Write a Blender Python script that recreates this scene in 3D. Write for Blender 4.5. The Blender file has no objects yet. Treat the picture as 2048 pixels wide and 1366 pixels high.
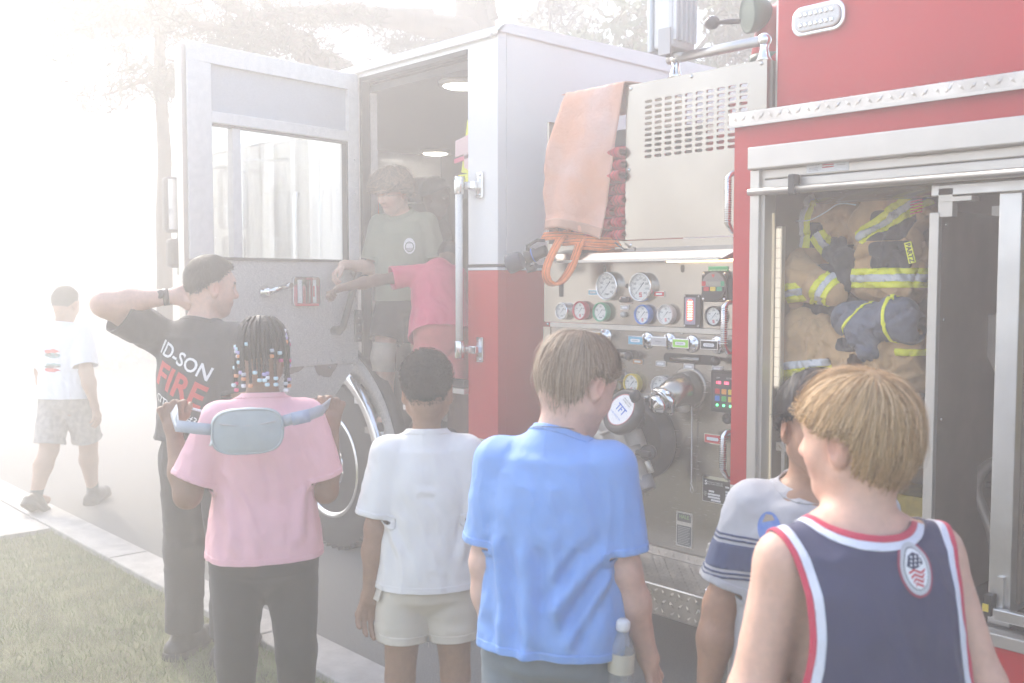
import bpy, bmesh, math, random
import numpy as np
from mathutils import Vector, Matrix, Quaternion
R = math.radians
random.seed(7); rng = np.random.default_rng(7)
SC = bpy.context.scene
COL = SC.collection

# ------------------------------------------------------------------ camera, sky, sun, exposure
cam_d = bpy.data.cameras.new('camera'); cam = bpy.data.objects.new('camera', cam_d); COL.objects.link(cam)
cam.location = (0, 0, 1.68)
cam.rotation_euler = (R(90) - math.atan(118 / 1991.0), 0, R(47.5))
cam_d.sensor_width = 36; cam_d.lens = 35.0; cam_d.clip_start = .05; cam_d.clip_end = 3000
cam_d.dof.use_dof = True; cam_d.dof.focus_distance = 4.7; cam_d.dof.aperture_fstop = 4.5
SC.camera = cam
world = bpy.data.worlds.new('World'); SC.world = world; world.use_nodes = True
SUN_EL, SUN_AZ = 38.0, -84.0        # elevation; azimuth measured from +Y towards +X (degrees)
_nt = world.node_tree; _bg = _nt.nodes['Background']
_sky = _nt.nodes.new('ShaderNodeTexSky'); _sky.sky_type = 'NISHITA'; _sky.sun_disc = False
_sky.sun_elevation = R(SUN_EL); _sky.sun_rotation = R(SUN_AZ); _sky.altitude = 100; _sky.air_density = 1.0; _sky.dust_density = 2.0
_nt.links.new(_sky.outputs['Color'], _bg.inputs['Color']); _bg.inputs['Strength'].default_value = 0.15
sun_d = bpy.data.lights.new('sun', 'SUN'); sun = bpy.data.objects.new('sun', sun_d); COL.objects.link(sun)
sun_d.energy = 1.3; sun_d.angle = R(12); sun_d.color = (1, .92, .80)
_sd = Vector((math.sin(R(SUN_AZ)) * math.cos(R(SUN_EL)), math.cos(R(SUN_AZ)) * math.cos(R(SUN_EL)), math.sin(R(SUN_EL))))
sun.rotation_euler = _sd.to_track_quat('Z', 'Y').to_euler(); sun.location = (0, 0, 30)
vs = SC.view_settings; vs.view_transform = 'Standard'; vs.look = 'None'; vs.gamma = 1; vs.use_curve_mapping = False
SC.display_settings.display_device = 'sRGB'
vs.exposure = 1.98
HAZE_DENSITY, HAZE_G = 0.060, .43
cy = SC.cycles
cy.use_denoising = True
try: cy.denoiser = 'OPENIMAGEDENOISE'; cy.denoising_input_passes = 'RGB_ALBEDO_NORMAL'
except Exception: pass
cy.max_bounces = 7; cy.diffuse_bounces = 3; cy.glossy_bounces = 3; cy.transmission_bounces = 6; cy.volume_bounces = 2; cy.transparent_max_bounces = 12
cy.use_adaptive_sampling = False; cy.caustics_reflective = False; cy.caustics_refractive = False; cy.sample_clamp_indirect = 6

# ------------------------------------------------------------------ materials
MATS = {}
def mat(name, col, rough=.6, metal=0., noise=0., nscale=30., bump=0., bscale=200., bstretch=(1, 1, 1), coat=0., spec=.5,
        emit=None, estr=0., trans=0., alpha=1., attr=None, sheen=0., col2=None, sss=0., rnoise=0.):
    if name in MATS: return MATS[name]
    m = bpy.data.materials.new(name); m.use_nodes = True; nt = m.node_tree; N = nt.nodes; L = nt.links
    b = N['Principled BSDF']; b.inputs['Base Color'].default_value = (*col, 1); b.inputs['Roughness'].default_value = rough
    b.inputs['Metallic'].default_value = metal; b.inputs['Specular IOR Level'].default_value = spec
    b.inputs['Coat Weight'].default_value = coat; b.inputs['Coat Roughness'].default_value = .08
    if sheen: b.inputs['Sheen Weight'].default_value = sheen; b.inputs['Sheen Roughness'].default_value = .5
    if sss: b.inputs['Subsurface Weight'].default_value = sss; b.inputs['Subsurface Radius'].default_value = (.02, .008, .004); b.inputs['Subsurface Scale'].default_value = .5
    if trans: b.inputs['Transmission Weight'].default_value = trans
    if alpha < 1: b.inputs['Alpha'].default_value = alpha
    if emit: b.inputs['Emission Color'].default_value = (*emit, 1); b.inputs['Emission Strength'].default_value = estr
    tc = N.new('ShaderNodeTexCoord')
    def nz(scale, stretch=(1, 1, 1), detail=4):
        mp = N.new('ShaderNodeMapping'); mp.inputs['Scale'].default_value = stretch
        L.new(tc.outputs['Object'], mp.inputs['Vector']); n = N.new('ShaderNodeTexNoise'); n.inputs['Scale'].default_value = scale
        n.inputs['Detail'].default_value = detail; L.new(mp.outputs[0], n.inputs['Vector']); return n
    src = None
    if attr:
        a = N.new('ShaderNodeAttribute'); a.attribute_name = attr; src = a.outputs['Color']
    if noise or col2:
        n = nz(nscale); mx = N.new('ShaderNodeMix'); mx.data_type = 'RGBA'; mx.blend_type = 'MIX'
        rp = N.new('ShaderNodeMapRange'); rp.inputs[1].default_value = .35; rp.inputs[2].default_value = .65
        L.new(n.outputs['Fac'], rp.inputs[0]); L.new(rp.outputs[0], mx.inputs['Factor'])
        c2 = col2 if col2 else tuple(max(0, c * (1 - noise)) for c in col)
        if src:
            mu = N.new('ShaderNodeMix'); mu.data_type = 'RGBA'; mu.blend_type = 'MULTIPLY'; mu.inputs['Factor'].default_value = 1
            L.new(src, mu.inputs['A']); mu.inputs['B'].default_value = (1 - noise, 1 - noise, 1 - noise, 1)
            L.new(src, mx.inputs['A']); L.new(mu.outputs['Result'], mx.inputs['B'])
        else:
            mx.inputs['A'].default_value = (*col, 1); mx.inputs['B'].default_value = (*c2, 1)
        src = mx.outputs['Result']
    if src: L.new(src, b.inputs['Base Color'])
    if rnoise:
        n = nz(bscale * .3, bstretch); rr = N.new('ShaderNodeMapRange'); rr.inputs[3].default_value = max(.02, rough - rnoise); rr.inputs[4].default_value = rough + rnoise
        L.new(n.outputs['Fac'], rr.inputs[0]); L.new(rr.outputs[0], b.inputs['Roughness'])
    if bump:
        n = nz(bscale, bstretch); bp = N.new('ShaderNodeBump'); bp.inputs['Strength'].default_value = bump; bp.inputs['Distance'].default_value = .01
        L.new(n.outputs['Fac'], bp.inputs['Height']); L.new(bp.outputs[0], b.inputs['Normal'])
    if emit and estr < 3 and name != 'warm_led': m.cycles.emission_sampling = 'NONE'
    MATS[name] = m; return m

RED = mat('red_paint', (.56, .003, .018), .34, coat=.10, spec=.25, noise=.12, nscale=2.5, rnoise=.04, bscale=8)
WHITE = mat('white_paint', (.80, .775, .735), .25, coat=.5, noise=.04, nscale=3)
CREAM = mat('cream_stripe', (.74, .70, .58), .35)
STEEL = mat('brushed_steel', (.42, .385, .335), .24, 1., noise=.2, nscale=2.2, bump=.004, bscale=60, bstretch=(1, 1, 14), rnoise=.015)
STEELH = mat('brushed_steel_dark', (.35, .325, .29), .27, 1., noise=.25, nscale=3, bump=.003, bscale=60, bstretch=(1, 1, 12), rnoise=.012)
ALU = mat('aluminium', (.66, .65, .63), .38, 1., noise=.15, nscale=6, rnoise=.12, bscale=60)
ALUP = mat('anodised_frame', (.60, .56, .50), .45, .75, noise=.08, nscale=8)
CHROME = mat('chrome', (.78, .78, .78), .07, 1., noise=.12, nscale=20)
TREAD = mat('tread_plate', (.62, .57, .51), .32, 1., noise=.3, nscale=7, rnoise=.12, bscale=80)
CAST = mat('cast_metal', (.52, .48, .41), .5, .55, noise=.25, nscale=18, bump=.15, bscale=160)
BLACK = mat('black_plastic', (.018, .018, .020), .42, noise=.3, nscale=40)
RUBBER = mat('black_rubber', (.022, .022, .022), .75, noise=.35, nscale=14, bump=.1)
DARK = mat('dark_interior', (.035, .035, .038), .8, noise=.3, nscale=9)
GREYSPECK = mat('speckled_grey_liner', (.57, .545, .51), .75, noise=.35, nscale=160, bump=.25, bscale=320)
GREYF = mat('grey_door_frame', (.68, .65, .61), .5, noise=.1, nscale=30)
GLASS = mat('window_glass', (.86, .93, .91), .03, trans=1., alpha=.45, spec=.5)
LOCK = mat('locker_metal', (.30, .235, .18), .42, .6, noise=.25, nscale=4, rnoise=.1, bscale=60)
TAN = mat('tan_turnout_cloth', (.60, .375, .175), .85, noise=.22, nscale=14, bump=.35, bscale=500, sheen=.2)
GREYCLOTH = mat('charcoal_cloth', (.06, .06, .065), .9, noise=.3, nscale=20, bump=.3, bscale=400, sheen=.2)
LIME = mat('lime_reflective_tape', (.82, .82, .03), .55, noise=.08, nscale=40)
SILV = mat('silver_reflective_tape', (.62, .61, .60), .4, noise=.1, nscale=60)
TARP = mat('faded_orange_tarp', (.68, .31, .18), .65, col2=(.62, .38, .31), nscale=5, noise=.2, bump=.3, bscale=70)
ORANGE = mat('orange_hose_webbing', (.80, .20, .045), .8, noise=.2, nscale=60, bump=.4, bscale=420)
REDHOSE = mat('red_hose_jacket', (.58, .018, .05), .8, noise=.3, nscale=40, bump=.4, bscale=420)
ASPH = mat('asphalt', (.22, .215, .205), .92, noise=.55, nscale=150, bump=.6, bscale=240)
CONC = mat('concrete', (.46, .44, .41), .9, noise=.25, nscale=9, bump=.3, bscale=180)
SOIL = mat('lawn_soil', (.19, .19, .10), .95, noise=.5, nscale=6, bump=.4, bscale=60)
GRASSM = mat('grass_blade', (.17, .22, .07), .7, col2=(.34, .33, .17), nscale=3, noise=.3)
BARK = mat('pine_bark', (.06, .04, .03), .95, noise=.5, nscale=9, bump=.8, bscale=22, bstretch=(1, 1, .25))
PRINTK = mat('black_print', (.02, .02, .02), .6)
PRINTW = mat('white_print', (.75, .75, .74), .6)
PRINTR = mat('red_print', (.55, .02, .03), .6)
PRINTB = mat('blue_print', (.05, .15, .5), .6)
DIAL = mat('gauge_dial', (.74, .73, .68), .5, noise=.05, nscale=40)

# ------------------------------------------------------------------ object helpers
def tag(o, label=None, cat=None, group=None, kind=None):
    if label: o['label'] = label
    if cat: o['category'] = cat
    if group: o['group'] = group
    if kind: o['kind'] = kind
    return o
def empty(name, loc=(0, 0, 0)):
    o = bpy.data.objects.new(name, None); COL.objects.link(o); o.location = loc; o.empty_display_size = .1; return o
def setpar(o, parent):
    if parent is not None:
        o.parent = parent
        o.matrix_parent_inverse = WORLDM(parent).inverted()
    return o
def WORLDM(o):
    M = o.matrix_basis.copy()
    if o.parent is not None: M = WORLDM(o.parent) @ o.matrix_parent_inverse @ M
    return M
def link(name, me, m=None, parent=None, smooth=False, loc=None, rot=None):
    o = bpy.data.objects.new(name, me); COL.objects.link(o)
    if m is not None and len(me.materials) == 0: me.materials.append(m)
    if loc is not None: o.location = loc
    if rot is not None: o.rotation_euler = rot
    if parent is not None: setpar(o, parent)
    return o
def ortho(d):
    d = Vector(d).normalized(); a = Vector((0, 0, 1)) if abs(d.z) < .9 else Vector((1, 0, 0))
    u = d.cross(a).normalized(); v = u.cross(d).normalized(); return u, v, d
class MB:
    """collects boxes, tubes, prisms; build() links them as ONE mesh object"""
    def __init__(s): s.v = []; s.f = []; s.sm = []
    def add(s, vs, fs, smooth=False):
        b = len(s.v); s.v += [tuple(p) for p in vs]
        for f in fs: s.f.append(tuple(b + i for i in f)); s.sm.append(smooth)
        return s
    def box(s, x0, x1, y0, y1, z0, z1, bev=0.):
        if bev:
            b = bev; bm = bmesh.new(); bmesh.ops.create_cube(bm, size=1)
            for v in bm.verts: v.co = Vector(((x0 + x1) / 2 + v.co.x * (x1 - x0), (y0 + y1) / 2 + v.co.y * (y1 - y0), (z0 + z1) / 2 + v.co.z * (z1 - z0)))
            bmesh.ops.bevel(bm, geom=bm.edges[:], offset=b, segments=2, affect='EDGES', profile=.5)
            bm.verts.index_update(); vs = [v.co.copy() for v in bm.verts]; fs = [[v.index for v in f.verts] for f in bm.faces]; bm.free()
            return s.add(vs, fs)
        V = [(x, y, z) for x in (x0, x1) for y in (y0, y1) for z in (z0, z1)]
        return s.add(V, [(0, 1, 3, 2), (4, 6, 7, 5), (0, 4, 5, 1), (2, 3, 7, 6), (0, 2, 6, 4), (1, 5, 7, 3)])
    def quadbox(s, P, n, t):
        """plate: polygon P (list of 3D points), thickness t against normal n"""
        n = Vector(n).normalized(); P = [Vector(p) for p in P]; k = len(P); Q = [p - n * t for p in P]
        fs = [tuple(range(k)), tuple(range(2 * k - 1, k - 1, -1))] + [((i + 1) % k, i, i + k, (i + 1) % k + k) for i in range(k)]
        return s.add(P + Q, fs)
    def tube(s, path, r, seg=10, cap=True, smooth=True):
        path = [Vector(p) for p in path]; n = len(path)
        rs = r if hasattr(r, '__len__') else [r] * n
        V = []; F = []; u = None
        for i, p in enumerate(path):
            d = (path[min(i + 1, n - 1)] - path[max(i - 1, 0)])
            if d.length < 1e-9: d = Vector((0, 0, 1))
            d.normalize()
            if u is None: u, w, _ = ortho(d)
            else:
                u = (u - d * u.dot(d))
                u = u.normalized() if u.length > 1e-6 else ortho(d)[0]
                w = d.cross(u)
            w = d.cross(u)
            for k in range(seg):
                a = 2 * math.pi * k / seg; V.append(p + (u * math.cos(a) + w * math.sin(a)) * rs[i])
        for i in range(n - 1):
            for k in range(seg):
                a = i * seg + k; b = i * seg + (k + 1) % seg; F.append((a, b, b + seg, a + seg))
        s.add(V, F, smooth)
        if cap: s.add([V[k] for k in range(seg)][::-1], [tuple(range(seg))]); s.add([V[(n - 1) * seg + k] for k in range(seg)], [tuple(range(seg))])
        return s
    def lathe(s, c, axis, prof, seg=24, smooth=True, caps=True, scallop=None):
        """prof: [(distance along axis, radius)]"""
        u, w, d = ortho(axis); c = Vector(c); V = []; F = []
        for (h, r) in prof:
            for k in range(seg):
                a = 2 * math.pi * k / seg; rr = r * (1 + (scallop[0] * math.cos(scallop[1] * a) if scallop else 0))
                V.append(c + d * h + (u * math.cos(a) + w * math.sin(a)) * rr)
        n = len(prof)
        for i in range(n - 1):
            for k in range(seg):
                a = i * seg + k; b = i * seg + (k + 1) % seg; F.append((a, b, b + seg, a + seg))
        s.add(V, F, smooth)
        if caps:
            if prof[0][1] > 1e-5: s.add([V[k] for k in range(seg)][::-1], [tuple(range(seg))])
            if prof[-1][1] > 1e-5: s.add([V[(n - 1) * seg + k] for k in range(seg)], [tuple(range(seg))])
        return s
    def sphere(s, c, r, seg=12, sc=(1, 1, 1)):
        c = Vector(c); V = []; F = []; rings = seg // 2
        for i in range(rings + 1):
            t = math.pi * i / rings
            for k in range(seg):
                a = 2 * math.pi * k / seg
                V.append(c + Vector((math.sin(t) * math.cos(a) * r * sc[0], math.sin(t) * math.sin(a) * r * sc[1], math.cos(t) * r * sc[2])))
        for i in range(rings):
            for k in range(seg):
                a = i * seg + k; b = i * seg + (k + 1) % seg; F.append((a, a + seg, b + seg, b))
        return s.add(V, F, True)
    def build(s, name, m, parent=None, bevel=0., loc=None):
        me = bpy.data.meshes.new(name)
        V = s.v
        me.from_pydata(V, [], s.f); me.polygons.foreach_set('use_smooth', s.sm)
        bm = bmesh.new(); bm.from_mesh(me); bmesh.ops.remove_doubles(bm, verts=bm.verts[:], dist=1e-6); bmesh.ops.recalc_face_normals(bm, faces=bm.faces[:])
        if bevel:
            es = [e for e in bm.edges if len(e.link_faces) == 2 and e.calc_face_angle(0) > .6]
            bmesh.ops.bevel(bm, geom=es, offset=bevel, segments=2, affect='EDGES', profile=.5)
        bm.to_mesh(me); bm.free(); me.update()
        return link(name, me, m, parent, loc=loc)
def MBbox(*a, **k): return MB().box(*a, **k)
def roundrect(w, h, r, seg=4):
    P = []
    for (sx, sy, a0) in ((1, 1, 0), (-1, 1, 90), (-1, -1, 180), (1, -1, 270)):
        for i in range(seg + 1):
            a = R(a0 + 90 * i / seg); P.append((sx * (w / 2 - r) + r * math.cos(a), sy * (h / 2 - r) + r * math.sin(a)))
    return P
def onpanel(x, z, Y, pts):      # 2-D points (right, up) -> on a plane facing -Y
    return [Vector((x + a, Y, z + b)) for (a, b) in pts]
_txt = {}
def text_mesh(s, size=.02, align='CENTER', bold=0., ext=0.):
    key = (s, round(size, 5), align, bold, ext)
    if key in _txt: return _txt[key]
    c = bpy.data.curves.new('txt', 'FONT'); c.body = s; c.size = size; c.align_x = align; c.align_y = 'CENTER'; c.offset = bold; c.extrude = ext; c.resolution_u = 3
    o = bpy.data.objects.new('txt', c); COL.objects.link(o)
    dg = bpy.context.evaluated_depsgraph_get(); me = bpy.data.meshes.new_from_object(o.evaluated_get(dg)); me.materials.clear()
    bpy.data.objects.remove(o); bpy.data.curves.remove(c); _txt[key] = me; return me
def panel_text(name, s, x, z, Y, size, m, parent, bold=0., rot=0., sx=1.):
    """flat lettering lying on a panel that faces -Y"""
    me = text_mesh(s, size, bold=bold).copy(); M = Matrix.Translation((x, Y, z)) @ Matrix.Rotation(R(90), 4, 'X') @ Matrix.Rotation(rot, 4, 'Z') @ Matrix.Diagonal((sx, 1, 1, 1))
    me.transform(M); return link(name, me, m, parent)

# ------------------------------------------------------------------ numpy surfaces: distance fields, surface nets, clipping, folds
def _hash(ix, iy, iz):
    n = (ix * 374761393 + iy * 668265263 + iz * 2147483647 + 1013904223) & 0xffffffff
    n = ((n ^ (n >> 13)) * 1274126177) & 0xffffffff
    return ((n ^ (n >> 16)) & 0xffff) / 65535.0
def vnoise(P, f=1., seed=0):
    q = P * f + seed * 17.31; i = np.floor(q).astype(np.int64); t = q - i; t = t * t * (3 - 2 * t)
    o = 0
    for dx in (0, 1):
        for dy in (0, 1):
            for dz in (0, 1):
                w = (t[:, 0] if dx else 1 - t[:, 0]) * (t[:, 1] if dy else 1 - t[:, 1]) * (t[:, 2] if dz else 1 - t[:, 2])
                o = o + w * _hash(i[:, 0] + dx, i[:, 1] + dy, i[:, 2] + dz)
    return o * 2 - 1
def fbm(P, f, seed=0, oc=3):
    return sum(vnoise(P, f * 2 ** k, seed + k) * .5 ** k for k in range(oc))
A3 = lambda p: np.array(p, float)
def cone(a, b, ra, rb):          # tapered capsule
    a = A3(a); b = A3(b); ba = b - a; L2 = max(ba @ ba, 1e-12)
    def f(P):
        t = np.clip((P - a) @ ba / L2, 0, 1); return np.linalg.norm(P - a - t[:, None] * ba, axis=1) - (ra + (rb - ra) * t)
    f.bb = (np.minimum(a - ra, b - rb), np.maximum(a + ra, b + rb)); return f
def ell(c, r, M=None):           # ellipsoid, rows of M = its axes
    c = A3(c); r = A3(r); M = np.eye(3) if M is None else np.asarray(M)
    def f(P):
        q = (P - c) @ M.T; k0 = np.linalg.norm(q / r, axis=1); k1 = np.linalg.norm(q / (r * r), axis=1) + 1e-9
        return k0 * (k0 - 1) / k1
    f.bb = (c - r.max(), c + r.max()); return f
def econe(a, b, ra, rb, side, flat): # elliptical limb: cross-section scaled by 1/flat perpendicular to `side`
    a = A3(a); b = A3(b); ba = b - a; L2 = max(ba @ ba, 1e-12); sd = A3(side); dn = ba / math.sqrt(L2); fr = np.cross(sd, dn); fr /= np.linalg.norm(fr) + 1e-9
    def f(P):
        t = np.clip((P - a) @ ba / L2, 0, 1); q = P - a - t[:, None] * ba
        q = q + np.outer(q @ fr, fr) * (1 / flat - 1); return (np.linalg.norm(q, axis=1) - (ra + (rb - ra) * t)) * max(flat, .6)
    m = max(ra, rb); f.bb = (np.minimum(a, b) - m, np.maximum(a, b) + m); return f
def smin(ds, k):
    d = ds[0]
    for e in ds[1:]:
        h = np.maximum(k - np.abs(d - e), 0) / k; d = np.minimum(d, e) - h * h * k * .25
    return d
def union(prims, k=.03):
    def f(P): return smin([p(P) for p in prims], k)
    f.bb = (np.min([p.bb[0] for p in prims], axis=0), np.max([p.bb[1] for p in prims], axis=0)); return f
def surfnets(sdf, lo, hi, h, B=8):
    """sparse surface nets: only blocks near the surface are evaluated"""
    lo = A3(lo) - h; n = np.ceil((A3(hi) + h - lo) / (h * B)).astype(int); n = np.maximum(n, 1)
    bi = np.stack(np.meshgrid(*[np.arange(k) for k in n], indexing='ij'), -1).reshape(-1, 3)
    cen = lo + (bi + .5) * B * h; d = sdf(cen); keep = bi[np.abs(d) < B * h * 1.15]
    if len(keep) == 0: return np.zeros((0, 3)), np.zeros((0, 4), int)
    g = np.stack(np.meshgrid(*[np.arange(B)] * 3, indexing='ij'), -1).reshape(-1, 3)
    N = n * B + 1
    D = np.full(tuple(N), 1e3, np.float32)
    idx = (keep[:, None, :] * B + g[None]).reshape(-1, 3)
    val = sdf(lo + idx * h); D[idx[:, 0], idx[:, 1], idx[:, 2]] = val
    S = D < 0; ok = D < 900
    cs = [(0, 0, 0), (1, 0, 0), (0, 1, 0), (1, 1, 0), (0, 0, 1), (1, 0, 1), (0, 1, 1), (1, 1, 1)]
    sl = lambda A, c: A[c[0]:A.shape[0] - 1 + c[0], c[1]:A.shape[1] - 1 + c[1], c[2]:A.shape[2] - 1 + c[2]]
    cnt = sum(sl(S, c).astype(np.int8) for c in cs); allok = np.logical_and.reduce([sl(ok, c) for c in cs])
    cells = np.argwhere((cnt > 0) & (cnt < 8) & allok)
    if len(cells) == 0: return np.zeros((0, 3)), np.zeros((0, 4), int)
    cv = [D[cells[:, 0] + c[0], cells[:, 1] + c[1], cells[:, 2] + c[2]] for c in cs]
    acc = np.zeros((len(cells), 3)); num = np.zeros(len(cells))
    for a in range(8):
        for b in range(a + 1, 8):
            if sum(abs(cs[a][i] - cs[b][i]) for i in range(3)) != 1: continue
            m = (cv[a] < 0) != (cv[b] < 0); t = cv[a] / np.where(m, cv[a] - cv[b], 1)
            p = A3(cs[a]) + t[:, None] * (A3(cs[b]) - A3(cs[a])); acc += np.where(m[:, None], p, 0); num += m
    V = lo + (cells + acc / num[:, None]) * h
    id = np.full(tuple(N), -1, np.int64); id[cells[:, 0], cells[:, 1], cells[:, 2]] = np.arange(len(cells))
    F = []
    for ax in range(3):
        u, w = [(1, 2), (2, 0), (0, 1)][ax]
        e = np.zeros(3, int); e[ax] = 1
        A_ = D[:N[0] - e[0], :N[1] - e[1], :N[2] - e[2]]; B_ = D[e[0]:, e[1]:, e[2]:]
        cr = np.argwhere(((A_ < 0) != (B_ < 0)) & (A_ < 900) & (B_ < 900))
        cr = cr[(cr[:, u] > 0) & (cr[:, w] > 0)]
        if len(cr) == 0: continue
        du = np.zeros(3, int); du[u] = 1; dw = np.zeros(3, int); dw[w] = 1
        q = [id[tuple((cr - o).T)] for o in (du + dw, dw, 0 * du, du)]
        neg = D[tuple(cr.T)] < 0
        Q = np.stack(q, 1); Q[~neg] = Q[~neg][:, ::-1]; F.append(Q[(Q >= 0).all(1)])
    return V, np.concatenate(F) if F else np.zeros((0, 4), int)
class Surf:
    def __init__(s, V, F): s.V = np.asarray(V, float); F = np.asarray(F); s.F = np.concatenate([F[:, [0, 1, 2]], F[:, [0, 2, 3]]]) if F.ndim == 2 and F.shape[1] == 4 else F
    @staticmethod
    def of(sdf, h, lo=None, hi=None):
        return Surf(*surfnets(sdf, sdf.bb[0] if lo is None else lo, sdf.bb[1] if hi is None else hi, h))
    def copy(s): return Surf(s.V.copy(), s.F.copy())
    def join(s, o): return Surf(np.concatenate([s.V, o.V]), np.concatenate([s.F, o.F + len(s.V)]))
    def normals(s):
        a, b, c = s.V[s.F[:, 0]], s.V[s.F[:, 1]], s.V[s.F[:, 2]]; n = np.cross(b - a, c - a); N = np.zeros_like(s.V)
        for k in range(3): np.add.at(N, s.F[:, k], n)
        return N / (np.linalg.norm(N, axis=1)[:, None] + 1e-12)
    def smooth(s, it=1, lam=.5):
        E = np.concatenate([s.F[:, [0, 1]], s.F[:, [1, 2]], s.F[:, [2, 0]]]); E = np.concatenate([E, E[:, ::-1]])
        deg = np.bincount(E[:, 0], minlength=len(s.V))[:, None] + 1e-9
        for _ in range(it):
            M = np.zeros_like(s.V)
            for k in range(3): M[:, k] = np.bincount(E[:, 0], weights=s.V[E[:, 1], k], minlength=len(s.V))
            s.V += lam * (M / deg - s.V)
        return s
    def push(s, d): s.V = s.V + s.normals() * (d[:, None] if hasattr(d, '__len__') else d); return s
    def clip(s, g):
        """keep where g > 0, cutting triangles on the line g = 0"""
        g = np.asarray(g, float); F = s.F; pos = g[F] > 0; c = pos.sum(1); out = [F[c == 3]]; V = [s.V]; nv = len(s.V)
        for k in (1, 2):
            T = F[c == k]
            if len(T) == 0: continue
            p = pos[c == k]; odd = np.argmax(p, 1) if k == 1 else np.argmin(p, 1)
            r = np.arange(len(T)); A = T[r, odd]; Bq = T[r, (odd + 1) % 3]; C = T[r, (odd + 2) % 3]
            def cut(i, j): t = g[i] / (g[i] - g[j]); return s.V[i] + t[:, None] * (s.V[j] - s.V[i])
            ab = cut(A, Bq); ac = cut(A, C); V += [ab, ac]; i1 = nv + r; i2 = nv + len(T) + r; nv += 2 * len(T)
            if k == 1: out.append(np.stack([A, i1, i2], 1))
            else: out.append(np.stack([i1, Bq, C], 1)); out.append(np.stack([i1, C, i2], 1))
        V = np.concatenate(V); F = np.concatenate(out)
        # weld the cut points, drop the rest
        key = np.round(V * 20000).astype(np.int64); used = np.unique(F); _, first, inv = np.unique(key[used], axis=0, return_index=True, return_inverse=True)
        remap = np.zeros(len(V), int); remap[used] = inv.ravel(); F = remap[F]; F = F[(F[:, 0] != F[:, 1]) & (F[:, 1] != F[:, 2]) & (F[:, 0] != F[:, 2])]
        return Surf(V[used][first], F)
    def tidy(s, frac=.04):
        """drop stray islands left by clipping"""
        lab = np.arange(len(s.V)); F = s.F
        for _ in range(400):
            m = lab[F].min(1); new = lab.copy()
            for k in range(3): np.minimum.at(new, F[:, k], m)
            new = new[new]
            if (new == lab).all(): break
            lab = new
        fl = lab[F[:, 0]]; u, c = np.unique(fl, return_counts=True); keep = u[c >= frac * len(F)]
        return Surf(s.V, F[np.isin(fl, keep)]).clip(np.ones(len(s.V)))
    def build(s, name, m, parent=None, thick=0., colors=None, smooth=True):
        me = bpy.data.meshes.new(name); V, F = s.V, s.F
        if thick:
            N = s.normals(); n = len(V); E = np.concatenate([F[:, [0, 1]], F[:, [1, 2]], F[:, [2, 0]]]); ks = np.sort(E, 1)
            _, inv, cnt = np.unique(ks[:, 0] * (n + 1) + ks[:, 1], return_inverse=True, return_counts=True); be = E[cnt[inv.ravel()] == 1]
            W = V - N * thick; F2 = F[:, ::-1] + n
            side = np.concatenate([np.stack([be[:, 1], be[:, 0], be[:, 0] + n], 1), np.stack([be[:, 1], be[:, 0] + n, be[:, 1] + n], 1)])
            V = np.concatenate([V, W]); F = np.concatenate([F, F2, side])
        me.vertices.add(len(V)); me.vertices.foreach_set('co', V.ravel()); me.loops.add(len(F) * 3); me.loops.foreach_set('vertex_index', F.ravel().astype(np.int32))
        me.polygons.add(len(F)); me.polygons.foreach_set('loop_start', np.arange(0, len(F) * 3, 3, dtype=np.int32)); me.polygons.foreach_set('use_smooth', np.full(len(F), smooth))
        me.update(); me.validate()
        if colors is not None:
            a = me.color_attributes.new('Col', 'FLOAT_COLOR', 'POINT'); c = np.ones((len(me.vertices), 4), np.float32); c[:len(colors), :3] = colors; a.data.foreach_set('color', c.ravel())
        return link(name, me, m, parent)
def sstep(a, b, x): t = np.clip((x - a) / (b - a), 0, 1); return t * t * (3 - 2 * t)

# ------------------------------------------------------------------ ground
def sheet(name, pts, z, m, sub=None):
    me = bpy.data.meshes.new(name); me.from_pydata([(x, y, z) for x, y in pts], [], [tuple(range(len(pts)))]); o = link(name, me, m); o['kind'] = 'structure'; return o
sheet('ground', [(-260, -260), (260, -260), (260, 260), (-260, 260)], -.012, SOIL)
sheet('road', [(-22, 2.42), (40, 2.42), (40, 34), (-14, 34), (-21.5, 20), (-22.5, 8), (-26, 4.6), (-60, 2.6), (-60, 2.42)], 0, ASPH)
sheet('lot_surface', [(-60, -40), (-9.6, -40), (-9.6, 2.419), (-60, 2.419)], 0, ASPH)
# concrete edging along the lawn: slabs with joints
edge_root = tag(MBbox(-9.6, 30, 2.20, 2.44, -.05, .016).build('kerb', CONC), kind='structure')
edge_root.data.clear_geometry(); _k = MB()
for i in range(-5, 16):
    x0 = i * 1.8 - .6
    MBbox(x0 + .006, x0 + 1.794, 2.205, 2.44, -.06, .024, bev=.008).build('kerb_slab', CONC, edge_root)
walk = tag(empty('footpath', (-8.3, 0, 0)), kind='structure')
for i in range(9):
    y1 = 2.195 - i * 1.3
    MBbox(-9.55, -8.30, y1 - 1.29, y1, -.06, .020, bev=.006).build('path_slab', CONC, walk)
    MBbox(-8.285, -7.02, y1 - 1.29, y1, -.06, .020, bev=.006).build('path_slab', CONC, walk)
# far kerb and sidewalk across the lot
fk = tag(empty('far_kerb', (-21, 7.7, 0)), kind='structure')
for i in range(10):
    a = Vector((-21.4 - .0 * i, 8.0 + i * 2.0, 0)); MB().box(-21.75, -21.45, 7.6 + i * 2, 9.58 + i * 2, -.05, .14, bev=.02).build('kerb_stone', CONC, fk)
    MB().box(-24.2, -21.77, 7.6 + i * 2, 9.58 + i * 2, -.05, .12, bev=.01).build('walk_slab', CONC, fk)

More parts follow.
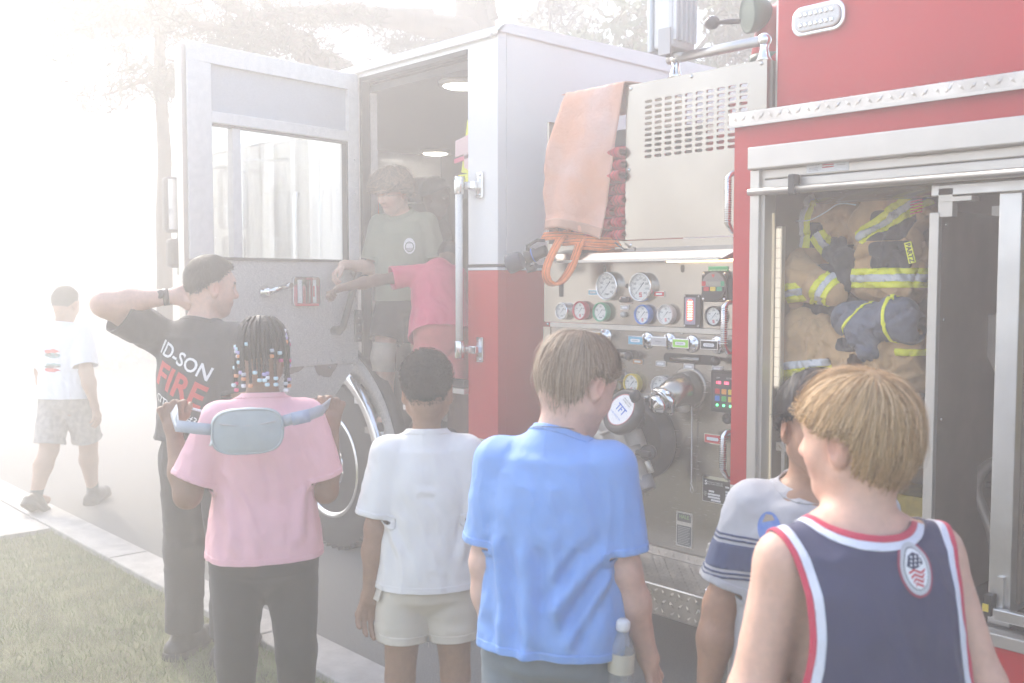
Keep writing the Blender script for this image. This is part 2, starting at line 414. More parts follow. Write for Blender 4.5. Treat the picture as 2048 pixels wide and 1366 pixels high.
# ------------------------------------------------------------------ fire engine
S_ = 3.34                 # side plane of cab and rear body
PY = 3.44                 # pump panel plane
TRK = tag(empty('fire_engine', (-3.0, 4.5, 0)), 'red and white fire engine with its cab door and side locker open', 'fire engine')
def T(mb, name, m, parent=None, bevel=0.): return mb.build(name, m, parent or TRK, bevel)
def rivets(name, pts, r=.006, m=CHROME, parent=None, axis=(0, -1, 0)):
    me = None
    for p in pts:
        if me is None:
            o = MB().lathe((0, 0, 0), axis, [(0, r), (r * .5, r * .85), (r * .8, r * .4), (r * .85, 0)], 8).build(name, m); me = o.data; o.location = p; setpar(o, parent or TRK)
        else: link(name, me, None, parent or TRK, loc=p)
DOMES = ((-4.345, 3.60), (-6.75, 5.30))
# ---- cab shell
RX0, RX1 = -7.12, -3.751; OX0, OX1 = -4.964, -3.983; OZ1 = 2.878
cz = 2.967
# side wall pieces (upper white / lower red)
w = MB(); w.box(OX1, RX1, S_, S_ + .06, 1.772, 2.935); T(w, 'cab_side_pillar', WHITE, bevel=.004)
w = MB(); w.box(OX1, RX1, S_, S_ + .06, .873, 1.742); o = T(w, 'cab_side_lower', RED)
w = MB(); w.box(OX1 + .02, RX1 - .001, S_ + .002, S_ + .06, .52, .845); T(w, 'cab_skirt', RED)
w = MB(); w.box(OX1, RX1, S_ - .001, S_ + .05, .847, .871); T(w, 'cream_stripe', CREAM)
w = MB(); w.box(OX1, RX1, S_ - .001, S_ + .05, 1.758, 1.7705); T(w, 'black_stripe', PRINTK)
w = MB(); w.box(OX1, RX1, S_ - .001, S_ + .05, 1.7435, 1.7565); T(w, 'white_stripe', PRINTW)
w = MB(); w.box(OX0 - .10, OX1 + .001, S_ + .001, S_ + .06, OZ1, 2.935); T(w, 'cab_header', WHITE)
# roof with rolled edge and drip rail
w = MB(); prof = []
for i in range(9):
    a = R(90 * i / 8); prof.append((S_ - .012 + .10 * (1 - math.cos(a)), cz - .075 + .075 * math.sin(a) + .01))
prof = [(S_ - .012, 2.925)] + prof + [(5.55, cz + .04), (5.70, cz - .03), (5.75, 2.9)]
V = [(x, y, z) for x in (RX0, RX1 + .012) for (y, z) in prof]; n_ = len(prof); w.add(V, [(i, i + 1, n_ + i + 1, n_ + i) for i in range(n_ - 1)], True); w.add([V[i] for i in range(n_)], [tuple(range(n_))]); w.add([V[n_ + i] for i in range(n_)], [tuple(range(n_))])
T(w, 'cab_roof', WHITE)
w = MB(); w.box(RX0, RX1 - .03, S_ - .028, S_ - .001, 2.902, 2.921); T(w, 'drip_rail', WHITE, bevel=.004)
# rear wall of cab
w = MB(); w.box(RX1 - .04, RX1, S_ + .061, 5.72, 1.772, 2.93); T(w, 'cab_rear_wall', WHITE)
w = MB(); w.box(RX1 - .04, RX1, S_ + .061, 5.72, .40, 1.742); T(w, 'cab_rear_lower', RED)
w = MB(); w.box(RX1 - .03, RX1 + .001, S_ + .061, 5.72, 1.758, 1.7705); T(w, 'black_stripe', PRINTK)
w = MB(); w.box(RX1 - .03, RX1 + .001, S_ + .061, 5.72, 1.7435, 1.7565); T(w, 'white_stripe', PRINTW)
# front part of cab: front door with window, seen through the open door's glass
w = MB(); w.box(-5.42, OX0 - .101, S_ + .002, S_ + .06, 1.08, 2.93); T(w, 'cab_mid_pillar', WHITE)
w = MB(); w.box(OX0 - .10, OX0, S_ + .006, S_ + .12, .95, OZ1); T(w, 'door_jamb', GREYF)
w = MB(); w.box(-6.55, -5.43, S_ + .002, S_ + .05, 1.08, 1.80); w.box(-6.55, -5.43, S_ + .002, S_ + .05, 2.62, 2.93); w.box(-6.55, -6.43, S_ + .003, S_ + .05, 1.80, 2.62); w.box(-5.55, -5.43, S_ + .003, S_ + .05, 1.80, 2.62)
fd = T(w, 'front_door', WHITE)
T(MBbox(-6.43, -5.55, S_ + .02, S_ + .026, 1.80, 2.62), 'window_pane', GLASS, fd)
T(MB().tube([(-5.60, S_ - .05, 1.5), (-5.60, S_ - .07, 1.55), (-5.60, S_ - .07, 2.2), (-5.60, S_ - .05, 2.25)], .016), 'grab_handle', CHROME, fd)
w = MB(); w.box(-7.10, -6.56, S_ + .003, S_ + .06, 1.08, 1.85); w.box(-7.10, -6.97, S_ + .003, S_ + .06, 1.86, 2.93); w.box(-6.97, -6.56, S_ + .003, S_ + .06, 2.62, 2.93); T(w, 'cab_front_side', WHITE)
T(MBbox(-6.97, -6.57, S_ + .02, S_ + .026, 1.86, 2.62), 'quarter_window', GLASS)
T(MBbox(-7.11, -7.06, S_ + .061, 5.7, .6, 2.93), 'cab_front_wall', WHITE)
# cab interior
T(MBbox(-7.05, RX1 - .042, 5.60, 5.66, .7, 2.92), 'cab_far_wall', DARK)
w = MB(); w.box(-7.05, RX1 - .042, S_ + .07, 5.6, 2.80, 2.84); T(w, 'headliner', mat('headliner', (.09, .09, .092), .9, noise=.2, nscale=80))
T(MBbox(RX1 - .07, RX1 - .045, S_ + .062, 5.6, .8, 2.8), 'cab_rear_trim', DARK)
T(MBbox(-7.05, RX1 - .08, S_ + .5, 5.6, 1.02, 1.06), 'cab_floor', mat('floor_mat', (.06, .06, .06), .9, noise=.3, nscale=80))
T(MBbox(OX0 + .001, OX1 - .001, S_ + .01, S_ + .5, .78, .82), 'step_well_floor', STEELH)
T(MBbox(OX0 + .001, OX1 - .001, S_ + .50, S_ + .53, .82, 1.055), 'step_riser', GREYSPECK)
T(MBbox(OX1 - .32, OX1 - .002, S_ - .028, S_ + .008, 1.095, 1.125), 'step_nosing', ALU, bevel=.004)
T(MBbox(OX1 - .32, OX1 - .002, S_ - .03, S_ + .008, 1.127, 1.17), 'step_rubber', RUBBER)
T(MBbox(OX1 - .30, OX1 - .003, S_ + .10, S_ + .13, .83, 1.10), 'step_back', mat('brown_step', (.16, .09, .07), .8, noise=.3, nscale=20))
# tan louvred heater box beside the door
hb = T(MBbox(OX0 + .03, OX0 + .36, S_ + .22, S_ + .5, 1.14, 1.50, bev=.01), 'heater_box', mat('tan_enclosure', (.30, .27, .23), .6, noise=.15, nscale=12))
for z in (1.44, 1.405, 1.235, 1.20): T(MB().tube([(OX0 + .10, S_ + .222, z), (OX0 + .19, S_ + .214, z + .004), (OX0 + .28, S_ + .222, z)], .007, 6), 'louvre', MATS['tan_enclosure'], hb)
T(MBbox(OX0 + .06, OX0 + .075, S_ + .212, S_ + .22, 1.29, 1.35), 'latch', BLACK, hb)
tp = T(MBbox(OX0 + .03, OX0 + .40, S_ + .215, S_ + .5, 1.503, 1.53), 'tread_cap', TREAD)
# reels of dark gear in the cab: seats
for (x, y) in ((-6.05, 5.05), (-6.75, 4.9), (-6.75, 4.1)):
    st = T(MB().box(x - .25, x + .25, y - .25, y + .25, 1.07, 1.52, bev=.04).box(x - .25, x + .25, y + .18, y + .36, 1.5, 2.35, bev=.05), 'crew_seat', mat('seat_vinyl', (.04, .04, .045), .6, noise=.3, nscale=20))
    T(MB().box(x - .16, x + .16, y + .16, y + .34, 2.36, 2.56, bev=.05), 'headrest', MATS['seat_vinyl'], st)
T(MBbox(-6.3, -5.7, S_ + .75, S_ + 1.15, 1.07, 1.75, bev=.03), 'engine_cover', mat('dark_red_gear', (.16, .02, .02), .7, noise=.3))
T(MBbox(-6.10, -6.02, 4.30, 4.34, 2.28, 2.45), 'red_placard', PRINTR)
for (x, y) in DOMES:
    lm = T(MB().lathe((x, y, 2.80), (0, 0, -1), [(0, .13), (.02, .128), (.026, .11)], 28), 'dome_light', ALUP)
    T(MB().lathe((x, y, 2.773), (0, 0, -1), [(0, .105), (.006, .09)], 28), 'lens', mat('lit_lens', (.9, .9, .85), .4, emit=(1, .95, .85), estr=3.0), lm)
# grab rail beside the opening
gr = T(MB().tube([(-3.966, S_ - .075, 1.345), (-3.966, S_ - .075, 2.165)], .019, 14), 'grab_rail', mat('rail_white', (.72, .71, .66), .4, bump=.4, bscale=60, bstretch=(1, 1, .02)))
for z, sg in ((1.335, -1), (2.175, 1)):
    b_ = MB(); b_.lathe((-3.966, S_ - .075, z - .045), (0, 0, 1), [(0, .021), (.004, .0245), (.085, .0245), (.09, .021)], 16); b_.box(-3.96, -3.90, S_ - .05, S_ - .03, z - .02, z + .02, bev=.006); b_.box(-3.905, -3.872, S_ - .05, S_ - .0, z - .02, z + .02, bev=.006); b_.box(-3.905, -3.855, S_ - .014, S_ - .001, z - .065, z + .065, bev=.004)
    T(b_, 'rail_bracket', CHROME, gr); rivets('bolt', [(-3.872, S_ - .014, z - .05), (-3.872, S_ - .014, z + .05)], .009, CHROME, gr)
# rubber seal round the opening
w = MB(); w.box(OX0 + .001, OX0 + .03, S_ - .006, S_ + .05, 1.0, OZ1 - .002); w.box(OX0 + .03, OX1 - .001, S_ - .006, S_ + .05, OZ1 - .028, OZ1 - .002); T(w, 'door_seal', RUBBER)
# ---- open crew door, hinged on its front edge, swung out square to the cab
H0, H1 = Vector((-4.985, S_ - .015, 0)), Vector((-4.85, 2.215, 0)); dv = (H1 - H0).normalized(); DL = (H1 - H0).length; dn = Vector((-dv.y, dv.x, 0))
if dn.x < 0: dn = -dn                     # inner face looks back towards the camera (+X)
def D(a, z, t=0.): return H0 + dv * a + dn * t + Vector((0, 0, z))     # a from hinge, t out of inner face
def dbox(mb, a0, a1, z0, z1, t0, t1): mb.quadbox([D(a0, z0, t1), D(a1, z0, t1), D(a1, z1, t1), D(a0, z1, t1)], dn, t1 - t0); return mb
DZ1, DZ0, WZ0, WZ1 = 2.895, 1.02, 1.80, 2.50
door = MB()
dbox(door, 0, DL, WZ1 + .005, DZ1, -.05, -.02); dbox(door, 0, .085, WZ0, WZ1 + .005, -.05, -.02); dbox(door, DL - .15, DL, WZ0, WZ1 + .005, -.05, -.02)
P = [D(.0, 1.20, -.02), D(.17, 1.02, -.02), D(DL, 1.02, -.02), D(DL, WZ0, -.02), D(0, WZ0, -.02)]; door.quadbox(P, dn, .03)
DR = T(door, 'crew_door', GREYF)
f_ = MB(); dbox(f_, 0, DL, 2.80, DZ1, -.02, .018); dbox(f_, 0, .075, WZ0 - .0, 2.80, -.02, .018); dbox(f_, DL - .14, DL, WZ0 - .0, 2.80, -.02, .018); dbox(f_, .075, DL - .14, WZ1, 2.56, -.02, .018); T(f_, 'inner_frame', GREYF, DR, bevel=.004)
lp = MB(); lp.quadbox([D(.0, 1.22, .0), D(.01, 1.205, .0), D(DL, 1.215, .0), D(DL, WZ0, .0), D(0, WZ0, .0)], dn, .019); T(lp, 'liner_panel', GREYSPECK, DR)
lp = MB(); lp.quadbox([D(.03, 1.18, -.004), D(.175, 1.02, -.004), D(DL, 1.02, -.004), D(DL, 1.208, -.004), D(.01, 1.198, -.004)], dn, .015); T(lp, 'kick_panel', GREYSPECK, DR)
up = MB(); dbox(up, .075, DL - .14, 2.56, 2.80, -.02, -.008); T(up, 'upper_panel', mat('light_liner', (.46, .46, .47), .7, noise=.2, nscale=160, bump=.15, bscale=300), DR)
pn = MB(); dbox(pn, .08, DL - .145, WZ0, WZ1, -.036, -.030); T(pn, 'window_pane', GLASS, DR)
ml = MB(); dbox(ml, .80, .85, WZ0, WZ1, -.045, .005); T(ml, 'mullion', GREYF, DR)
wt = MB(); dbox(wt, .075, .088, WZ0, WZ1, -.03, .012); dbox(wt, .088, DL - .14, WZ0 - .002, WZ0 + .012, -.03, .012); dbox(wt, .088, DL - .14, WZ1 - .012, WZ1 - .001, -.03, .012); T(wt, 'window_trim', RUBBER, DR)
ot = MB(); dbox(ot, DL - .01, DL + .025, 1.02, DZ1 - .02, -.05, .004); T(ot, 'edge_channel', ALUP, DR)
# paint worn off along the kick panel seam
for (a0, a1, dz, sd) in ((.16, .33, .075, 1), (.40, .62, .035, 2)):
    g_ = random.Random(sd); top = [D(a0 + (a1 - a0) * i / 10, 1.207, .0015) for i in range(11)]; bot = [D(a0 + (a1 - a0) * i / 10, 1.205 - dz * math.sin(math.pi * i / 10) ** .6 * g_.uniform(.75, 1.1) - .002, .0015) for i in range(10, -1, -1)]
    T(MB().quadbox(top + bot, dn, .001), 'worn_patch', mat('worn_primer', (.12, .075, .075), .8, noise=.3, nscale=60), DR)
rv = []
for a in (.04, .12, .20, .30): rv.append(D(a, 1.232, .001))
for a in (.05, .22): rv.append(D(a, 1.19, .001))
for z in (1.4, 1.6, 2.0, 2.2, 2.4): rv.append(D(.03, z, .019))
rivets('rivet', [tuple(p) for p in rv], .008, GREYF, DR, axis=dn)
# latch lever, reflector lamp, sloping grab handle on the door
lv = MB(); c = D(.66, 1.63, 0); lv.lathe(c, dn, [(0, .035), (.01, .033), (.02, .022), (.045, .020), (.05, .0)], 20); lv.tube([D(.66, 1.63, .045), D(.62, 1.642, .05), D(.53, 1.665, .05)], [.016, .017, .013], 10); lv.lathe(D(.53, 1.665, .035), dn, [(0, .016), (.03, .016)], 12); T(lv, 'latch_lever', CHROME, DR)
rb = MB(); rb.quadbox([D(.485 - .095 + x, 1.63 + z, .022) for x, z in roundrect(.19, .165, .02)], dn, .022); rb_o = T(rb, 'door_lamp', CHROME, DR, bevel=.004)
for (a0, a1, m_) in ((.33, .352, WHITE), (.356, .372, CHROME), (.378, .40, STEELH), (.404, .425, CHROME), (.43, .452, PRINTW)): q = MB(); dbox(q, a0, a1, 1.565, 1.695, .022, .028); T(q, 'lamp_rib', m_, DR)
q = MB(); dbox(q, .31, .47, 1.548, 1.56, .022, .026); T(q, 'red_reflector', PRINTR, DR); q = MB(); dbox(q, .345, .352, 1.60, 1.66, .028, .031); T(q, 'red_lens', PRINTR, DR)
gh = MB(); gh.tube([D(.03, 1.735, .0), D(.03, 1.745, .05), D(.055, 1.742, .075), D(.13, 1.56, .078), D(.175, 1.43, .075), D(.185, 1.40, .05), D(.185, 1.40, .0)], [.024, .024, .021, .019, .021, .024, .026], 12); T(gh, 'pull_handle', BLACK, DR)
hg = MB(); dbox(hg, -.01, .045, 1.33, 1.52, .018, .028); T(hg, 'hinge', BLACK, DR); rivets('hinge_bolt', [tuple(D(.018, z, .029)) for z in (1.35, 1.39, 1.43, 1.47, 1.505)], .009, CHROME, DR, axis=dn)
# door mirror pair at the cab front
mr = MB(); mr.box(-6.66, -6.57, 2.85, 3.05, 2.02, 2.40, bev=.03); mo = T(mr, 'mirror_head', BLACK); mr = MB(); mr.box(-6.66, -6.57, 2.87, 3.03, 1.78, 1.98, bev=.03); T(mr, 'mirror_head', BLACK)
T(MB().tube([(-6.62, S_ + .01, 2.5), (-6.62, 2.96, 2.46), (-6.62, 2.95, 1.74), (-6.62, S_ + .01, 1.70)], .014, 8), 'mirror_arm', CHROME)
T(MBbox(-6.568, -6.564, 2.865, 3.035, 2.04, 2.38), 'mirror_glass', CHROME, mo)
# ---- front wheel, arch and fender
WC = Vector((-5.37, S_ + .02, .53))
tyre = MB(); tyre.lathe(WC + Vector((0, .30, 0)), (0, -1, 0), [(0, .40), (.02, .50), (.06, .53), (.24, .53), (.285, .515), (.305, .47), (.31, .40), (.30, .325)], 56); TY = T(tyre, 'front_wheel', RUBBER)
for i in range(48):
    a = 2 * math.pi * i / 48; c = WC + Vector((math.cos(a) * .527, .09, math.sin(a) * .527)); u = Vector((-math.sin(a), 0, math.cos(a)))
    q = MB(); n3 = Vector((math.cos(a), 0, math.sin(a))); q.quadbox([c + u * s * .022 + Vector((0, t, 0)) + n3 * .012 for s, t in ((-1, -.07), (1, -.09), (1, .08), (-1, .1))], n3, .02); T(q, 'tread_block', RUBBER, TY)
rim = MB(); rim.lathe(WC + Vector((0, .03, 0)), (0, -1, 0), [(.04, .335), (.05, .325), (.03, .30), (.005, .285), (.0, .20), (.02, .155), (.06, .15), (.10, .13), (.11, .0)], 48, caps=False); T(rim, 'rim', CHROME, TY)
for i in range(10):
    a = 2 * math.pi * i / 10 + .2; c = WC + Vector((math.cos(a) * .245, .026, math.sin(a) * .245)); T(MB().lathe(c, (0, -1, 0), [(-.004, .026), (.0012, .026)], 16), 'hand_hole', BLACK, TY)
    c = WC + Vector((math.cos(a + .3) * .172, .012, math.sin(a + .3) * .172)); T(MB().lathe(c, (0, -1, 0), [(0, .016), (.03, .014), (.034, .0)], 6, smooth=False), 'wheel_nut', CHROME, TY)
def arch(name, r0, r1, y0, y1, m, a0=-12, a1=150, seg=36):
    q = MB(); V = []
    for i in range(seg + 1):
        a = R(a0 + (a1 - a0) * i / seg)
        for (r, y) in ((r0, y0), (r1, y0), (r1, y1), (r0, y1)): V.append((WC.x + r * math.cos(a), y, WC.z + r * math.sin(a)))
    F = []
    for i in range(seg):
        for k in range(4): a = i * 4 + k; b = i * 4 + (k + 1) % 4; F.append((a, b, b + 4, a + 4))
    F += [(0, 1, 2, 3), tuple(range(seg * 4, seg * 4 + 4))[::-1]]; q.add(V, F, True); return T(q, name, m)
arch('wheel_well', .60, .615, S_ - .03, S_ + .7, BLACK); arch('chrome_arch_trim', .617, .685, S_ - .055, S_ - .01, CHROME); arch('fender', .686, .80, S_ - .012, S_ + .05, GREYSPECK, -12, 125); arch('arch_seal', .80, .825, S_ - .016, S_ + .05, RUBBER, 0, 75)
T(MBbox(OX0 + .27, OX1, S_ + .012, S_ + .06, .50, .78), 'step_side_panel', GREYSPECK)
T(MBbox(-7.05, RX1 - .05, S_ + .75, 5.0, .45, .75), 'chassis', BLACK)
for (x, zz) in ((-4.44, 1.06), (-4.36, .97), (-4.55, .96)): T(MB().box(x, x + .10, S_ - .01, S_ + .012, zz, zz + .035, bev=.004), 'tread_clip', CHROME)

# ------------------------------------------------------------------ measuring aid: where a line of sight meets a plane of the engine
_A = R(42.5); _P = math.atan(118 / 1991.0)
_fw = Vector((-math.cos(_A) * math.cos(_P), math.sin(_A) * math.cos(_P), -math.sin(_P))); _rt = Vector((math.sin(_A), math.cos(_A), 0)); _up = _rt.cross(_fw)
def sight(x, y): return _fw + _rt * ((x - 1024) / 1991.) - _up * ((y - 683) / 1991.)
def onY(x, y, Y): r = sight(x, y); return Vector((0, 0, 1.68)) + r * (Y / r.y)
def onX(x, y, X): r = sight(x, y); return Vector((0, 0, 1.68)) + r * (X / r.x)
def onZ(x, y, Z): r = sight(x, y); return Vector((0, 0, 1.68)) + r * ((Z - 1.68) / r.z)
def onD(x, y, d): return Vector((0, 0, 1.68)) + sight(x, y) * d

# ------------------------------------------------------------------ pump panel
PX0, PX1 = -3.52, -2.30
panel = T(MBbox(PX0, PX1, PY, PY + .02, 1.487, 1.80), 'gauge_panel', STEEL)
panel2 = T(MBbox(PX0, PX1, PY + .004, PY + .024, .505, 1.462), 'valve_panel', STEELH)
T(MBbox(PX0 + .05, PX1, PY - .008, PY + .01, 1.463, 1.485), 'panel_strip', ALUP, bevel=.002)
T(MBbox(PX0 - .004, PX0 + .045, PY - .002, PY + .5, .42, 1.463), 'panel_edge', STEEL)
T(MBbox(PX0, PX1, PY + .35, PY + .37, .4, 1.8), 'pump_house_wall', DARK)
rivets('panel_screw', [tuple(onY(x, y, PY + .003)) for x, y in ((1096, 648), (1121, 652), (1235, 659), (1364, 667), (1110, 500), (1377, 494))], .008)
# light hood over the gauges
w = MB(); x0, x1 = PX0 + .14, PX1 - .02
V = []
for (x, dx) in ((x0, 0), (x1, 0)):
    V += [(x, PY - .001, 1.835), (x + (0 if x == x0 else -.0), PY - .085, 1.815), (x + (.04 if x == x0 else -.06), PY - .115, 1.778), (x + (.04 if x == x0 else -.06), PY - .108, 1.770), (x, PY - .001, 1.790)]
w.add(V, [(0, 1, 6, 5), (1, 2, 7, 6), (2, 3, 8, 7), (3, 4, 9, 8), (0, 4, 3, 2, 1), (5, 6, 7, 8, 9)]); hood = T(w, 'panel_hood', STEEL, bevel=.003)
T(MBbox(x0 + .06, x1 - .08, PY - .116, PY - .105, 1.771, 1.783), 'hood_lip', ALUP, hood)
T(MB().tube([(-2.72, PY - .04, 1.777), (-2.36, PY - .04, 1.777)], .011, 10), 'hood_lamp', mat('warm_lamp', (.9, .8, .6), .4, emit=(1, .72, .38), estr=1.6), hood)
# shelf under the hose bed
T(MBbox(PX0 + .02, PX1, PY - .002, PY + .5, 1.81, 1.868), 'hose_bed_sill', STEEL)
def tagplate(x, y, wpx, hpx, m, name='label_plate', Y=PY, border=CHROME, text=None, yaw=0):
    p = onY(x, y, Y); d = (p - Vector((0, 0, 1.68))).length; wv = wpx * d / 1991 * 1.35; hv = hpx * d / 1991
    o = T(MB().quadbox(onpanel(p.x, p.z, Y - .006, roundrect(wv, hv, min(wv, hv) * .18, 2)), (0, -1, 0), .006), name, border)
    T(MB().quadbox(onpanel(p.x, p.z, Y - .0075, roundrect(wv * .93, hv * .82, min(wv, hv) * .12, 2)), (0, -1, 0), .0013), 'face', m, o)
    T(MB().quadbox(onpanel(p.x, p.z, Y - .0085, roundrect(wv * .62, hv * .36, hv * .16, 3)), (0, -1, 0), .001), 'strip', PRINTW, o)
    if text: panel_text('lettering', text, p.x, p.z, Y - .0088, hv * .26, PRINTK, o)
    return o
def gauge(x, y, rpx, bez, label, big=False, knob=False, emblem=True):
    p = onY(x, y, PY if y < 660 else PY + .004); d = (p - Vector((0, 0, 1.68))).length; r = rpx * d / 1991; Y = p.y
    g = T(MB().lathe((p.x, Y, p.z), (0, -1, 0), [(0, r * .96), (.022, r * 1.0), (.030, r * .985), (.034, r * .93), (.032, r * .86), (.024, r * .845)], 40, caps=False), 'gauge', bez); g['label'] = label
    T(MB().lathe((p.x, Y - .022, p.z), (0, -1, 0), [(0, r * .85), (.001, r * .85), (.0012, 0)], 36, smooth=False), 'dial', DIAL, g)
    yf = Y - .0236; n = 9 if big else 5; tk = MB()
    for i in range(33 if big else 21):
        N = 32 if big else 20; a = R(225 - 270 * i / N); l = .10 if i % (4 if big else 5) == 0 else .055; c, s = math.cos(a), math.sin(a); r1 = r * .80; r0 = r * (.80 - l * 1.3); t = r * (.010 if not big else .0085) * (1.6 if i % 4 == 0 else 1)
        tk.add([(p.x + c * r0 - s * t, yf, p.z + s * r0 + c * t), (p.x + c * r0 + s * t, yf, p.z + s * r0 - c * t), (p.x + c * r1 + s * t, yf, p.z + s * r1 - c * t), (p.x + c * r1 - s * t, yf, p.z + s * r1 + c * t)], [(0, 1, 2, 3)])
    T(tk, 'scale', PRINTK, g)
    for i in range(n):
        a = R(225 - 270 * i / (n - 1)); v = 400 * i // (n - 1)
        if big or i in (1, 2, 3, 4): panel_text('numeral', str(v) if v or not big else '0', p.x + math.cos(a) * r * .56, p.z + math.sin(a) * r * .56, yf, r * (.19 if big else .20), PRINTK, g)
    a = R(228); ca, sa = math.cos(a), math.sin(a); nd = MB(); L0, L1, t = -.42 * r, .70 * r, .014 * r
    nd.add([(p.x + ca * L1, yf - .001, p.z + sa * L1), (p.x - sa * t * 1.4, yf - .001, p.z + ca * t * 1.4), (p.x + ca * L0 - sa * t * 2.4, yf - .001, p.z + sa * L0 + ca * t * 2.4), (p.x + ca * L0 + sa * t * 2.4, yf - .001, p.z + sa * L0 - ca * t * 2.4), (p.x + sa * t * 1.4, yf - .001, p.z - ca * t * 1.4)], [(0, 1, 2, 3, 4)]); T(nd, 'needle', PRINTK, g)
    if emblem:
        e = MB(); zc = p.z - r * .52
        for k, (ww, hh, dz) in enumerate(((.24, .07, .10), (.24, .07, 0), (.24, .07, -.10))): e.quadbox(onpanel(p.x, zc + r * dz * 1.2, yf - .0002, roundrect(r * ww, r * hh, r * .03, 2)), (0, -1, 0), .0002)
        e.quadbox(onpanel(p.x - r * .09, zc + r * .06, yf - .0001, roundrect(r * .06, r * .14, r * .02, 2)), (0, -1, 0), .0001); e.quadbox(onpanel(p.x + r * .09, zc - r * .06, yf - .0001, roundrect(r * .06, r * .14, r * .02, 2)), (0, -1, 0), .0001)
        T(e, 'emblem', PRINTR, g)
    else: panel_text('maker_name', 'Class1', p.x, p.z - r * .55, yf, r * .17, PRINTK, g, bold=.0003)
    if big: panel_text('unit', 'psi', p.x, p.z + r * .2, yf, r * .16, PRINTK, g)
    return g
GREENB = mat('green_bezel', (.03, .34, .17), .45); BLUEB = mat('blue_bezel', (.04, .17, .55), .45, noise=.1); WHITEB = mat('white_bezel', (.66, .62, .58), .5); YELB = mat('yellow_bezel', (.70, .52, .05), .5); REDB = mat('red_bezel', (.55, .03, .06), .45)
gauge(1221, 572, 29, CHROME, 'large chrome-rimmed pressure gauge on the left', True, emblem=False); gauge(1288, 574, 29.5, CHROME, 'large chrome-rimmed pressure gauge on the right', True)
gauge(1131, 622, 17.5, CHROME, 'small chrome-rimmed gauge', emblem=False); gauge(1167, 621, 19, REDB, 'small red-rimmed gauge'); gauge(1208, 624, 19.5, GREENB, 'small green-rimmed gauge', emblem=False)
gauge(1292, 629, 20, BLUEB, 'small blue-rimmed gauge'); gauge(1338, 629, 20, WHITEB, 'small white-rimmed gauge'); gauge(1434, 632, 20, BLACK, 'small black-rimmed gauge')
gauge(1270, 767, 20.5, YELB, 'small yellow-rimmed gauge'); gauge(1326, 772, 20.5, WHITEB, 'lower small white-rimmed gauge')
PALEB = mat('pale_blue_tag', (.12, .38, .52), .5); LIMEG = mat('lime_tag', (.28, .62, .05), .5); GREYT = mat('grey_tag', (.45, .43, .42), .5)
tagplate(1188, 585, 20, 11, PALEB); tagplate(1320, 588, 19, 11, PRINTR); tagplate(1251, 615, 17, 10, GREYT); tagplate(1214, 503, 16, 10, PRINTR, Y=PY - .004)
for x, y, m_ in ((1277, 723, mat('copper_tag', (.5, .26, .12), .4)), (1323, 727, GREYT), (1379, 733, GREYT), (1436, 737, GREYT)): tagplate(x, y, 19, 11, m_, Y=PY + .004)
# priming switch, knob, holes
p = onY(1253, 600, PY); sw = T(MB().quadbox(onpanel(p.x, p.z, PY - .005, roundrect(.078, .034, .008)), (0, -1, 0), .005), 'switch_plate', CHROME); T(MBbox(p.x - .02, p.x + .02, PY - .018, PY - .005, p.z - .011, p.z + .015, bev=.004), 'rocker', BLACK, sw); panel_text('lettering', 'PRIME', p.x, p.z + .011, PY - .0185, .008, PRINTW, sw)
for dx in (-.03, .03): T(MB().sphere((p.x + dx, PY - .006, p.z - .004), .008, 8), 'screw', BLACK, sw)
p = onY(1249, 629, PY); T(MB().lathe(tuple(p), (0, -1, 0), [(0, .013), (.012, .014), (.02, .010), (.023, 0)], 16), 'push_knob', mat('grey_knob', (.4, .4, .38), .5))
for x, y in ((1209, 538), (1365, 537)): p = onY(x, y, PY - .001); T(MB().quadbox(onpanel(p.x, p.z, PY - .001, roundrect(.022, .034, .0105)), (0, -1, 0), .0012), 'drain_hole', BLACK)
p = onY(1255, 572, PY); T(MB().lathe((p.x, PY, p.z), (0, -1, 0), [(0, .011), (.004, .010), (.005, 0)], 12), 'plug', BLACK)
p = onY(1123, 578, PY); T(MB().quadbox(onpanel(p.x, p.z, PY - .002, roundrect(.03, .075, .003)), (0, -1, 0), .0025), 'vent_slot', BLACK)
# pressure governor display
p = onY(1434, 573, PY); gv = T(MB().quadbox(onpanel(p.x, p.z, PY - .02, roundrect(.130, .128, .014)), (0, -1, 0), .02), 'governor_unit', BLACK, bevel=.003)
T(MB().lathe((p.x, PY - .02, p.z), (0, -1, 0), [(0, .060), (.006, .060), (.007, 0)], 32, smooth=False), 'round_face', mat('governor_face', (.24, .22, .21), .4), gv)
w = MB(); w.quadbox(onpanel(p.x, p.z - .02, PY - .0275, [(.058 * math.cos(R(a)), .058 * math.sin(R(a)) + .018) for a in range(180, 361, 12)]), (0, -1, 0), .0006); T(w, 'keypad', BLACK, gv)
T(MB().quadbox(onpanel(p.x, p.z + .012, PY - .0285, roundrect(.112, .018, .002)), (0, -1, 0), .0008), 'bar_display', mat('bar_display', (.35, .33, .27), .5), gv)
T(MB().quadbox(onpanel(p.x - .047, p.z + .012, PY - .0295, roundrect(.02, .02, .002)), (0, -1, 0), .0008), 'display_end', PRINTR, gv); T(MB().quadbox(onpanel(p.x + .048, p.z + .012, PY - .0295, roundrect(.018, .02, .002)), (0, -1, 0), .0008), 'display_end', GREENB, gv)
for dx, m_, pt in ((-.033, PRINTR, 1), (0, YELB, 0), (.033, GREENB, -1)): T(MB().quadbox(onpanel(p.x + dx, p.z - .010, PY - .031, roundrect(.026, .018, .004)), (0, -1, 0), .003), 'button', m_, gv)
T(MB().quadbox(onpanel(p.x, p.z + .044, PY - .0285, [(-.009, .006), (.009, .006), (0, -.008)]), (0, -1, 0), .0008), 'red_mark', PRINTR, gv)
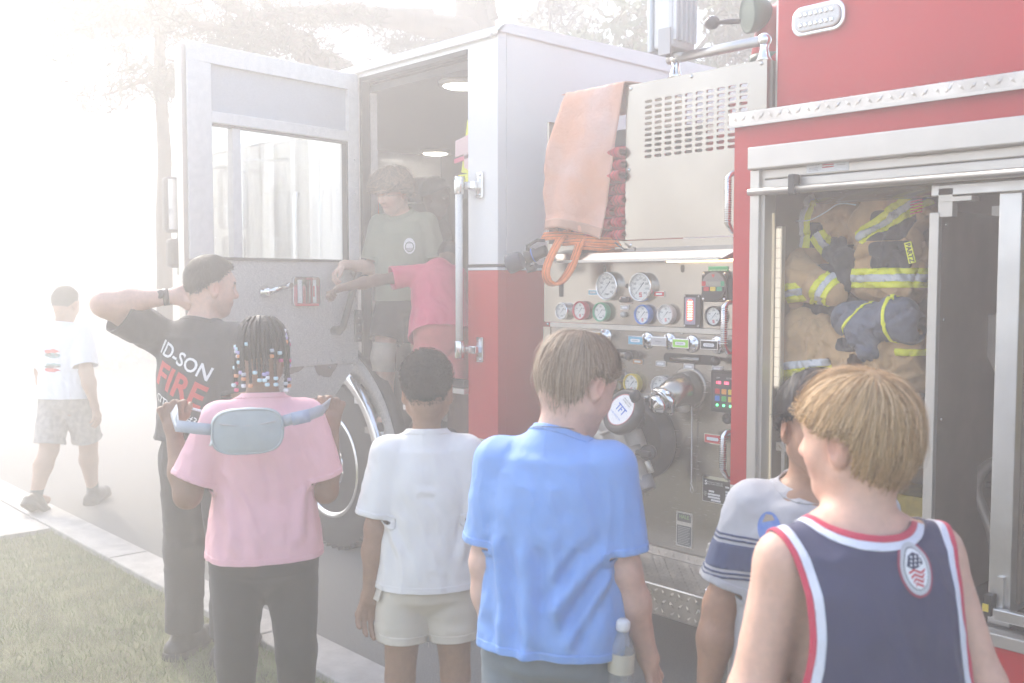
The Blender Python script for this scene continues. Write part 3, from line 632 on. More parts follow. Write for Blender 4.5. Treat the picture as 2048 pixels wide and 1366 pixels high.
rivets('corner_screw', [(p.x + a * .053, PY - .0205, p.z + b * .052) for a in (-1, 1) for b in (-1, 1)], .008, CHROME, gv)
sg = onY(1437, 541, PY); so = T(MB().quadbox(onpanel(sg.x, sg.z, PY - .004, roundrect(.098, .034, .002)), (0, -1, 0), .004), 'panel_sign', GREENB); panel_text('lettering', 'MASTER DISCHARGE', sg.x, sg.z, PY - .0045, .0098, PRINTW, so)
T(MBbox(-2.425, -2.405, PY - .012, PY - .001, 1.60, 1.70), 'edge_switch', BLACK)
# tank level gauge
p = onY(1387, 622, PY); tl = T(MB().quadbox(onpanel(p.x, p.z, PY - .012, roundrect(.088, .142, .008)), (0, -1, 0), .012), 'tank_level_gauge', BLACK, bevel=.002)
T(MB().quadbox(onpanel(p.x - .008, p.z, PY - .0135, roundrect(.055, .115, .004)), (0, -1, 0), .0015), 'level_face', mat('level_face', (.28, .27, .36), .5), tl); T(MB().quadbox(onpanel(p.x - .008, p.z + .003, PY - .016, roundrect(.032, .092, .014)), (0, -1, 0), .003), 'level_lens', mat('lens_red', (.55, .03, .03), .3, emit=(1, .08, .05), estr=.55), tl)
for i in range(8): T(MB().quadbox(onpanel(p.x - .006, p.z - .033 + i * .0104, PY - .0168, roundrect(.024, .005, .002)), (0, -1, 0), .0008), 'level_led', mat('lit_led', (1, .4, .3), .4, emit=(1, .35, .25), estr=2.2), tl)
rivets('corner_screw', [(p.x + a * .036, PY - .0125, p.z + b * .063) for a in (-1, 1) for b in (-1, 1)], .005, CHROME, tl)
# valve control rods: flange, rod, label handle
for (fx, fy, lx, ly, m_, nm) in ((1296, 681, 1272, 681, PALEB, 'pale blue'), (1340, 683, 1318, 683, GREYT, 'grey'), (1385, 688, 1362, 687, LIMEG, 'lime green'), (1437, 690, 1419, 690, BLACK, 'black'), (1212, 672, 1188, 672, YELB, 'yellow')):
    p = onY(fx, fy, PY + .004); fl = T(MB().lathe((p.x, PY + .004, p.z), (0, -1, 0), [(0, .038), (.006, .038), (.009, .034), (.011, .020), (.020, .017), (.021, .0)], 28), 'valve_control', CHROME); fl['label'] = nm + ' labelled pull control'
    rivets('flange_screw', [(p.x + .026 * math.cos(R(a)), PY - .006, p.z + .026 * math.sin(R(a))) for a in (45, 135, 225, 315)], .0065, CHROME, fl)
    T(MB().tube([(p.x, PY - .01, p.z), (p.x, PY - .055, p.z)], .010, 10), 'rod', BLACK, fl)
    q = onY(lx, ly, PY - .058); T(MB().quadbox(onpanel(q.x, q.z, PY - .062, roundrect(.088, .041, .003)), (0, -1, 0), .012), 'label_holder', CHROME, fl, bevel=.0015)
    T(MB().quadbox(onpanel(q.x, q.z, PY - .0635, roundrect(.080, .033, .002)), (0, -1, 0), .0015), 'label_face', m_, fl); T(MB().quadbox(onpanel(q.x, q.z, PY - .0645, roundrect(.054, .014, .006)), (0, -1, 0), .001), 'label_strip', PRINTW if m_ is not GREYT else GREYT, fl)
    panel_text('lettering', 'ACCESSORY' if m_ is BLACK else 'CROSSLAY', q.x, q.z, PY - .0648, .0075, PRINTK, fl)
# long lever slots
for x, y, wv, kx in ((1252, 708, .15, 1258), (1380, 718, .285, 1433)):
    p = onY(x, y, PY + .004); sl = T(MB().quadbox(onpanel(p.x, p.z, PY + .0022, roundrect(wv, .042, .0205)), (0, -1, 0), .0015), 'lever_slot', BLACK)
    k = onY(kx, y + 4, PY - .04); T(MB().sphere((k.x, PY - .045, k.z), .021, 14).tube([(k.x, PY - .03, k.z), (k.x - .03, PY + .0, k.z + .008)], .008, 8), 'lever_ball', BLACK, sl)
    T(MB().tube([(p.x - wv * .35, PY + .0, p.z - .004), (p.x + wv * .2, PY + .0, p.z)], .012, 8), 'lever_arm', STEELH, sl)
# discharge outlets with caps
def outlet(x, y, cap):
    p = onY(x, y, PY + .004); fl = T(MB().lathe((p.x, PY + .004, p.z), (0, -1, 0), [(0, .093), (.004, .093), (.005, .08)], 36), 'outlet_flange', STEELH)
    c = [Vector((p.x, PY, p.z)), Vector((p.x - .004, PY - .05, p.z - .004)), Vector((p.x - .012, PY - .095, p.z - .018)), Vector((p.x - .022, PY - .135, p.z - .042))]
    T(MB().tube(c, [.074, .072, .062, .052], 28), 'elbow', STEEL, fl)
    if cap:
        d = (c[3] - c[2]).normalized(); T(MB().lathe(c[3] - d * .012, d, [(0, .058), (.004, .062), (.026, .062), (.03, .055)], 36, scallop=(.06, 6)), 'collar', CHROME, fl); T(MB().lathe(c[3] + d * .018, d, [(0, .046), (.03, .044), (.036, .040), (.05, .020), (.054, .018), (.056, 0)], 28), 'cap', CHROME, fl)
        for a in (0.4, 2.5, 4.6): u, v, _ = ortho(d); q = c[3] + (u * math.cos(a) + v * math.sin(a)) * .064; T(MB().sphere(q, .014, 8), 'lug', CHROME, fl)
    T(MB().lathe((p.x - .005, PY - .04, p.z - .065), (0, 0, -1), [(0, .035), (.03, .034), (.034, .028)], 20), 'drip_collar', CAST, fl); return p
outlet(1378, 776, True); outlet(1232, 772, False)
# bead chain hanging from the cap
p0 = onY(1384, 812, PY - .02); p1 = onY(1383, 962, PY - .012); ch = empty('cap_chain', tuple(p0)); setpar(ch, TRK); bead = None
for i in range(46):
    t = i / 45; q = p0.lerp(p1, t)
    if bead is None: o = MB().sphere((0, 0, 0), .0042, 6).build('bead', CHROME); bead = o.data; o.location = q; setpar(o, ch)
    else: link('bead', bead, None, ch, loc=q)
T(MB().tube([p1, p1 + Vector((-.004, 0, -.012)), p1 + Vector((.004, 0, -.022)), p1 + Vector((.012, 0, -.04)), p1 + Vector((.004, 0, -.052)), p1 + Vector((-.006, 0, -.042)), p1 + Vector((-.002, 0, -.024))], .0018, 6), 'hook', CHROME, ch)
# pull handle left of the yellow gauge's neighbour
p = onY(1292, 797, PY + .004); ph = T(MB().quadbox(onpanel(p.x, p.z, PY - .002, roundrect(.075, .055, .004)), (0, -1, 0), .005), 'drain_valve', STEEL, bevel=.0015); T(MB().tube([(p.x + .01, PY - .004, p.z), (p.x + .008, PY - .03, p.z), (p.x - .05, PY - .05, p.z + .002), (p.x - .075, PY - .07, p.z + .004)], [.016, .012, .010, .010], 10), 'stem', CHROME, ph); T(MB().sphere((p.x - .085, PY - .075, p.z + .004), .024, 12), 'knob', BLACK, ph)
# control keypad partly behind the body edge
p = onY(1456, 783, PY + .004); kp = T(MB().quadbox(onpanel(p.x, p.z, PY - .014, roundrect(.15, .175, .008)), (0, -1, 0), .018), 'foam_control_pad', BLACK, bevel=.002)
T(MB().quadbox(onpanel(p.x, p.z, PY - .016, roundrect(.122, .148, .004)), (0, -1, 0), .002), 'pad_face', mat('pad_face', (.05, .048, .05), .5), kp)
for i, c_ in enumerate((PRINTR, mat('orange_key', (.75, .3, .04), .5), YELB, BLUEB, mat('green_key', (.05, .4, .08), .5), YELB)): T(MB().quadbox(onpanel(p.x - .038 + (i % 3) * .033, p.z - .0 - (i // 3) * .03, PY - .0185, roundrect(.023, .022, .003)), (0, -1, 0), .0025), 'key', c_, kp)
for i in range(3): T(MB().sphere((p.x - .038 + i * .033, PY - .018, p.z - .058), .006, 8), 'green_lamp', mat('green_led', (.1, .6, .2), .4, emit=(.1, 1, .3), estr=.8), kp)
for dx in (-.033, .006): panel_text('digits', '188', p.x + dx, p.z + .036, PY - .0178, .017, mat('red_digits', (.7, .05, .1), .5, emit=(1, .08, .15), estr=1.0), kp, bold=.0004)
panel_text('lettering', 'GPM', p.x - .035, p.z + .056, PY - .0178, .009, PRINTW, kp); panel_text('lettering', 'TOTAL', p.x + .02, p.z + .056, PY - .0178, .009, PRINTW, kp)
p = onY(1455, 837, PY + .004); T(MB().lathe((p.x, PY + .004, p.z), (0, -1, 0), [(0, .024), (.006, .023), (.007, .012), (.004, .010), (.004, 0)], 20), 'buzzer', BLACK)
# ribbed pull handles along the panel edge
for (y0, y1, x) in ((345, 462, 1462), (603, 705, 1454), (862, 955, 1452)):
    a = onY(x, y0, PY - .04); b = onY(x, y1, PY - .04); X = a.x; g_ = T(MB().tube([(X + .02, PY, a.z), (X, PY - .035, a.z - .004), (X - .006, PY - .05, a.z - .02), (X - .006, PY - .05, b.z + .03), (X, PY - .03, b.z), (X + .02, PY, b.z - .006)], [.011, .012, .0135, .0135, .011, .010], 12), 'pull_handle', CHROME)
    nr = int((a.z - b.z - .05) / .009)
    for i in range(nr): T(MB().lathe((X - .006, PY - .05, b.z + .035 + i * .009), (0, 0, 1), [(0, .0145), (.002, .0155), (.004, .0145)], 8, caps=False), 'grip_rib', ALU, g_)
p = onY(1426, 878, PY - .05); o = T(MB().quadbox(onpanel(p.x, p.z, PY - .052, roundrect(.088, .042, .003)), (0, -1, 0), .010), 'red_label_holder', CHROME); T(MB().quadbox(onpanel(p.x, p.z, PY - .0535, roundrect(.08, .034, .002)), (0, -1, 0), .0015), 'face', PRINTR, o); T(MB().quadbox(onpanel(p.x, p.z, PY - .0545, roundrect(.06, .014, .006)), (0, -1, 0), .001), 'strip', PRINTW, o); T(MB().tube([(p.x + .04, PY - .05, p.z), (p.x + .06, PY, p.z + .02)], .008, 8), 'arm', CHROME, o)
# rating plate, pump maker plate, drain knob
p = onY(1438, 982, PY + .004); rp = T(MB().quadbox(onpanel(p.x, p.z, PY - .000, roundrect(.165, .108, .003)), (0, -1, 0), .003), 'rating_plate', ALU); T(MB().quadbox(onpanel(p.x, p.z - .002, PY - .0008, roundrect(.158, .098, .003)), (0, -1, 0), .0007), 'plate_face', BLACK, rp)
T(MBbox(p.x - .075, p.x + .05, PY - .006, PY - .001, p.z + .046, p.z + .06), 'plate_lip', CHROME, rp)
for (dx, dz, ww) in ((-.035, -.006, .028), (-.022, -.019, .062), (-.022, -.031, .062), (-.012, -.043, .05), (.052, .002, .032), (.052, -.010, .032), (.052, -.022, .032), (.045, .022, .02)): T(MB().quadbox(onpanel(p.x + dx, p.z + dz, PY - .0014, roundrect(ww, .0085, .001, 1)), (0, -1, 0), .0005), 'white_field', PRINTW, rp)
panel_text('emblem', 'S', p.x - .064, p.z + .028, PY - .0012, .026, PRINTW, rp, bold=.001); panel_text('lettering', 'MANUFACTURED BY\nMAX PUMP TEST RPM', p.x - .018, p.z + .028, PY - .0012, .0085, PRINTW, rp); panel_text('lettering', 'TEST\nSPEED\nPSI', p.x - .066, p.z - .02, PY - .0012, .0075, PRINTW, rp)
p = onY(1369, 1059, PY + .004); hp = T(MB().quadbox(onpanel(p.x, p.z, PY + .001, roundrect(.086, .152, .003)), (0, -1, 0), .003), 'pump_maker_plate', ALU); T(MB().quadbox(onpanel(p.x, p.z + .052, PY + .0002, roundrect(.074, .036, .002)), (0, -1, 0), .0007), 'plate_face', mat('plate_grey', (.12, .13, .12), .5), hp); T(MB().quadbox(onpanel(p.x, p.z - .027, PY + .0002, roundrect(.078, .088, .002)), (0, -1, 0), .0007), 'plate_face', MATS['plate_grey'], hp)
panel_text('lettering', 'HALE', p.x, p.z + .055, PY - .0003, .022, mat('hale_green', (.30, .42, .20), .5), hp, bold=.0008)
for i in range(11): T(MB().quadbox(onpanel(p.x + .002, p.z + .008 - i * .0072, PY - .0003, [(-.034, 0), (.03 - (i * 7 % 3) * .004, 0), (.03 - (i * 7 % 3) * .004, .0028), (-.034, .0028)]), (0, -1, 0), .0004), 'text_line', GREYT, hp)
rivets('plate_rivet', [(p.x + a * .036, PY + .0, p.z + b * .066) for a in (-1, 1) for b in (-1, 1)], .005, CHROME, hp)
p = onY(1437, 1102, PY - .02); dk = T(MB().lathe((p.x, PY + .003, p.z), (0, -1, 0), [(0, .016), (.02, .016), (.022, .044), (.026, .048), (.044, .048), (.05, .042), (.05, .034), (.046, .032), (.046, 0)], 48, scallop=(.05, 8)), 'drain_knob', CHROME); T(MB().lathe((p.x, PY - .044, p.z), (0, -1, 0), [(0, .031), (.003, .031), (.004, 0)], 24), 'knob_face', BLACK, dk)
for dz in (-.008, .004): T(MBbox(p.x - .014, p.x + .014, PY - .0495, PY - .0475, p.z + dz, p.z + dz + .004), 'knob_mark', GREYT, dk)
# large intake relief valve: body, black hand wheel with label, relief outlet
p = onY(1290, 878, PY + .004); IC = Vector((p.x, PY, p.z)); iv = T(MB().lathe(IC + Vector((0, .006, 0)), (0, -1, 0), [(0, .175), (.012, .175), (.02, .165), (.075, .160), (.08, .15)], 48), 'intake_valve', BLACK)
ax = Vector((-.50, -.80, -.30)).normalized(); b0 = IC + Vector((-.02, -.07, 0))
T(MB().lathe(b0, ax, [(-.03, .135), (.0, .148), (.03, .150), (.05, .142), (.052, .150), (.07, .150), (.072, .140), (.13, .128), (.135, .136), (.15, .136), (.155, .12), (.20, .105)], 44), 'valve_body', CAST, iv)
T(MB().lathe(b0 + ax * .19, ax, [(0, .125), (.02, .135), (.05, .135), (.06, .12), (.055, .10)], 40, scallop=(.02, 12)), 'swivel_ring', BLACK, iv)
for k in range(8): u, v, _ = ortho(ax); a = k * math.pi / 4; q = b0 + ax * .1 + (u * math.cos(a) + v * math.sin(a)) * .135; T(MB().tube([q - ax * .06, q + ax * .05], .007, 6), 'web', CAST, iv)
wd_ = Vector((-.05, -.88, .48)).normalized(); wc = onY(1246, 822, PY - .27); T(MB().lathe(wc, wd_, [(-.035, .06), (-.03, .094), (-.02, .102), (.006, .102), (.014, .092), (.014, .072), (.010, .070)], 40), 'hand_wheel', BLACK, iv)
T(MB().tube([wc - wd_ * .03, wc - wd_ * .12], .03, 14), 'wheel_stem', BLACK, iv)
kq = onY(1268, 800, PY - .30); T(MB().tube([wc + Vector((.06, 0, .06)), kq], [.012, .013], 10).sphere(kq + Vector((.015, -.01, .02)), .026, 12), 'crank_knob', BLACK, iv)
lab = T(MB().lathe(wc, wd_, [(.0135, .071), (.0145, .071), (.0150, 0)], 36, smooth=False), 'round_label', mat('white_label', (.72, .71, .70), .5), iv); T(MB().lathe(wc, wd_, [(.0142, .0725), (.0152, .0725), (.0152, .068), (.0142, .068)], 36, caps=False), 'label_rim', mat('label_rim', (.45, .16, .16), .5), iv)
def on_disc(s, size, dx, dz, m_, nm, bold=0., ital=False):
    me = text_mesh(s, size, bold=bold).copy(); z = wd_; x = Vector((1, 0, 0)); x = (x - z * x.dot(z)).normalized(); x = (x * math.cos(R(-32)) + z.cross(x) * math.sin(R(-32))); y = z.cross(x)
    M = Matrix(((x.x, y.x, z.x, 0), (x.y, y.y, z.y, 0), (x.z, y.z, z.z, 0), (0, 0, 0, 1))); o_ = wc + z * .0158 + x * dx + y * dz; me.transform(Matrix.Translation(o_) @ M @ (Matrix.Shear('XY', 4, (.25, 0)) if ital else Matrix.Identity(4))); return link(nm, me, m_, iv)
on_disc('TFT', .042, 0, 0, PRINTB, 'lettering', .0012, True); on_disc('TASK FORCE TIPS', .0105, 0, -.034, PRINTB, 'lettering'); on_disc('OPEN SLOWLY\nINTAKE VALVE', .0095, 0, .040, PRINTK, 'lettering')
q0 = onY(1262, 905, PY - .20); q1 = onY(1290, 985, PY - .20); rd = (q1 - q0).normalized(); T(MB().lathe(q0, rd, [(-.02, .05), (.0, .052), (.012, .052), (.014, .062), (.03, .062), (.032, .050), (.11, .047), (.112, .052), (.17, .052), (.175, .04), (.17, .03)], 32), 'relief_outlet', CAST, iv); T(MB().lathe(q0 + rd * .113, rd, [(0, .054), (.05, .056), (.062, .05), (.06, .04)], 28, scallop=(.05, 4)), 'outlet_cap', mat('grey_cap', (.22, .21, .21), .5), iv)
q2 = onY(1296, 905, PY - .22); T(MB().lathe(q2, (.5, -.8, .1), [(-.05, .03), (0, .034), (.016, .034), (.02, .02)], 16).box(q2.x - .04, q2.x + .04, q2.y - .04, q2.y - .02, q2.z - .012, q2.z + .012, bev=.006), 'bleeder_knob', BLACK, iv); T(MB().tube([q2 + Vector((.02, -.03, -.03)), q2 + Vector((.045, -.03, -.075))], .012, 8), 'bleeder_tap', CAST, iv)
wl = onY(1205, 845, PY - .10); wp = MB(); dx_ = Vector((.80, 0, .60)); dz_ = Vector((-.6, 0, .8)); wp.quadbox([wl + dx_ * a * .085 + dz_ * b * .032 for a, b in ((-1, -1), (1, -1), (1, 1), (-1, 1))], (0, -1, 0), .003); wo = T(wp, 'warning_plate', BLACK, iv)
for k in range(3): T(MB().quadbox([wl + dx_ * a * .07 + dz_ * (b * .004 + (k - 1) * .017) + Vector((0, -.001, 0)) for a, b in ((-1, -1), (.85 - k * .2, -1), (.85 - k * .2, 1), (-1, 1))], (0, -1, 0), .0008), 'warning_text', GREYT, iv)
T(MB().quadbox([wl + dx_ * .12 + dz_ * .0 + Vector(v) for v in ((-.03, 0, -.02), (.03, 0, 0), (.0, 0, .035))], (0, -1, 0), .003), 'yellow_triangle', YELB, iv)
# ---- lower running step with raised tread
def tread_bars(mb, o, ex, ey, n, nu, nv, pu, pv, L=.028, wd=.0085, hgt=.0045):
    """alternating raised bars, as on chequer plate"""
    for i in range(nu):
        for j in range(nv):
            c = o + ex * ((i + .5) * pu) + ey * ((j + .5) * pv); a = R(45 if (i + j) % 2 else -45); d = ex * math.cos(a) + ey * math.sin(a); s_ = ex * -math.sin(a) + ey * math.cos(a)
            mb.add([c - d * L / 2, c + s_ * wd / 2 + n * hgt * .9, c + d * L / 2, c - s_ * wd / 2 + n * hgt * .9, c + n * hgt], [(0, 3, 4), (3, 2, 4), (2, 1, 4), (1, 0, 4)], False)
SX0, SX1, SY = -3.50, -2.235, 3.105
stp = T(MBbox(SX0, SX1, SY, S_ + .11, .335, .465, bev=.008), 'running_step', TREAD)
tb = MB(); tread_bars(tb, Vector((SX0 + .01, SY + .01, .465)), Vector((1, 0, 0)), Vector((0, 1, 0)), Vector((0, 0, 1)), 36, 9, .034, .034); o = T(tb, 'tread_bars', TREAD, stp); o['kind'] = 'stuff'
tb = MB(); tread_bars(tb, Vector((SX0 + .01, SY, .337)), Vector((1, 0, 0)), Vector((0, 0, 1)), Vector((0, -1, 0)), 30, 3, .041, .040, .038, .011, .006); tread_bars(tb, Vector((SX1, SY + .01, .337)), Vector((0, 1, 0)), Vector((0, 0, 1)), Vector((1, 0, 0)), 7, 3, .041, .04, .038, .011, .006); o = T(tb, 'tread_bars', TREAD, stp); o['kind'] = 'stuff'
kick = T(MBbox(PX0 + .05, PX1, PY - .004, PY + .02, .467, .503), 'kick_plate', TREAD); tb = MB(); tread_bars(tb, Vector((PX0 + .06, PY - .004, .467)), Vector((1, 0, 0)), Vector((0, 0, 1)), Vector((0, -1, 0)), 29, 1, .041, .036, .036, .010, .005); o = T(tb, 'tread_bars', TREAD, kick); o['kind'] = 'stuff'
rivets('step_bolt', [(-2.33, 3.18, .466)], .012, CHROME, stp, axis=(0, 0, 1))
T(MBbox(PX0, 3.0, PY + .1, 5.4, .34, .52), 'frame_rail', BLACK)
# ---- upper louvred module, hose bed
BX0, BX1, BZ0, BZ1 = -2.995, -2.262, 1.872, 2.562
def slotted(x0, x1, z0, z1, Y, holes, t=.003):
    """plate with round-ended slots cut through it; holes = (cols x, rows z, w, h) on a regular grid"""
    cols, rows, hw, hh = holes; mb = MB(); xs = [x0] + [c - (cols[1] - cols[0]) / 2 for c in cols] + [cols[-1] + (cols[1] - cols[0]) / 2, x1]; zs = [z0] + [r - (rows[1] - rows[0]) / 2 for r in rows] + [rows[-1] + (rows[1] - rows[0]) / 2, z1]
    for i in range(len(xs) - 1):
        for j in range(len(zs) - 1):
            a0, a1, c0, c1 = xs[i], xs[i + 1], zs[j], zs[j + 1]
            if 1 <= i <= len(cols) and 1 <= j <= len(rows):
                cx, cz_ = cols[i - 1], rows[j - 1]; ring = [(cx + p, cz_ + q) for p, q in roundrect(hw, hh, hh * .48, 3)]; n = len(ring)
                outer = []
                for (p, q) in ring:
                    dx, dz = p - cx, q - cz_; k = min((a1 - cx) / abs(dx) if abs(dx) > 1e-9 else 9e9, (c1 - cz_) / abs(dz) if abs(dz) > 1e-9 else 9e9); outer.append((cx + dx * k, cz_ + dz * k))
                V = [(p, Y, q) for p, q in ring] + [(p, Y, q) for p, q in outer] + [(p, Y + .012, q) for p, q in ring]
                F = [(k, (k + 1) % n, n + (k + 1) % n, n + k) for k in range(n)] + [(k, 2 * n + k, 2 * n + (k + 1) % n, (k + 1) % n) for k in range(n)]
                # corners of the cell
                cor = [(a1, c1), (a0, c1), (a0, c0), (a1, c0)]; per = n // 4
                V += [(p, Y, q) for p, q in cor]
                for k in range(4): i0 = n + per * (k) + per - 1; 
                mb.add(V, F)
                for k in range(n):
                    o1, o2 = outer[k], outer[(k + 1) % n]
                    if abs(o1[0] - o2[0]) > 1e-6 and abs(o1[1] - o2[1]) > 1e-6:
                        c_ = min(cor, key=lambda c: (c[0] - (o1[0] + o2[0]) / 2) ** 2 + (c[1] - (o1[1] + o2[1]) / 2) ** 2); mb.add([(o1[0], Y, o1[1]), (o2[0], Y, o2[1]), (c_[0], Y, c_[1])], [(0, 1, 2)])
            else: mb.add([(a0, Y, c0), (a1, Y, c0), (a1, Y, c1), (a0, Y, c1)], [(0, 1, 2, 3)])
    return mb
g0 = onY(1297, 208, PY); g1 = onY(1487, 183, PY); g2 = onY(1477, 290, PY); ncol, nrow = 10, 11
cols = [g0.x + (g1.x - g0.x) * i / (ncol - 1) for i in range(ncol)]; rows = [2.555 - .085 - i * .0325 for i in range(nrow)][::-1]
zz = np.linspace(onY(1297, 313, PY).z, onY(1297, 203, PY).z, nrow); rows = [float(v) for v in zz]
lv_ = T(slotted(BX0, BX1, BZ0, BZ1, PY, (cols, rows, .040, .0142)), 'louvred_panel', STEEL)
w = MB(); w.box(BX1 - .003, BX1, PY + .001, PY + .42, BZ0, BZ1); w.box(BX0, BX1 - .003, PY + .001, PY + .02, BZ1 - .003, BZ1); w.box(BX0, BX0 + .003, PY + .001, PY + .42, BZ0, BZ1); T(w, 'module_sides', STEEL)
rivets('panel_bolt', [tuple(onY(x, y, PY)) for x, y in ((1262, 178), (1258, 340), (1383, 153), (1523, 127), (1262, 490))], .009)
T(MB().tube([(-2.62, PY + .26, 2.36), (-2.62, PY + .26, 2.46), (-2.45, PY + .26, 2.46), (-2.45, PY + .26, 2.36)], .014, 8).box(-2.72, -2.40, PY + .2, PY + .34, 2.18, 2.34, bev=.02), 'red_valve_actuator', RED)
T(MBbox(-2.98, -2.75, PY + .25, PY + .36, 1.9, 2.4), 'air_horn_housing', ALU)
T(MBbox(PX0 + .04, BX0 - .005, PY + .40, PY + .42, 1.868, 2.45), 'hose_bed_back', mat('hose_bed_grey', (.10, .10, .10), .8))
T(MBbox(PX0 + .02, PX0 + .034, PY, PY + .45, 1.868, 2.46), 'hose_bed_side', STEEL)
# top rail on stanchions
ra = onY(1345, 112, PY + .02); rb_ = onY(1530, 84, PY + .02); rz = (ra.z + rb_.z) / 2; X0r, X1r = ra.x, rb_.x
rl = T(MB().tube([(X0r - .03, PY + .03, rz), (X1r, PY + .03, rz)], .021, 16), 'roof_rail', mat('fluted_rail', (.6, .58, .55), .3, 1., bump=.6, bscale=60, bstretch=(.02, 1, 1)))
for X in (X0r + .01, X1r - .01): T(MB().tube([(X, PY + .03, BZ1 - .002), (X, PY + .03, BZ1 + .015), (X, PY + .03, BZ1 + .05), (X, PY + .03, rz)], [.036, .026, .017, .024], 14).sphere((X, PY + .03, rz), .029, 12), 'stanchion', CHROME, rl)
# floodlight on the rail
fp = onY(1345, 45, PY - .0); fl_ = T(MB().box(fp.x - .05, fp.x + .05, PY - .07, PY + .10, fp.z - .12, fp.z + .14, bev=.015), 'floodlight', mat('lamp_housing_white', (.72, .71, .69), .4)); T(MBbox(fp.x - .075, fp.x - .052, PY - .08, PY + .11, fp.z - .13, fp.z + .15, bev=.008), 'lens', mat('lamp_lens', (.55, .58, .6), .1, spec=.8), fl_); T(MBbox(fp.x - .012, fp.x + .05, PY - .08, PY - .071, fp.z - .15, fp.z - .04), 'side_bracket', GREYT, fl_); T(MB().tube([(fp.x + .02, PY + .03, rz), (fp.x + .02, PY + .03, fp.z - .13)], .03, 12), 'yoke', mat('lamp_housing_white', (.7, .7, .7)), fl_)
for k in range(5): T(MBbox(fp.x + .051, fp.x + .068, PY - .06 + k * .032, PY - .046 + k * .032, fp.z - .09, fp.z + .11), 'cooling_fin', MATS['lamp_housing_white'], fl_)
# hand-aimed spotlight, red deck gun behind
sp = onY(1500, 28, PY + .25); sd_ = Vector((-.50, -.82, -.1)).normalized(); sl_ = T(MB().lathe(sp, sd_, [(-.09, .02), (-.08, .05), (-.02, .078), (.012, .082), (.016, .074), (.010, .066)], 32), 'spotlight', mat('dark_green_rim', (.04, .10, .07), .5)); T(MB().lathe(sp, sd_, [(.006, .068), (.009, .05), (.010, 0)], 28), 'lens', CHROME, sl_); T(MB().tube([sp + Vector((-.03, -.03, -.03)), sp + Vector((-.13, -.06, -.02))], .012, 8).sphere(sp + Vector((-.15, -.065, -.02)), .03, 10, (1.3, 1, 1)), 'aim_handle', BLACK, sl_)
dg = onY(1540, 60, PY + .35); T(MB().tube([dg + Vector((.1, 0, -.2)), dg + Vector((-.02, 0, -.1)), dg + Vector((0, 0, .0)), dg + Vector((.05, 0, .05)), dg + Vector((.2, 0, .1))], [.07, .07, .065, .06, .06], 18), 'deck_gun', RED); T(MB().lathe(dg + Vector((-.0, 0, -.14)), (0, 0, 1), [(0, .085), (.03, .085)], 20), 'deck_gun_ring', MATS['dark_green_rim'])
# ---- rear body: red side, ledge, upper body
BXL = -2.34; UBX = -2.243; UBY = S_ + .14
rbm = MB(); rbm.box(BXL, -2.258, S_, S_ + .05, .866, 2.29); rbm.box(-2.2578, 2.6, S_, S_ + .05, 2.205, 2.29); T(rbm, 'body_side', RED)
for z0, z1, m_, nm in ((.836, .8655, CREAM, 'cream_stripe'), (.806, .8355, RED, 'body_side'), (.648, .8055, CREAM, 'cream_stripe'), (.612, .6475, RED, 'body_side'), (.578, .6115, CREAM, 'cream_stripe'), (.30, .5775, RED, 'body_side')): T(MBbox(BXL, -2.258, S_, S_ + .05, z0, z1), nm, m_)
T(MBbox(-2.2578, 2.6, S_ - .002, S_ + .05, .30, .485), 'body_sill', RED)
T(MBbox(BXL, BXL + .02, S_ + .051, 5.5, .3, 2.29), 'body_front_wall', RED)
up_ = T(MBbox(UBX, 2.6, UBY, 5.5, 2.345, 3.72), 'upper_body', RED, bevel=.006); T(MBbox(UBX - .012, UBX - .001, UBY + .01, 5.48, 2.35, 3.70), 'added_bounce_plate', TREAD)  # unseen plate added ahead of the upper body to cut its red bounce
lg = T(MBbox(BXL - .012, 2.6, S_ - .03, UBY - .001, 2.291, 2.343, bev=.006), 'ledge', TREAD); tb = MB(); tread_bars(tb, Vector((BXL, S_ - .028, 2.343)), Vector((1, 0, 0)), Vector((0, 1, 0)), Vector((0, 0, 1)), 34, 4, .04, .04, .036, .010, .005); tread_bars(tb, Vector((BXL, S_ - .0305, 2.296)), Vector((1, 0, 0)), Vector((0, 0, 1)), Vector((0, -1, 0)), 34, 1, .04, .044, .036, .010, .003); o = T(tb, 'tread_bars', TREAD, lg); o['kind'] = 'stuff'
T(MBbox(BXL - .01, 2.6, S_ - .036, S_ - .029, 2.285, 2.296), 'ledge_lip', ALUP, lg)
# warning light on the upper body
p = onY(1640, 38, UBY); wl_ = T(MB().quadbox(onpanel(p.x, p.z, UBY - .018, roundrect(.225, .115, .045, 6)), (0, -1, 0), .018), 'warning_light', CHROME, bevel=.006); T(MB().quadbox(onpanel(p.x, p.z, UBY - .03, roundrect(.195, .086, .036, 6)), (0, -1, 0), .014), 'clear_lens', mat('clear_lens', (.62, .60, .55), .12, spec=.7, coat=.6), wl_, bevel=.006)
for i in range(2):
    for j in range(7): T(MB().lathe((p.x - .066 + j * .022, UBY - .0305, p.z - .019 + i * .038), (0, -1, 0), [(0, .010), (.002, .008), (.003, .0)], 10), 'reflector_cup', CHROME, wl_)
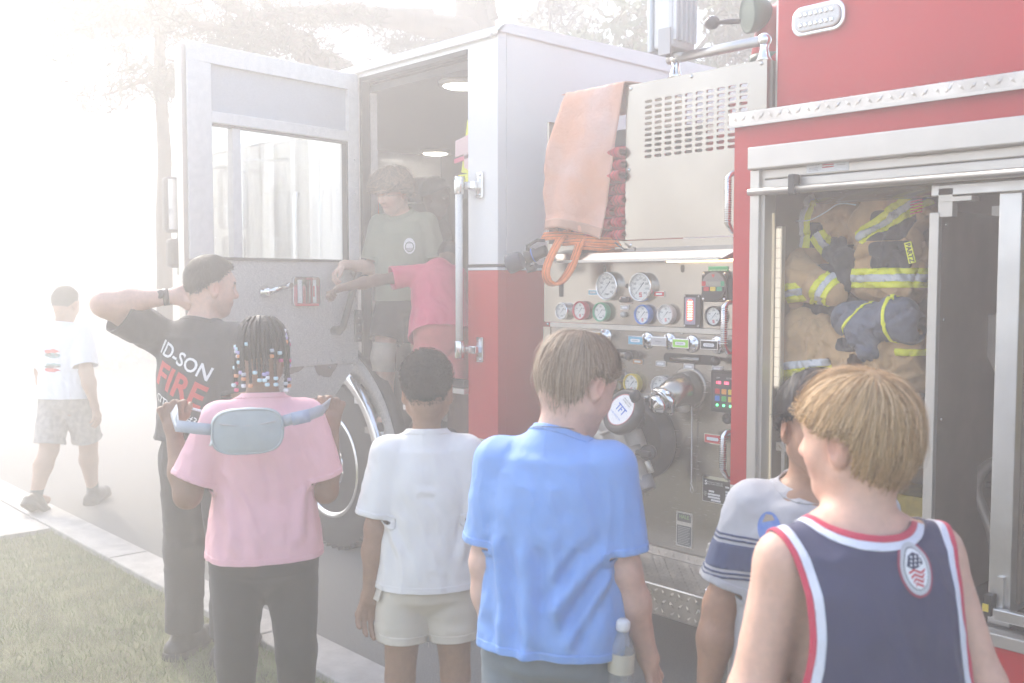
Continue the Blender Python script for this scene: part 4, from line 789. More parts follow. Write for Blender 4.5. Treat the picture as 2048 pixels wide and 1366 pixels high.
# ---- shutter locker: header, rolled door slats, lift bar, jamb
T(MBbox(-2.257, 2.6, S_ - .035, S_ + .02, 2.115, 2.203, bev=.006), 'shutter_header', ALUP)
for i in range(3): T(MB().box(-2.205, 2.6, S_ + .004 + .0 * i, S_ + .022, 2.040 + i * .0385, 2.0765 + i * .0385, bev=.005), 'shutter_slat', ALUP)
T(MB().tube([(-2.255, S_ - .024, 2.030), (2.6, S_ - .024, 2.030)], .0135, 14), 'lift_bar', ALU); T(MBbox(-2.20, 2.6, S_ + .002, S_ + .03, 2.018, 2.038), 'bottom_rail', ALUP)
q = onY(1585, 340, S_ - .03); T(MBbox(q.x - .014, q.x + .014, S_ - .042, S_ + .003, 2.01, 2.085, bev=.006), 'bar_bracket', BLACK); q2 = onY(1540, 315, S_ - .01); T(MBbox(q2.x - .03, q2.x + .03, S_ - .012, S_ + .003, q2.z - .01, q2.z + .012, bev=.004), 'latch_tab', GREYT)
q = onY(1655, 330, S_ + .003); st_ = T(MBbox(q.x - .085, q.x + .085, S_ + .0015, S_ + .0035, q.z - .024, q.z + .024), 'maker_sticker', PRINTW); panel_text('lettering', 'ROM', q.x - .055, q.z + .010, S_ + .001, .020, PRINTK, st_, bold=.001); T(MBbox(q.x - .02, q.x - .003, S_ + .0005, S_ + .0012, q.z + .004, q.z + .02), 'flag_canton', PRINTB, st_)
for i in range(4): T(MBbox(q.x - .002 if i < 2 else q.x - .02, q.x + .025, S_ + .0005, S_ + .0012, q.z + .0165 - i * .0085, q.z + .020 - i * .0085), 'flag_stripe', PRINTR, st_)
for i in range(3): T(MBbox(q.x - .075, q.x - .035, S_ + .0005, S_ + .0012, q.z - .008 - i * .005, q.z - .0062 - i * .005), 'text_line', GREYT, st_); T(MBbox(q.x + .038, q.x + .075, S_ + .0005, S_ + .0012, q.z + .012 - i * .008, q.z + .0145 - i * .008), 'text_line', GREYT, st_)
jb = MB(); jb.box(-2.2565, -2.215, S_ - .014, S_ + .05, .49, 2.1145, bev=.003); jb.box(-2.2149, -2.20, S_ + .004, S_ + .08, .49, 2.1145); T(jb, 'shutter_jamb', ALUP)
# locker interior
LY = S_ + .66; T(MBbox(-2.20, 2.6, LY, LY + .02, .49, 2.18), 'locker_back', LOCK); T(MBbox(-2.2145, -2.2005, S_ + .081, LY, .49, 2.18), 'locker_side', LOCK); T(MBbox(-2.20, 2.6, S_ + .05, LY, .47, .49), 'locker_floor', ALU); T(MBbox(-2.20, 2.6, S_ + .052, LY, 2.16, 2.18), 'locker_ceiling', LOCK); T(MBbox(-2.20, 2.6, S_ - .01, S_ + .052, .486, .53, bev=.004), 'locker_sill', ALUP)
T(MB().tube([(-2.1, S_ + .25, 2.06), (2.5, S_ + .25, 2.06)], .07, 16), 'shutter_drum', STEELH)
# LED strip on the left side of the locker
ls = MB(); ls.box(-2.198, -2.172, S_ + .085, S_ + .11, 1.26, 1.90); lso = T(ls, 'light_strip', ALUP)
for i in range(16): T(MBbox(-2.195, -2.176, S_ + .078, S_ + .0845, 1.27 + i * .039, 1.306 + i * .039), 'led', mat('warm_led', (.72, .69, .63), .4, emit=(1, .84, .58), estr=.16), lso)
T(MBbox(-2.199, -2.192, S_ + .056, S_ + .062, .6, 1.95), 'light_wire', mat('led_wire', (.8, .7, .5), .4, emit=(1, .75, .45), estr=.06))
# shelves
def shelf(z, x0, x1): o = T(MB().box(x0, x1, S_ + .09, LY - .01, z - .035, z, bev=.003), 'shelf', ALU); tb = MB(); tread_bars(tb, Vector((x0, S_ + .0895, z - .034)), Vector((1, 0, 0)), Vector((0, 0, 1)), Vector((0, -1, 0)), 14, 1, .04, .034, .03, .007, .002); T(tb, 'tread_bars', TREAD, o)['kind'] = 'stuff'; return o
PXd = -1.62
SHZ = onY(1560, 772, S_ + .09).z
shelf(SHZ, -2.19, PXd); shelf(onY(1560, 885, S_ + .09).z, -2.19, PXd)
T(MBbox(-2.19, PXd, S_ + .35, S_ + .6, .53, .86), 'yellow_toolbox', mat('yellow_case', (.55, .40, .03), .5, noise=.2))
T(MBbox(-2.165, -2.15, S_ + .092, S_ + .11, .6, SHZ - .04), 'shelf_post', ALU)
# partition with a channel edge, pull-out tool board, posts
PT = onY(1868, 600, S_ + .06).x; T(MBbox(PT, PT + .006, S_ + .085, LY, .53, 1.93), 'partition', LOCK); T(MB().box(PT - .022, PT + .012, S_ + .055, S_ + .084, .53, 1.92, bev=.003), 'partition_edge', ALUP); T(MBbox(PT + .0065, PT + .055, S_ + .06, S_ + .10, 1.905, 2.0), 'corner_bracket', ALUP)
T(MBbox(PT - .02, 2.4, S_ + .06, S_ + .085, 1.975, 2.015, bev=.004), 'tool_rail', ALU); T(MBbox(PT + .02, PT + .12, S_ + .055, S_ + .12, 1.955, 1.97), 'rail_clip', ALUP)
rivets('partition_screw', [(PT + .007, S_ + .12, z) for z in (1.88, 1.55, 1.2)], .006, CHROME, None, axis=(1, 0, 0))
PS = onY(2020, 600, S_ + .10).x; T(MB().box(PS - .036, PS + .036, S_ + .08, S_ + .135, .53, 1.975, bev=.004), 'tool_board_post', ALU); T(MBbox(PS + .03, PS + .045, S_ + .14, LY - .02, .6, 1.95), 'tool_board', LOCK)
for dx, z0 in ((-.16, 1.83), (-.115, 1.83)): T(MBbox(PS + dx - .1, PS + dx - .07, LY - .08, LY - .001, z0, z0 + .14), 'hanger_rail', ALU)
T(MBbox(PS - .22, PS - .02, LY - .10, LY - .06, 1.93, 1.955), 'hanger_bar', ALU)
def bracket(x, z, s, nm):
    outl = [(-.03, .16), (.07, .17), (.075, .15), (.02, .14), (.012, .05), (.035, -.02), (.06, -.07), (.075, -.13), (.06, -.14), (.02, -.08), (-.02, 0), (-.045, .03)]; T(MB().quadbox([Vector((x + a * s, LY - .16, z + b * s)) for a, b in outl], (0, -1, 0), .025), nm, ALUP, bevel=.003)
p = onY(1985, 715, LY - .16); bracket(p.x, p.z, 1.0, 'tool_hook')
p = onY(1985, 1010, LY - .2); cc = [p + Vector((math.cos(R(a)) * .10 + .04, 0, math.sin(R(a)) * .11 + .06)) for a in range(60, 230, 17)] + [p + Vector((.0, 0, -.10)), p + Vector((.03, 0, -.3))]; T(MB().tube(cc, [.02] * 10 + [.022, .02], 8), 'tool_cradle', ALUP); T(MB().tube([p + Vector((-.03, .02, .07)), p + Vector((.12, .02, .07))], .013, 10), 'cradle_pin', CHROME)
T(MB().tube([(PS + .05, S_ + .20, 1.55), (PS + .3, S_ + .20, 1.55)], .014, 8), 'tool_peg', CHROME); T(MBbox(PS + .09, PS + .13, S_ + .22, S_ + .26, 1.1, 1.8), 'yellow_tool_shaft', MATS['yellow_case'])
for z in (1.28, 1.0, .86): T(MB().tube([(PS + .046, S_ + .30, z), (PS + .09, S_ + .30, z)], .012, 8), 'tool_peg', mat('brass', (.55, .38, .12), .3, 1.))
dr = MB(); dr.box(PS - .0, 2.3, S_ + .03, S_ + .06, .56, .60, bev=.004); dr.box(PS - .0, PS + .02, S_ + .061, LY - .04, .56, .70); T(dr, 'slide_tray', ALU); T(MBbox(PS - .03, PS - .005, S_ + .03, S_ + .07, .57, .64), 'tray_latch', BLACK); T(MBbox(PS - .031, PS - .012, S_ + .024, S_ + .0295, .585, .61), 'latch_tab', YELB)
T(MBbox(.9, 1.0, S_ + .02, 5.4, .3, .9), 'rear_wheel_box', BLACK)

# ------------------------------------------------------------------ people
def nrm(v): v = A3(v); return v / (np.linalg.norm(v) + 1e-12)
def rotv(v, ax, ang):
    v = A3(v); ax = nrm(ax); return v * math.cos(ang) + np.cross(ax, v) * math.sin(ang) + ax * (ax @ v) * (1 - math.cos(ang))
CAMP = A3((0, 0, 1.68))
def away(x, y):                   # heading of the line of sight towards a place on the ground
    return math.degrees(math.atan2(y, x))
def hand_prims(w, d, n, right, L, curl=(.35, .4, .45, .5), thumb=.3, spread=.06):
    d = nrm(d); n = A3(n); n = nrm(n - d * (n @ d)); t = np.cross(d, n) if right else np.cross(n, d)
    P = []; K = [(.30, .50), (.10, .53), (-.10, .50), (-.28, .44)]; FL = [.42, .47, .43, .34]
    s = L / .18
    kn = []
    for (a, b), fl, c, i in zip(K, FL, curl, range(4)):
        k = w + d * L * b + t * L * a * .72; kn.append(k)
        P.append(cone(w + d * L * .06 + t * L * a * .30, k, .0125 * s, .0112 * s))
        q = k; dd = nrm(d + t * (1.5 - i) * spread); bx = np.cross(dd, n); r0 = .0098 * s * (1 if i < 3 else .86)
        for seg, fr in enumerate((.44, .31, .25)):
            dd = nrm(rotv(dd, bx, c * (1., 1.15, .8)[seg])); e = q + dd * L * fl * fr
            P.append(cone(q, e, r0 * (1 - .08 * seg), r0 * (1 - .08 * (seg + 1)))); q = e
    b0 = w + d * L * .14 + t * L * .10; t1 = nrm(d * .62 + t * .62 + n * thumb); e1 = b0 + t1 * L * .24; t2 = nrm(d * .85 + t * .22 + n * thumb * 1.3); e2 = e1 + t2 * L * .19; e3 = e2 + nrm(t2 + d * .3 + n * .1) * L * .14
    P += [cone(w + d * L * .04, b0, .016 * s, .017 * s), cone(b0, e1, .0165 * s, .0125 * s), cone(e1, e2, .0118 * s, .0105 * s), cone(e2, e3, .0105 * s, .0085 * s)]
    u = union(P, .010 * s)
    return u
def egg(c, r, M, low):            # ellipsoid with a longer lower half
    a = ell(c, r, M); b = ell(c, A3(r) * A3((1, 1, low)), M); f = lambda P: np.where((P - A3(c)) @ M[2] > 0, a(P), b(P)); f.bb = b.bb; return f
class Person:
    def __init__(s, name, label, loc, face, H, skin, girth=1., lean=(0, 0), head=(0, 0, 0), hs=1., arms=None, legs=None, hands=None, headoff=(0, 0, 0), group=None, cat='person', sh=.090, hip=.052, twist=0., ascale=1., resH=.0042, resB=.009):
        s.root = tag(empty('person', loc), label, cat, group); s.H = H; s.loc = A3(loc); s.fa = R(face - 90); s.skin = A3(skin); s.g = girth
        h = H; up = A3((0, 0, 1))
        s.pel = A3((0, 0, .53 * h)); s.axis = nrm((lean[0], lean[1], 1)); s.rt = nrm(np.cross(A3((0, 1, 0)), s.axis)); s.fwd = np.cross(s.axis, s.rt)
        s.rtS = rotv(s.rt, s.axis, R(twist)); s.fwdS = rotv(s.fwd, s.axis, R(twist))
        s.chest = s.pel + s.axis * .22 * h; s.nb = s.pel + s.axis * .295 * h - s.fwd * .008 * h
        s.shR = s.nb + s.rtS * sh * h - s.axis * .042 * h; s.shL = s.nb - s.rtS * sh * h - s.axis * .042 * h
        arms = arms or {}; legs = legs or {}
        ua, fa_ = .172 * h * ascale, .150 * h * ascale
        aR = arms.get('R', ((.16, .0, -1), (.06, .22, -1))); aL = arms.get('L', ((-.16, .0, -1), (-.06, .22, -1)))
        s.elR = s.shR + nrm(aR[0]) * ua; s.wrR = s.elR + nrm(aR[1]) * fa_; s.elL = s.shL + nrm(aL[0]) * ua; s.wrL = s.elL + nrm(aL[1]) * fa_
        lR = legs.get('R', ((.05, .02, -1), (.01, -.04, -1))); lL = legs.get('L', ((-.05, .02, -1), (-.01, -.04, -1)))
        s.hiR = s.pel + A3((hip * h, 0, -.035 * h)); s.hiL = s.pel + A3((-hip * h, 0, -.035 * h))
        s.knR = s.hiR + nrm(lR[0]) * .232 * h; s.anR = s.knR + nrm(lR[1]) * .222 * h; s.knL = s.hiL + nrm(lL[0]) * .232 * h; s.anL = s.hiL * 0 + s.knL + nrm(lL[1]) * .222 * h
        s.hs = hs * (h * .62 + .60) / 1.55       # head size grows slowly with height
        yaw, pit, rol = [R(a) for a in head]
        f = rotv(s.fwd * .0 + A3((0, 1, 0)), up, yaw); r = np.cross(f, up); f = rotv(f, r, pit); u = np.cross(r, f); r = rotv(r, f, rol); u = rotv(u, f, rol)
        s.hf, s.hr, s.hu = f, r, u
        s.hc = s.nb + s.axis * .022 * h + up * .010 * h + (u * .098 + f * .018) * s.hs + A3(headoff)
        s.neck0 = s.nb - s.axis * .01 * h; s.neck1 = s.hc - u * .06 * s.hs - f * .02 * s.hs
        s.hands = hands or {}
        s.resH, s.resB = resH, resB
    def W(s, V):
        c, n = math.cos(s.fa), math.sin(s.fa); V = np.asarray(V, float)
        return np.stack([V[..., 0] * c - V[..., 1] * n, V[..., 0] * n + V[..., 1] * c, V[..., 2]], -1) + s.loc
    def Lc(s, P):
        c, n = math.cos(s.fa), math.sin(s.fa); P = np.asarray(P, float) - s.loc
        return np.stack([P[..., 0] * c + P[..., 1] * n, -P[..., 0] * n + P[..., 1] * c, P[..., 2]], -1)
    def out(s, name, S, m, parent=None, **k):
        T = Surf(s.W(S.V), S.F); return T.build(name, m, parent or s.root, **k)
    # ---- anatomy
    def head_prims(s):
        z = s.hs; c, f, r, u = s.hc, s.hf, s.hr, s.hu; at = lambda a, b, d: c + (f * a + r * b + u * d) * z
        M = np.stack([r, f, u])
        P = [ell(at(-.012, 0, .028), A3((.073, .092, .086)) * z, M), ell(at(.022, 0, -.028), A3((.059, .066, .082)) * z, M),
             cone(at(.052, 0, -.088), at(.045, 0, -.084), .025 * z, .026 * z), cone(at(.005, .046, -.062), at(.055, .012, -.093), .022 * z, .018 * z), cone(at(.005, -.046, -.062), at(.055, -.012, -.093), .022 * z, .018 * z),
             ell(at(.050, .032, -.032), A3((.026, .026, .026)) * z, M), ell(at(.050, -.032, -.032), A3((.026, .026, .026)) * z, M),
             ell(at(.066, 0, .022), A3((.046, .020, .022)) * z, M), cone(s.neck0 + s.fwd * .006 * s.H, s.neck1, .027 * s.H * min(1.15, s.g), .042 * z * min(1.15, s.g)), ell(at(-.058, 0, -.035), A3((.045, .04, .05)) * z, M)]
        base = union(P, .030 * z)
        fine = [cone(at(.083, 0, .010), at(.101, 0, -.026), .0085 * z, .0125 * z), cone(at(.090, .012, -.029), at(.090, -.012, -.029), .009 * z, .009 * z),
                ell(at(.080, 0, -.056), A3((.022, .012, .0075)) * z, M), ell(at(.077, 0, -.067), A3((.020, .012, .008)) * z, M)]
        e2 = []
        for sg in (1, -1):
            e2 += [ell(at(.068, sg * .031, .003), A3((.0145, .0125, .0120)) * z, M)]
            Me = np.stack([nrm(r * .92 * sg + f * -.38), nrm(f * .92 + r * .38 * sg), u])
            e2 += [ell(at(-.006, sg * .0745, -.012), A3((.0085, .0205, .034)) * z, Me), ell(at(-.002, sg * .071, -.036), A3((.008, .012, .013)) * z, Me)]
        ears_cut = [ell(at(.001, sg * .0825, -.010), A3((.0055, .0105, .018)) * z, np.stack([nrm(r * .92 * sg + f * -.38), nrm(f * .92 + r * .38 * sg), u])) for sg in (1, -1)]
        sock = [ell(at(.090, sg * .031, .003), A3((.021, .016, .013)) * z, M) for sg in (1, -1)]
        def F(P):
            d = base(P); d = smin([d] + [q(P) for q in fine], .012 * z)
            for q in sock: e = -q(P); h = np.maximum(.014 * z - np.abs(d - e), 0) / (.014 * z); d = np.maximum(d, e) + h * h * .014 * z * .25
            for q in e2: d = smin([d, q(P)], .005 * z)
            for q in ears_cut: e = -q(P); h = np.maximum(.006 * z - np.abs(d - e), 0) / (.006 * z); d = np.maximum(d, e) + h * h * .006 * z * .25
            return d
        F.bb = base.bb; return F
    def headloc(s, P):
        q = (P - s.hc) / s.hs; return q @ s.hf, q @ s.hr, q @ s.hu
    def skin_color(s, V):
        a, b, d = s.headloc(V); C = np.tile(s.skin, (len(V), 1)); n = fbm(V, 28, 3, 2)[:, None] * .05; C = C * (1 + n)
        def tint(m, col): nonlocal C; C = C * (1 - m[:, None]) + A3(col) * m[:, None]
        inh = (np.abs(a) < .14) & (np.abs(d) < .14) & (np.abs(b) < .11)
        g = lambda da, db, dd, r: np.exp(-((a - da) ** 2 + (np.abs(b) - db) ** 2 + (d - dd) ** 2) / r ** 2) * inh
        warm = s.skin * A3((1.06, .78, .74)); tint(.55 * g(.07, .035, -.035, .028), warm); tint(.6 * g(.0, .08, -.012, .03), warm); tint(.5 * g(.10, 0, -.028, .018), warm)
        lip = np.exp(-(((d + .0605) / .0085) ** 2 + (b / .02) ** 2 + ((a - .085) / .018) ** 2)) * inh; tint(.75 * np.clip(lip * 1.3, 0, 1), s.skin * A3((.92, .50, .50)))
        ln = np.exp(-(((d + .0612) / .0022) ** 2 + (b / .019) ** 2)) * inh * (a > .07); tint(.8 * ln, s.skin * .25)
        eb = np.exp(-(((d - (.0225 - (np.abs(b) - .033) ** 2 * 7)) / .0048) ** 2)) * (np.abs(b) > .013) * (np.abs(b) < .052) * (a > .045) * inh; tint(.85 * eb, s.hairc * .7)
        ey = (((np.abs(b) - .031) / .0135) ** 2 + ((d - .002) / .0058) ** 2 < 1) & (a > .068) & inh; tint(ey * .95, tuple(s.skin * .82) if s.lidded else (.62, .60, .58))
        ir = ey & (((np.abs(b) - .031)) ** 2 + (d - .002) ** 2 < .0062 ** 2); tint(ir * (0. if s.lidded else 1.), (.03, .018, .012))
        ll = (np.abs(((np.abs(b) - .031) / .0145) ** 2 + ((d - .002) / .0066) ** 2 - 1) < .22) & (d > -.001) & (a > .06) & inh; tint(ll * .8, (.03, .02, .015))
        if s.stubble: tint(.35 * inh * sstep(-.045, -.065, d) * (a > -.01), s.skin * .55)
        return C
    hairc = A3((.08, .05, .03)); stubble = False; lidded = False; skin_sss = .12
    def body(s, skip_legs=False):
        h = s.H; g = s.g
        tor = [econe(s.pel - s.axis * .02 * h, s.pel + s.axis * .09 * h, .078 * h * g, .066 * h * g, s.rt, .72), econe(s.pel + s.axis * .09 * h, s.chest, .066 * h * g, .080 * h * g, s.rt, .68),
               cone(s.shL - s.axis * .006 * h, s.nb - s.axis * .022 * h, .026 * h * min(g, 1.12), .028 * h), cone(s.shR - s.axis * .006 * h, s.nb - s.axis * .022 * h, .026 * h * min(g, 1.12), .028 * h), cone(s.neck0 + s.fwd * .006 * h, s.neck1, .027 * h * min(1.15, g), .042 * s.hs * min(1.15, g))]
        arms = []; legs = []
        for sd in 'LR':
            sh, el, wr = getattr(s, 'sh' + sd), getattr(s, 'el' + sd), getattr(s, 'wr' + sd); hi, kn, an = getattr(s, 'hi' + sd), getattr(s, 'kn' + sd), getattr(s, 'an' + sd)
            fdir = nrm(wr - el)
            arms += [cone(sh, el, .0285 * h * min(g, 1.15), .0240 * h * g), cone(el, el + (wr - el) * .35, .0240 * h * g, .0250 * h * g), cone(el + (wr - el) * .35, wr, .0250 * h * g, .0158 * h * g ** .5)]
            ca = kn + (an - kn) * .32 - A3((0, .012 * h, 0))
            legs += [cone(hi, kn, .054 * h * g, .0355 * h * g), cone(kn, ca, .0340 * h * g, .0365 * h * g), cone(ca, an, .0360 * h * g, .0215 * h), cone(an, an + A3((0, .085 * h, -.028 * h)), .024 * h, .018 * h)]
        U = union(tor + arms, .030 * h / 1.5); UL = union(legs + tor[:1], .02)
        hb = s.head_prims(); parts = []
        z0 = s.hc[2] - .118 * s.hs
        zc = min(s.neck0[2] + .3 * (s.neck1[2] - s.neck0[2]), z0 + .02)
        full = union([U], .01); allf = lambda P: smin([U(P), hb(P)], .02)
        # head and neck, fine
        c0 = s.hc - .15 * s.hs; c1 = s.hc + .15 * s.hs; c0[2] = min(c0[2], s.neck0[2] + .0)
        S = Surf(*surfnets(allf, c0, c1, s.resH)); parts.append(S)
        # rest of trunk, arms, legs, coarse; skip what the fine head box covers
        def cut(sf, lo, hi): g_ = np.max(np.concatenate([(lo - sf.V), (sf.V - hi)], 1), axis=1) + .004; return sf.clip(g_)
        B_ = Surf.of(union([U] + ([] if skip_legs else [UL]), .015), s.resB, U.bb[0] if skip_legs else np.minimum(U.bb[0], UL.bb[0]), np.maximum(U.bb[1], UL.bb[1]))
        hl = c0.copy(); hh = c1.copy(); parts.append(cut(B_, hl, hh))
        for sd in 'LR':
            hd = s.hands.get(sd, {})
            if hd is None: continue
            el, wr = getattr(s, 'el' + sd), getattr(s, 'wr' + sd); d = nrm(A3(hd.get('dir', wr - el)))
            n = hd.get('palm', (-1 if sd == 'R' else 1, 0, 0)); hu = hand_prims(wr, d, A3(n), sd == 'R', .112 * h * hd.get('size', 1.), hd.get('curl', (.28, .32, .36, .42)), hd.get('thumb', .3), hd.get('spread', .05))
            fr = cone(wr - nrm(wr - el) * .05 * h, wr + d * .012, .0178 * h * g ** .5, .0170 * h * g ** .5); uu = union([hu, fr], .016)
            S = Surf.of(uu, .0038); g_ = (S.V - (wr - nrm(wr - el) * .042 * h)) @ nrm(wr - el); parts.append(S.clip(g_))
        T = parts[0]
        for p in parts[1:]:
            if len(p.F): T = T.join(p)
        nm = 'skin_%.3f_%.3f_%.3f' % tuple(s.skin)
        m = mat(nm, tuple(s.skin), .52, attr='Col', noise=.10, nscale=60, bump=.12, bscale=500, sss=s.skin_sss, spec=.4)
        s.bodymesh = s.out('body', T, m, colors=s.skin_color(T.V)); return s.bodymesh
    # ---- clothes
    def loft(s, prof, base=None, shift=None):
        """prof: [(t along trunk axis as fraction of H from pelvis, half width, half depth, lateral, forward)] in metres"""
        b = s.pel if base is None else base; pr = np.array(prof, float); ts = pr[:, 0] * s.H; ax, r, f = s.axis, s.rt, s.fwd
        rS, fS = s.rtS, s.fwdS
        lo = b + ax * ts[0]; hi = b + ax * ts[-1]
        def F(P):
            q = P - b; t = q @ ax; tc = np.clip(t, ts[0], ts[-1]); wx = np.interp(tc, ts, pr[:, 1]); wy = np.interp(tc, ts, pr[:, 2]); cx = np.interp(tc, ts, pr[:, 3]); cyy = np.interp(tc, ts, pr[:, 4])
            k = np.clip((tc - ts[0]) / (ts[-1] - ts[0]), 0, 1)[:, None]; rr = r * (1 - k) + rS * k; ff = f * (1 - k) + fS * k
            x = (q * rr).sum(1) - cx; y = (q * ff).sum(1) - cyy
            e = (np.abs(x / wx) ** 2.3 + np.abs(y / wy) ** 2.3) ** (1 / 2.3); d = (e - 1) * np.minimum(wx, wy)
            over = np.maximum(t - ts[-1], 0) + np.maximum(ts[0] - t, 0); return np.sqrt(np.maximum(d, 0) ** 2 + over ** 2) + np.minimum(d, 0)
        m = pr[:, 1].max() + .1; F.bb = (np.minimum(lo, hi) - m, np.maximum(lo, hi) + m); return F
    def shirt(s, m, prof, sleeve=.62, sl_r=(.038, .044), neck_r=.054, neck_h=.020, hem=-.03, res=.0085, folds=None, sl_dir=None, name='shirt', sleeves=True, neck_tilt=.35, seed=1, amp=.006, thick=.003, bands=True, hemwave=.0, neck_k=1.45, trap=.036, hem_m=None):
        h = s.H; to = s.loft(prof); P = [to]
        P += [econe(s.nb - s.axis * .018 * h, s.shR - s.axis * .004 * h, trap * h, sl_r[0] * h * .82, s.rtS, .9), econe(s.nb - s.axis * .018 * h, s.shL - s.axis * .004 * h, trap * h, sl_r[0] * h * .82, s.rtS, .9)]
        nd = nrm(s.neck1 - s.neck0); P.append(cone(s.neck0 - nd * .02, s.neck0 + nd * (neck_h + .05), neck_r * 1.12, neck_r))
        U0 = union(P, .028); arms = {}
        for sd in 'LR':
            sh, el = getattr(s, 'sh' + sd), getattr(s, 'el' + sd); d = nrm(el - sh) if not sl_dir or sd not in sl_dir else nrm(sl_dir[sd])
            L = sleeve * .172 * h if not isinstance(sleeve, dict) else sleeve[sd] * .172 * h
            c_ = cone(sh, sh + d * (L + .03), sl_r[0] * h, sl_r[1] * h)
            def cc(V, c_=c_, sh=sh, d=d, L=L): return np.maximum(c_(V), (V - sh) @ d - L - .006)
            cc.bb = c_.bb; arms[sd] = (sh, d, L, cc)
        U = union([U0] + ([a[3] for a in arms.values()] if sleeves else []), .024)
        S = Surf.of(U, res)
        S.smooth(1, .4); V = S.V; N = S.normals()
        q = V - s.pel; t = q @ s.axis; x = q @ s.rt; y = q @ s.fwd; th = np.arctan2(y, x)
        Q = np.stack([th * .16, t * .30, y * .3], 1); w = fbm(V, 5, seed, 2)
        lowr = sstep(.20 * h, -.02 * h, t)
        d = amp * (1.3 * fbm(np.stack([x, y, t * .25], 1), 15, seed, 2) * (.35 + .65 * lowr) + .5 * (1 - 1.3 * np.abs(fbm(np.stack([x + .03 * w, y + .03 * w, t * .5 + x * .4], 1), 22, seed + 5, 2)) * 2))
        d += amp * .12 * fbm(V, 55, seed + 9, 2)
        for fo in (folds or []):
            a, b, wd, dp = A3(fo[0]), A3(fo[1]), fo[2], fo[3]; ba = b - a
            L_ = np.stack([x, y, t], 1); tt = np.clip((L_ - a) @ ba / (ba @ ba), 0, 1); ds = np.linalg.norm(L_ - a - tt[:, None] * ba + .012 * w[:, None] * A3((.3, 0, 1)), axis=1)
            prf = np.exp(-(ds / wd) ** 2) - .55 * np.exp(-((ds - wd * 1.7) / wd) ** 2); d += dp * prf * sstep(0, .12, tt + .02) ** .5 * sstep(1.02, .8, tt)
        topf = sstep(.29 * h, .24 * h, t); S.V = V + N * (d * (.35 + .65 * topf))[:, None]
        q = S.V - s.pel; t = q @ s.axis; x = q @ s.rt; y = q @ s.fwd
        S.hem = None
        hz = hem * h + hemwave * np.sin(np.arctan2(y, x) * 2 + seed) + .004 * vnoise(S.V, 9, seed)
        S = s._clipf(S, lambda V: ((V - s.pel) @ s.axis) - (hem * h + hemwave * np.sin(np.arctan2((V - s.pel) @ s.fwd, (V - s.pel) @ s.rt) * 2 + seed)))
        fN = lambda V: (neck_h + .012 - (V - s.neck0) @ nd - neck_tilt * .35 * ((V - s.neck0) @ nrm(s.fwd - nd * (s.fwd @ nd))))
        nk = lambda V: np.maximum(fN(V), np.linalg.norm(np.cross(V - s.neck0, nd), axis=1) - neck_r * neck_k)
        S = s._clipf(S, nk); fS = {}
        if sleeves:
            for sd, (sh, dd, L, cn) in arms.items():
                def fs(V, sh=sh, dd=dd, L=L, cn=cn): return np.maximum(L - (V - sh) @ dd, (cn(V) - U0(V)) * 1.0)
                fS[sd] = fs; S = s._clipf(S, fs)
        s.neck_f, s.sleeve_f, s.arms_sl, s.U0 = nk, fS, arms, U0
        S = S.tidy(.1); s.shirt_s = S; s.shirt_o = s.out(name, S, m, thick=thick)
        if bands:
            hemf = lambda V: ((V - s.pel) @ s.axis) - (hem * h + hemwave * np.sin(np.arctan2((V - s.pel) @ s.fwd, (V - s.pel) @ s.rt) * 2 + seed))
            B1 = s._clipf(S, lambda V: .020 - hemf(V)); B1.push(.0016); s.out('hem', B1, hem_m or m, s.shirt_o, thick=.003)
            B2 = s._clipf(S, lambda V: .017 - nk(V)); B2.push(.0020); s.out('collar', B2, hem_m or m, s.shirt_o, thick=.003)
            for sd in fS:
                B3 = s._clipf(S, lambda V: .018 - fS[sd](V)); B3.push(.0016); s.out('cuff', B3, hem_m or m, s.shirt_o, thick=.003)
        return s.shirt_o
    def _clipf(s, S, f): return S.clip(f(S.V))
    def bottoms(s, m, length=.55, r=(.066, .060, .050), waist=-.015, name='shorts', res=.009, amp=.005, seed=3, depth=.8, hem_band=True, wx=.098, wy=.072):
        """trousers or shorts: length as a fraction of the leg from hip to ankle"""
        h = s.H; P = [s.loft([(-.075, wx * h * .98, wy * h, 0, 0), (-.03, wx * h, wy * h * 1.04, 0, -.004 * h), (waist, wx * h * .86, wy * h * .92, 0, 0)])]; cuts = []
        for sd in 'LR':
            hi, kn, an = getattr(s, 'hi' + sd), getattr(s, 'kn' + sd), getattr(s, 'an' + sd); kl, al = np.linalg.norm(kn - hi), np.linalg.norm(an - kn); L = length * (kl + al)
            P.append(cone(hi, kn, r[0] * h, r[1] * h))
            if L < kl: e = hi + nrm(kn - hi) * L; dd = nrm(kn - hi); P.append(cone(kn - dd * .02, kn + dd * .05, r[1] * h, r[1] * h))
            else: e = kn + nrm(an - kn) * (L - kl); dd = nrm(an - kn); P.append(cone(kn, an + dd * .03, r[1] * h, r[2] * h))
            cuts.append((e, dd, P[-1], (1 if sd == 'R' else -1)))
        U = union(P, .018); S = Surf.of(U, res); S.smooth(1, .4); V = S.V
        d = amp * (fbm(V * A3((1, 1, .45)), 15, seed, 3) + .6 * (1 - 2 * np.abs(fbm(V * A3((.6, .6, 1.3)), 13, seed + 4, 2)))); S.push(d)
        fs = []
        mid = s.hiL * .5 + s.hiR * .5
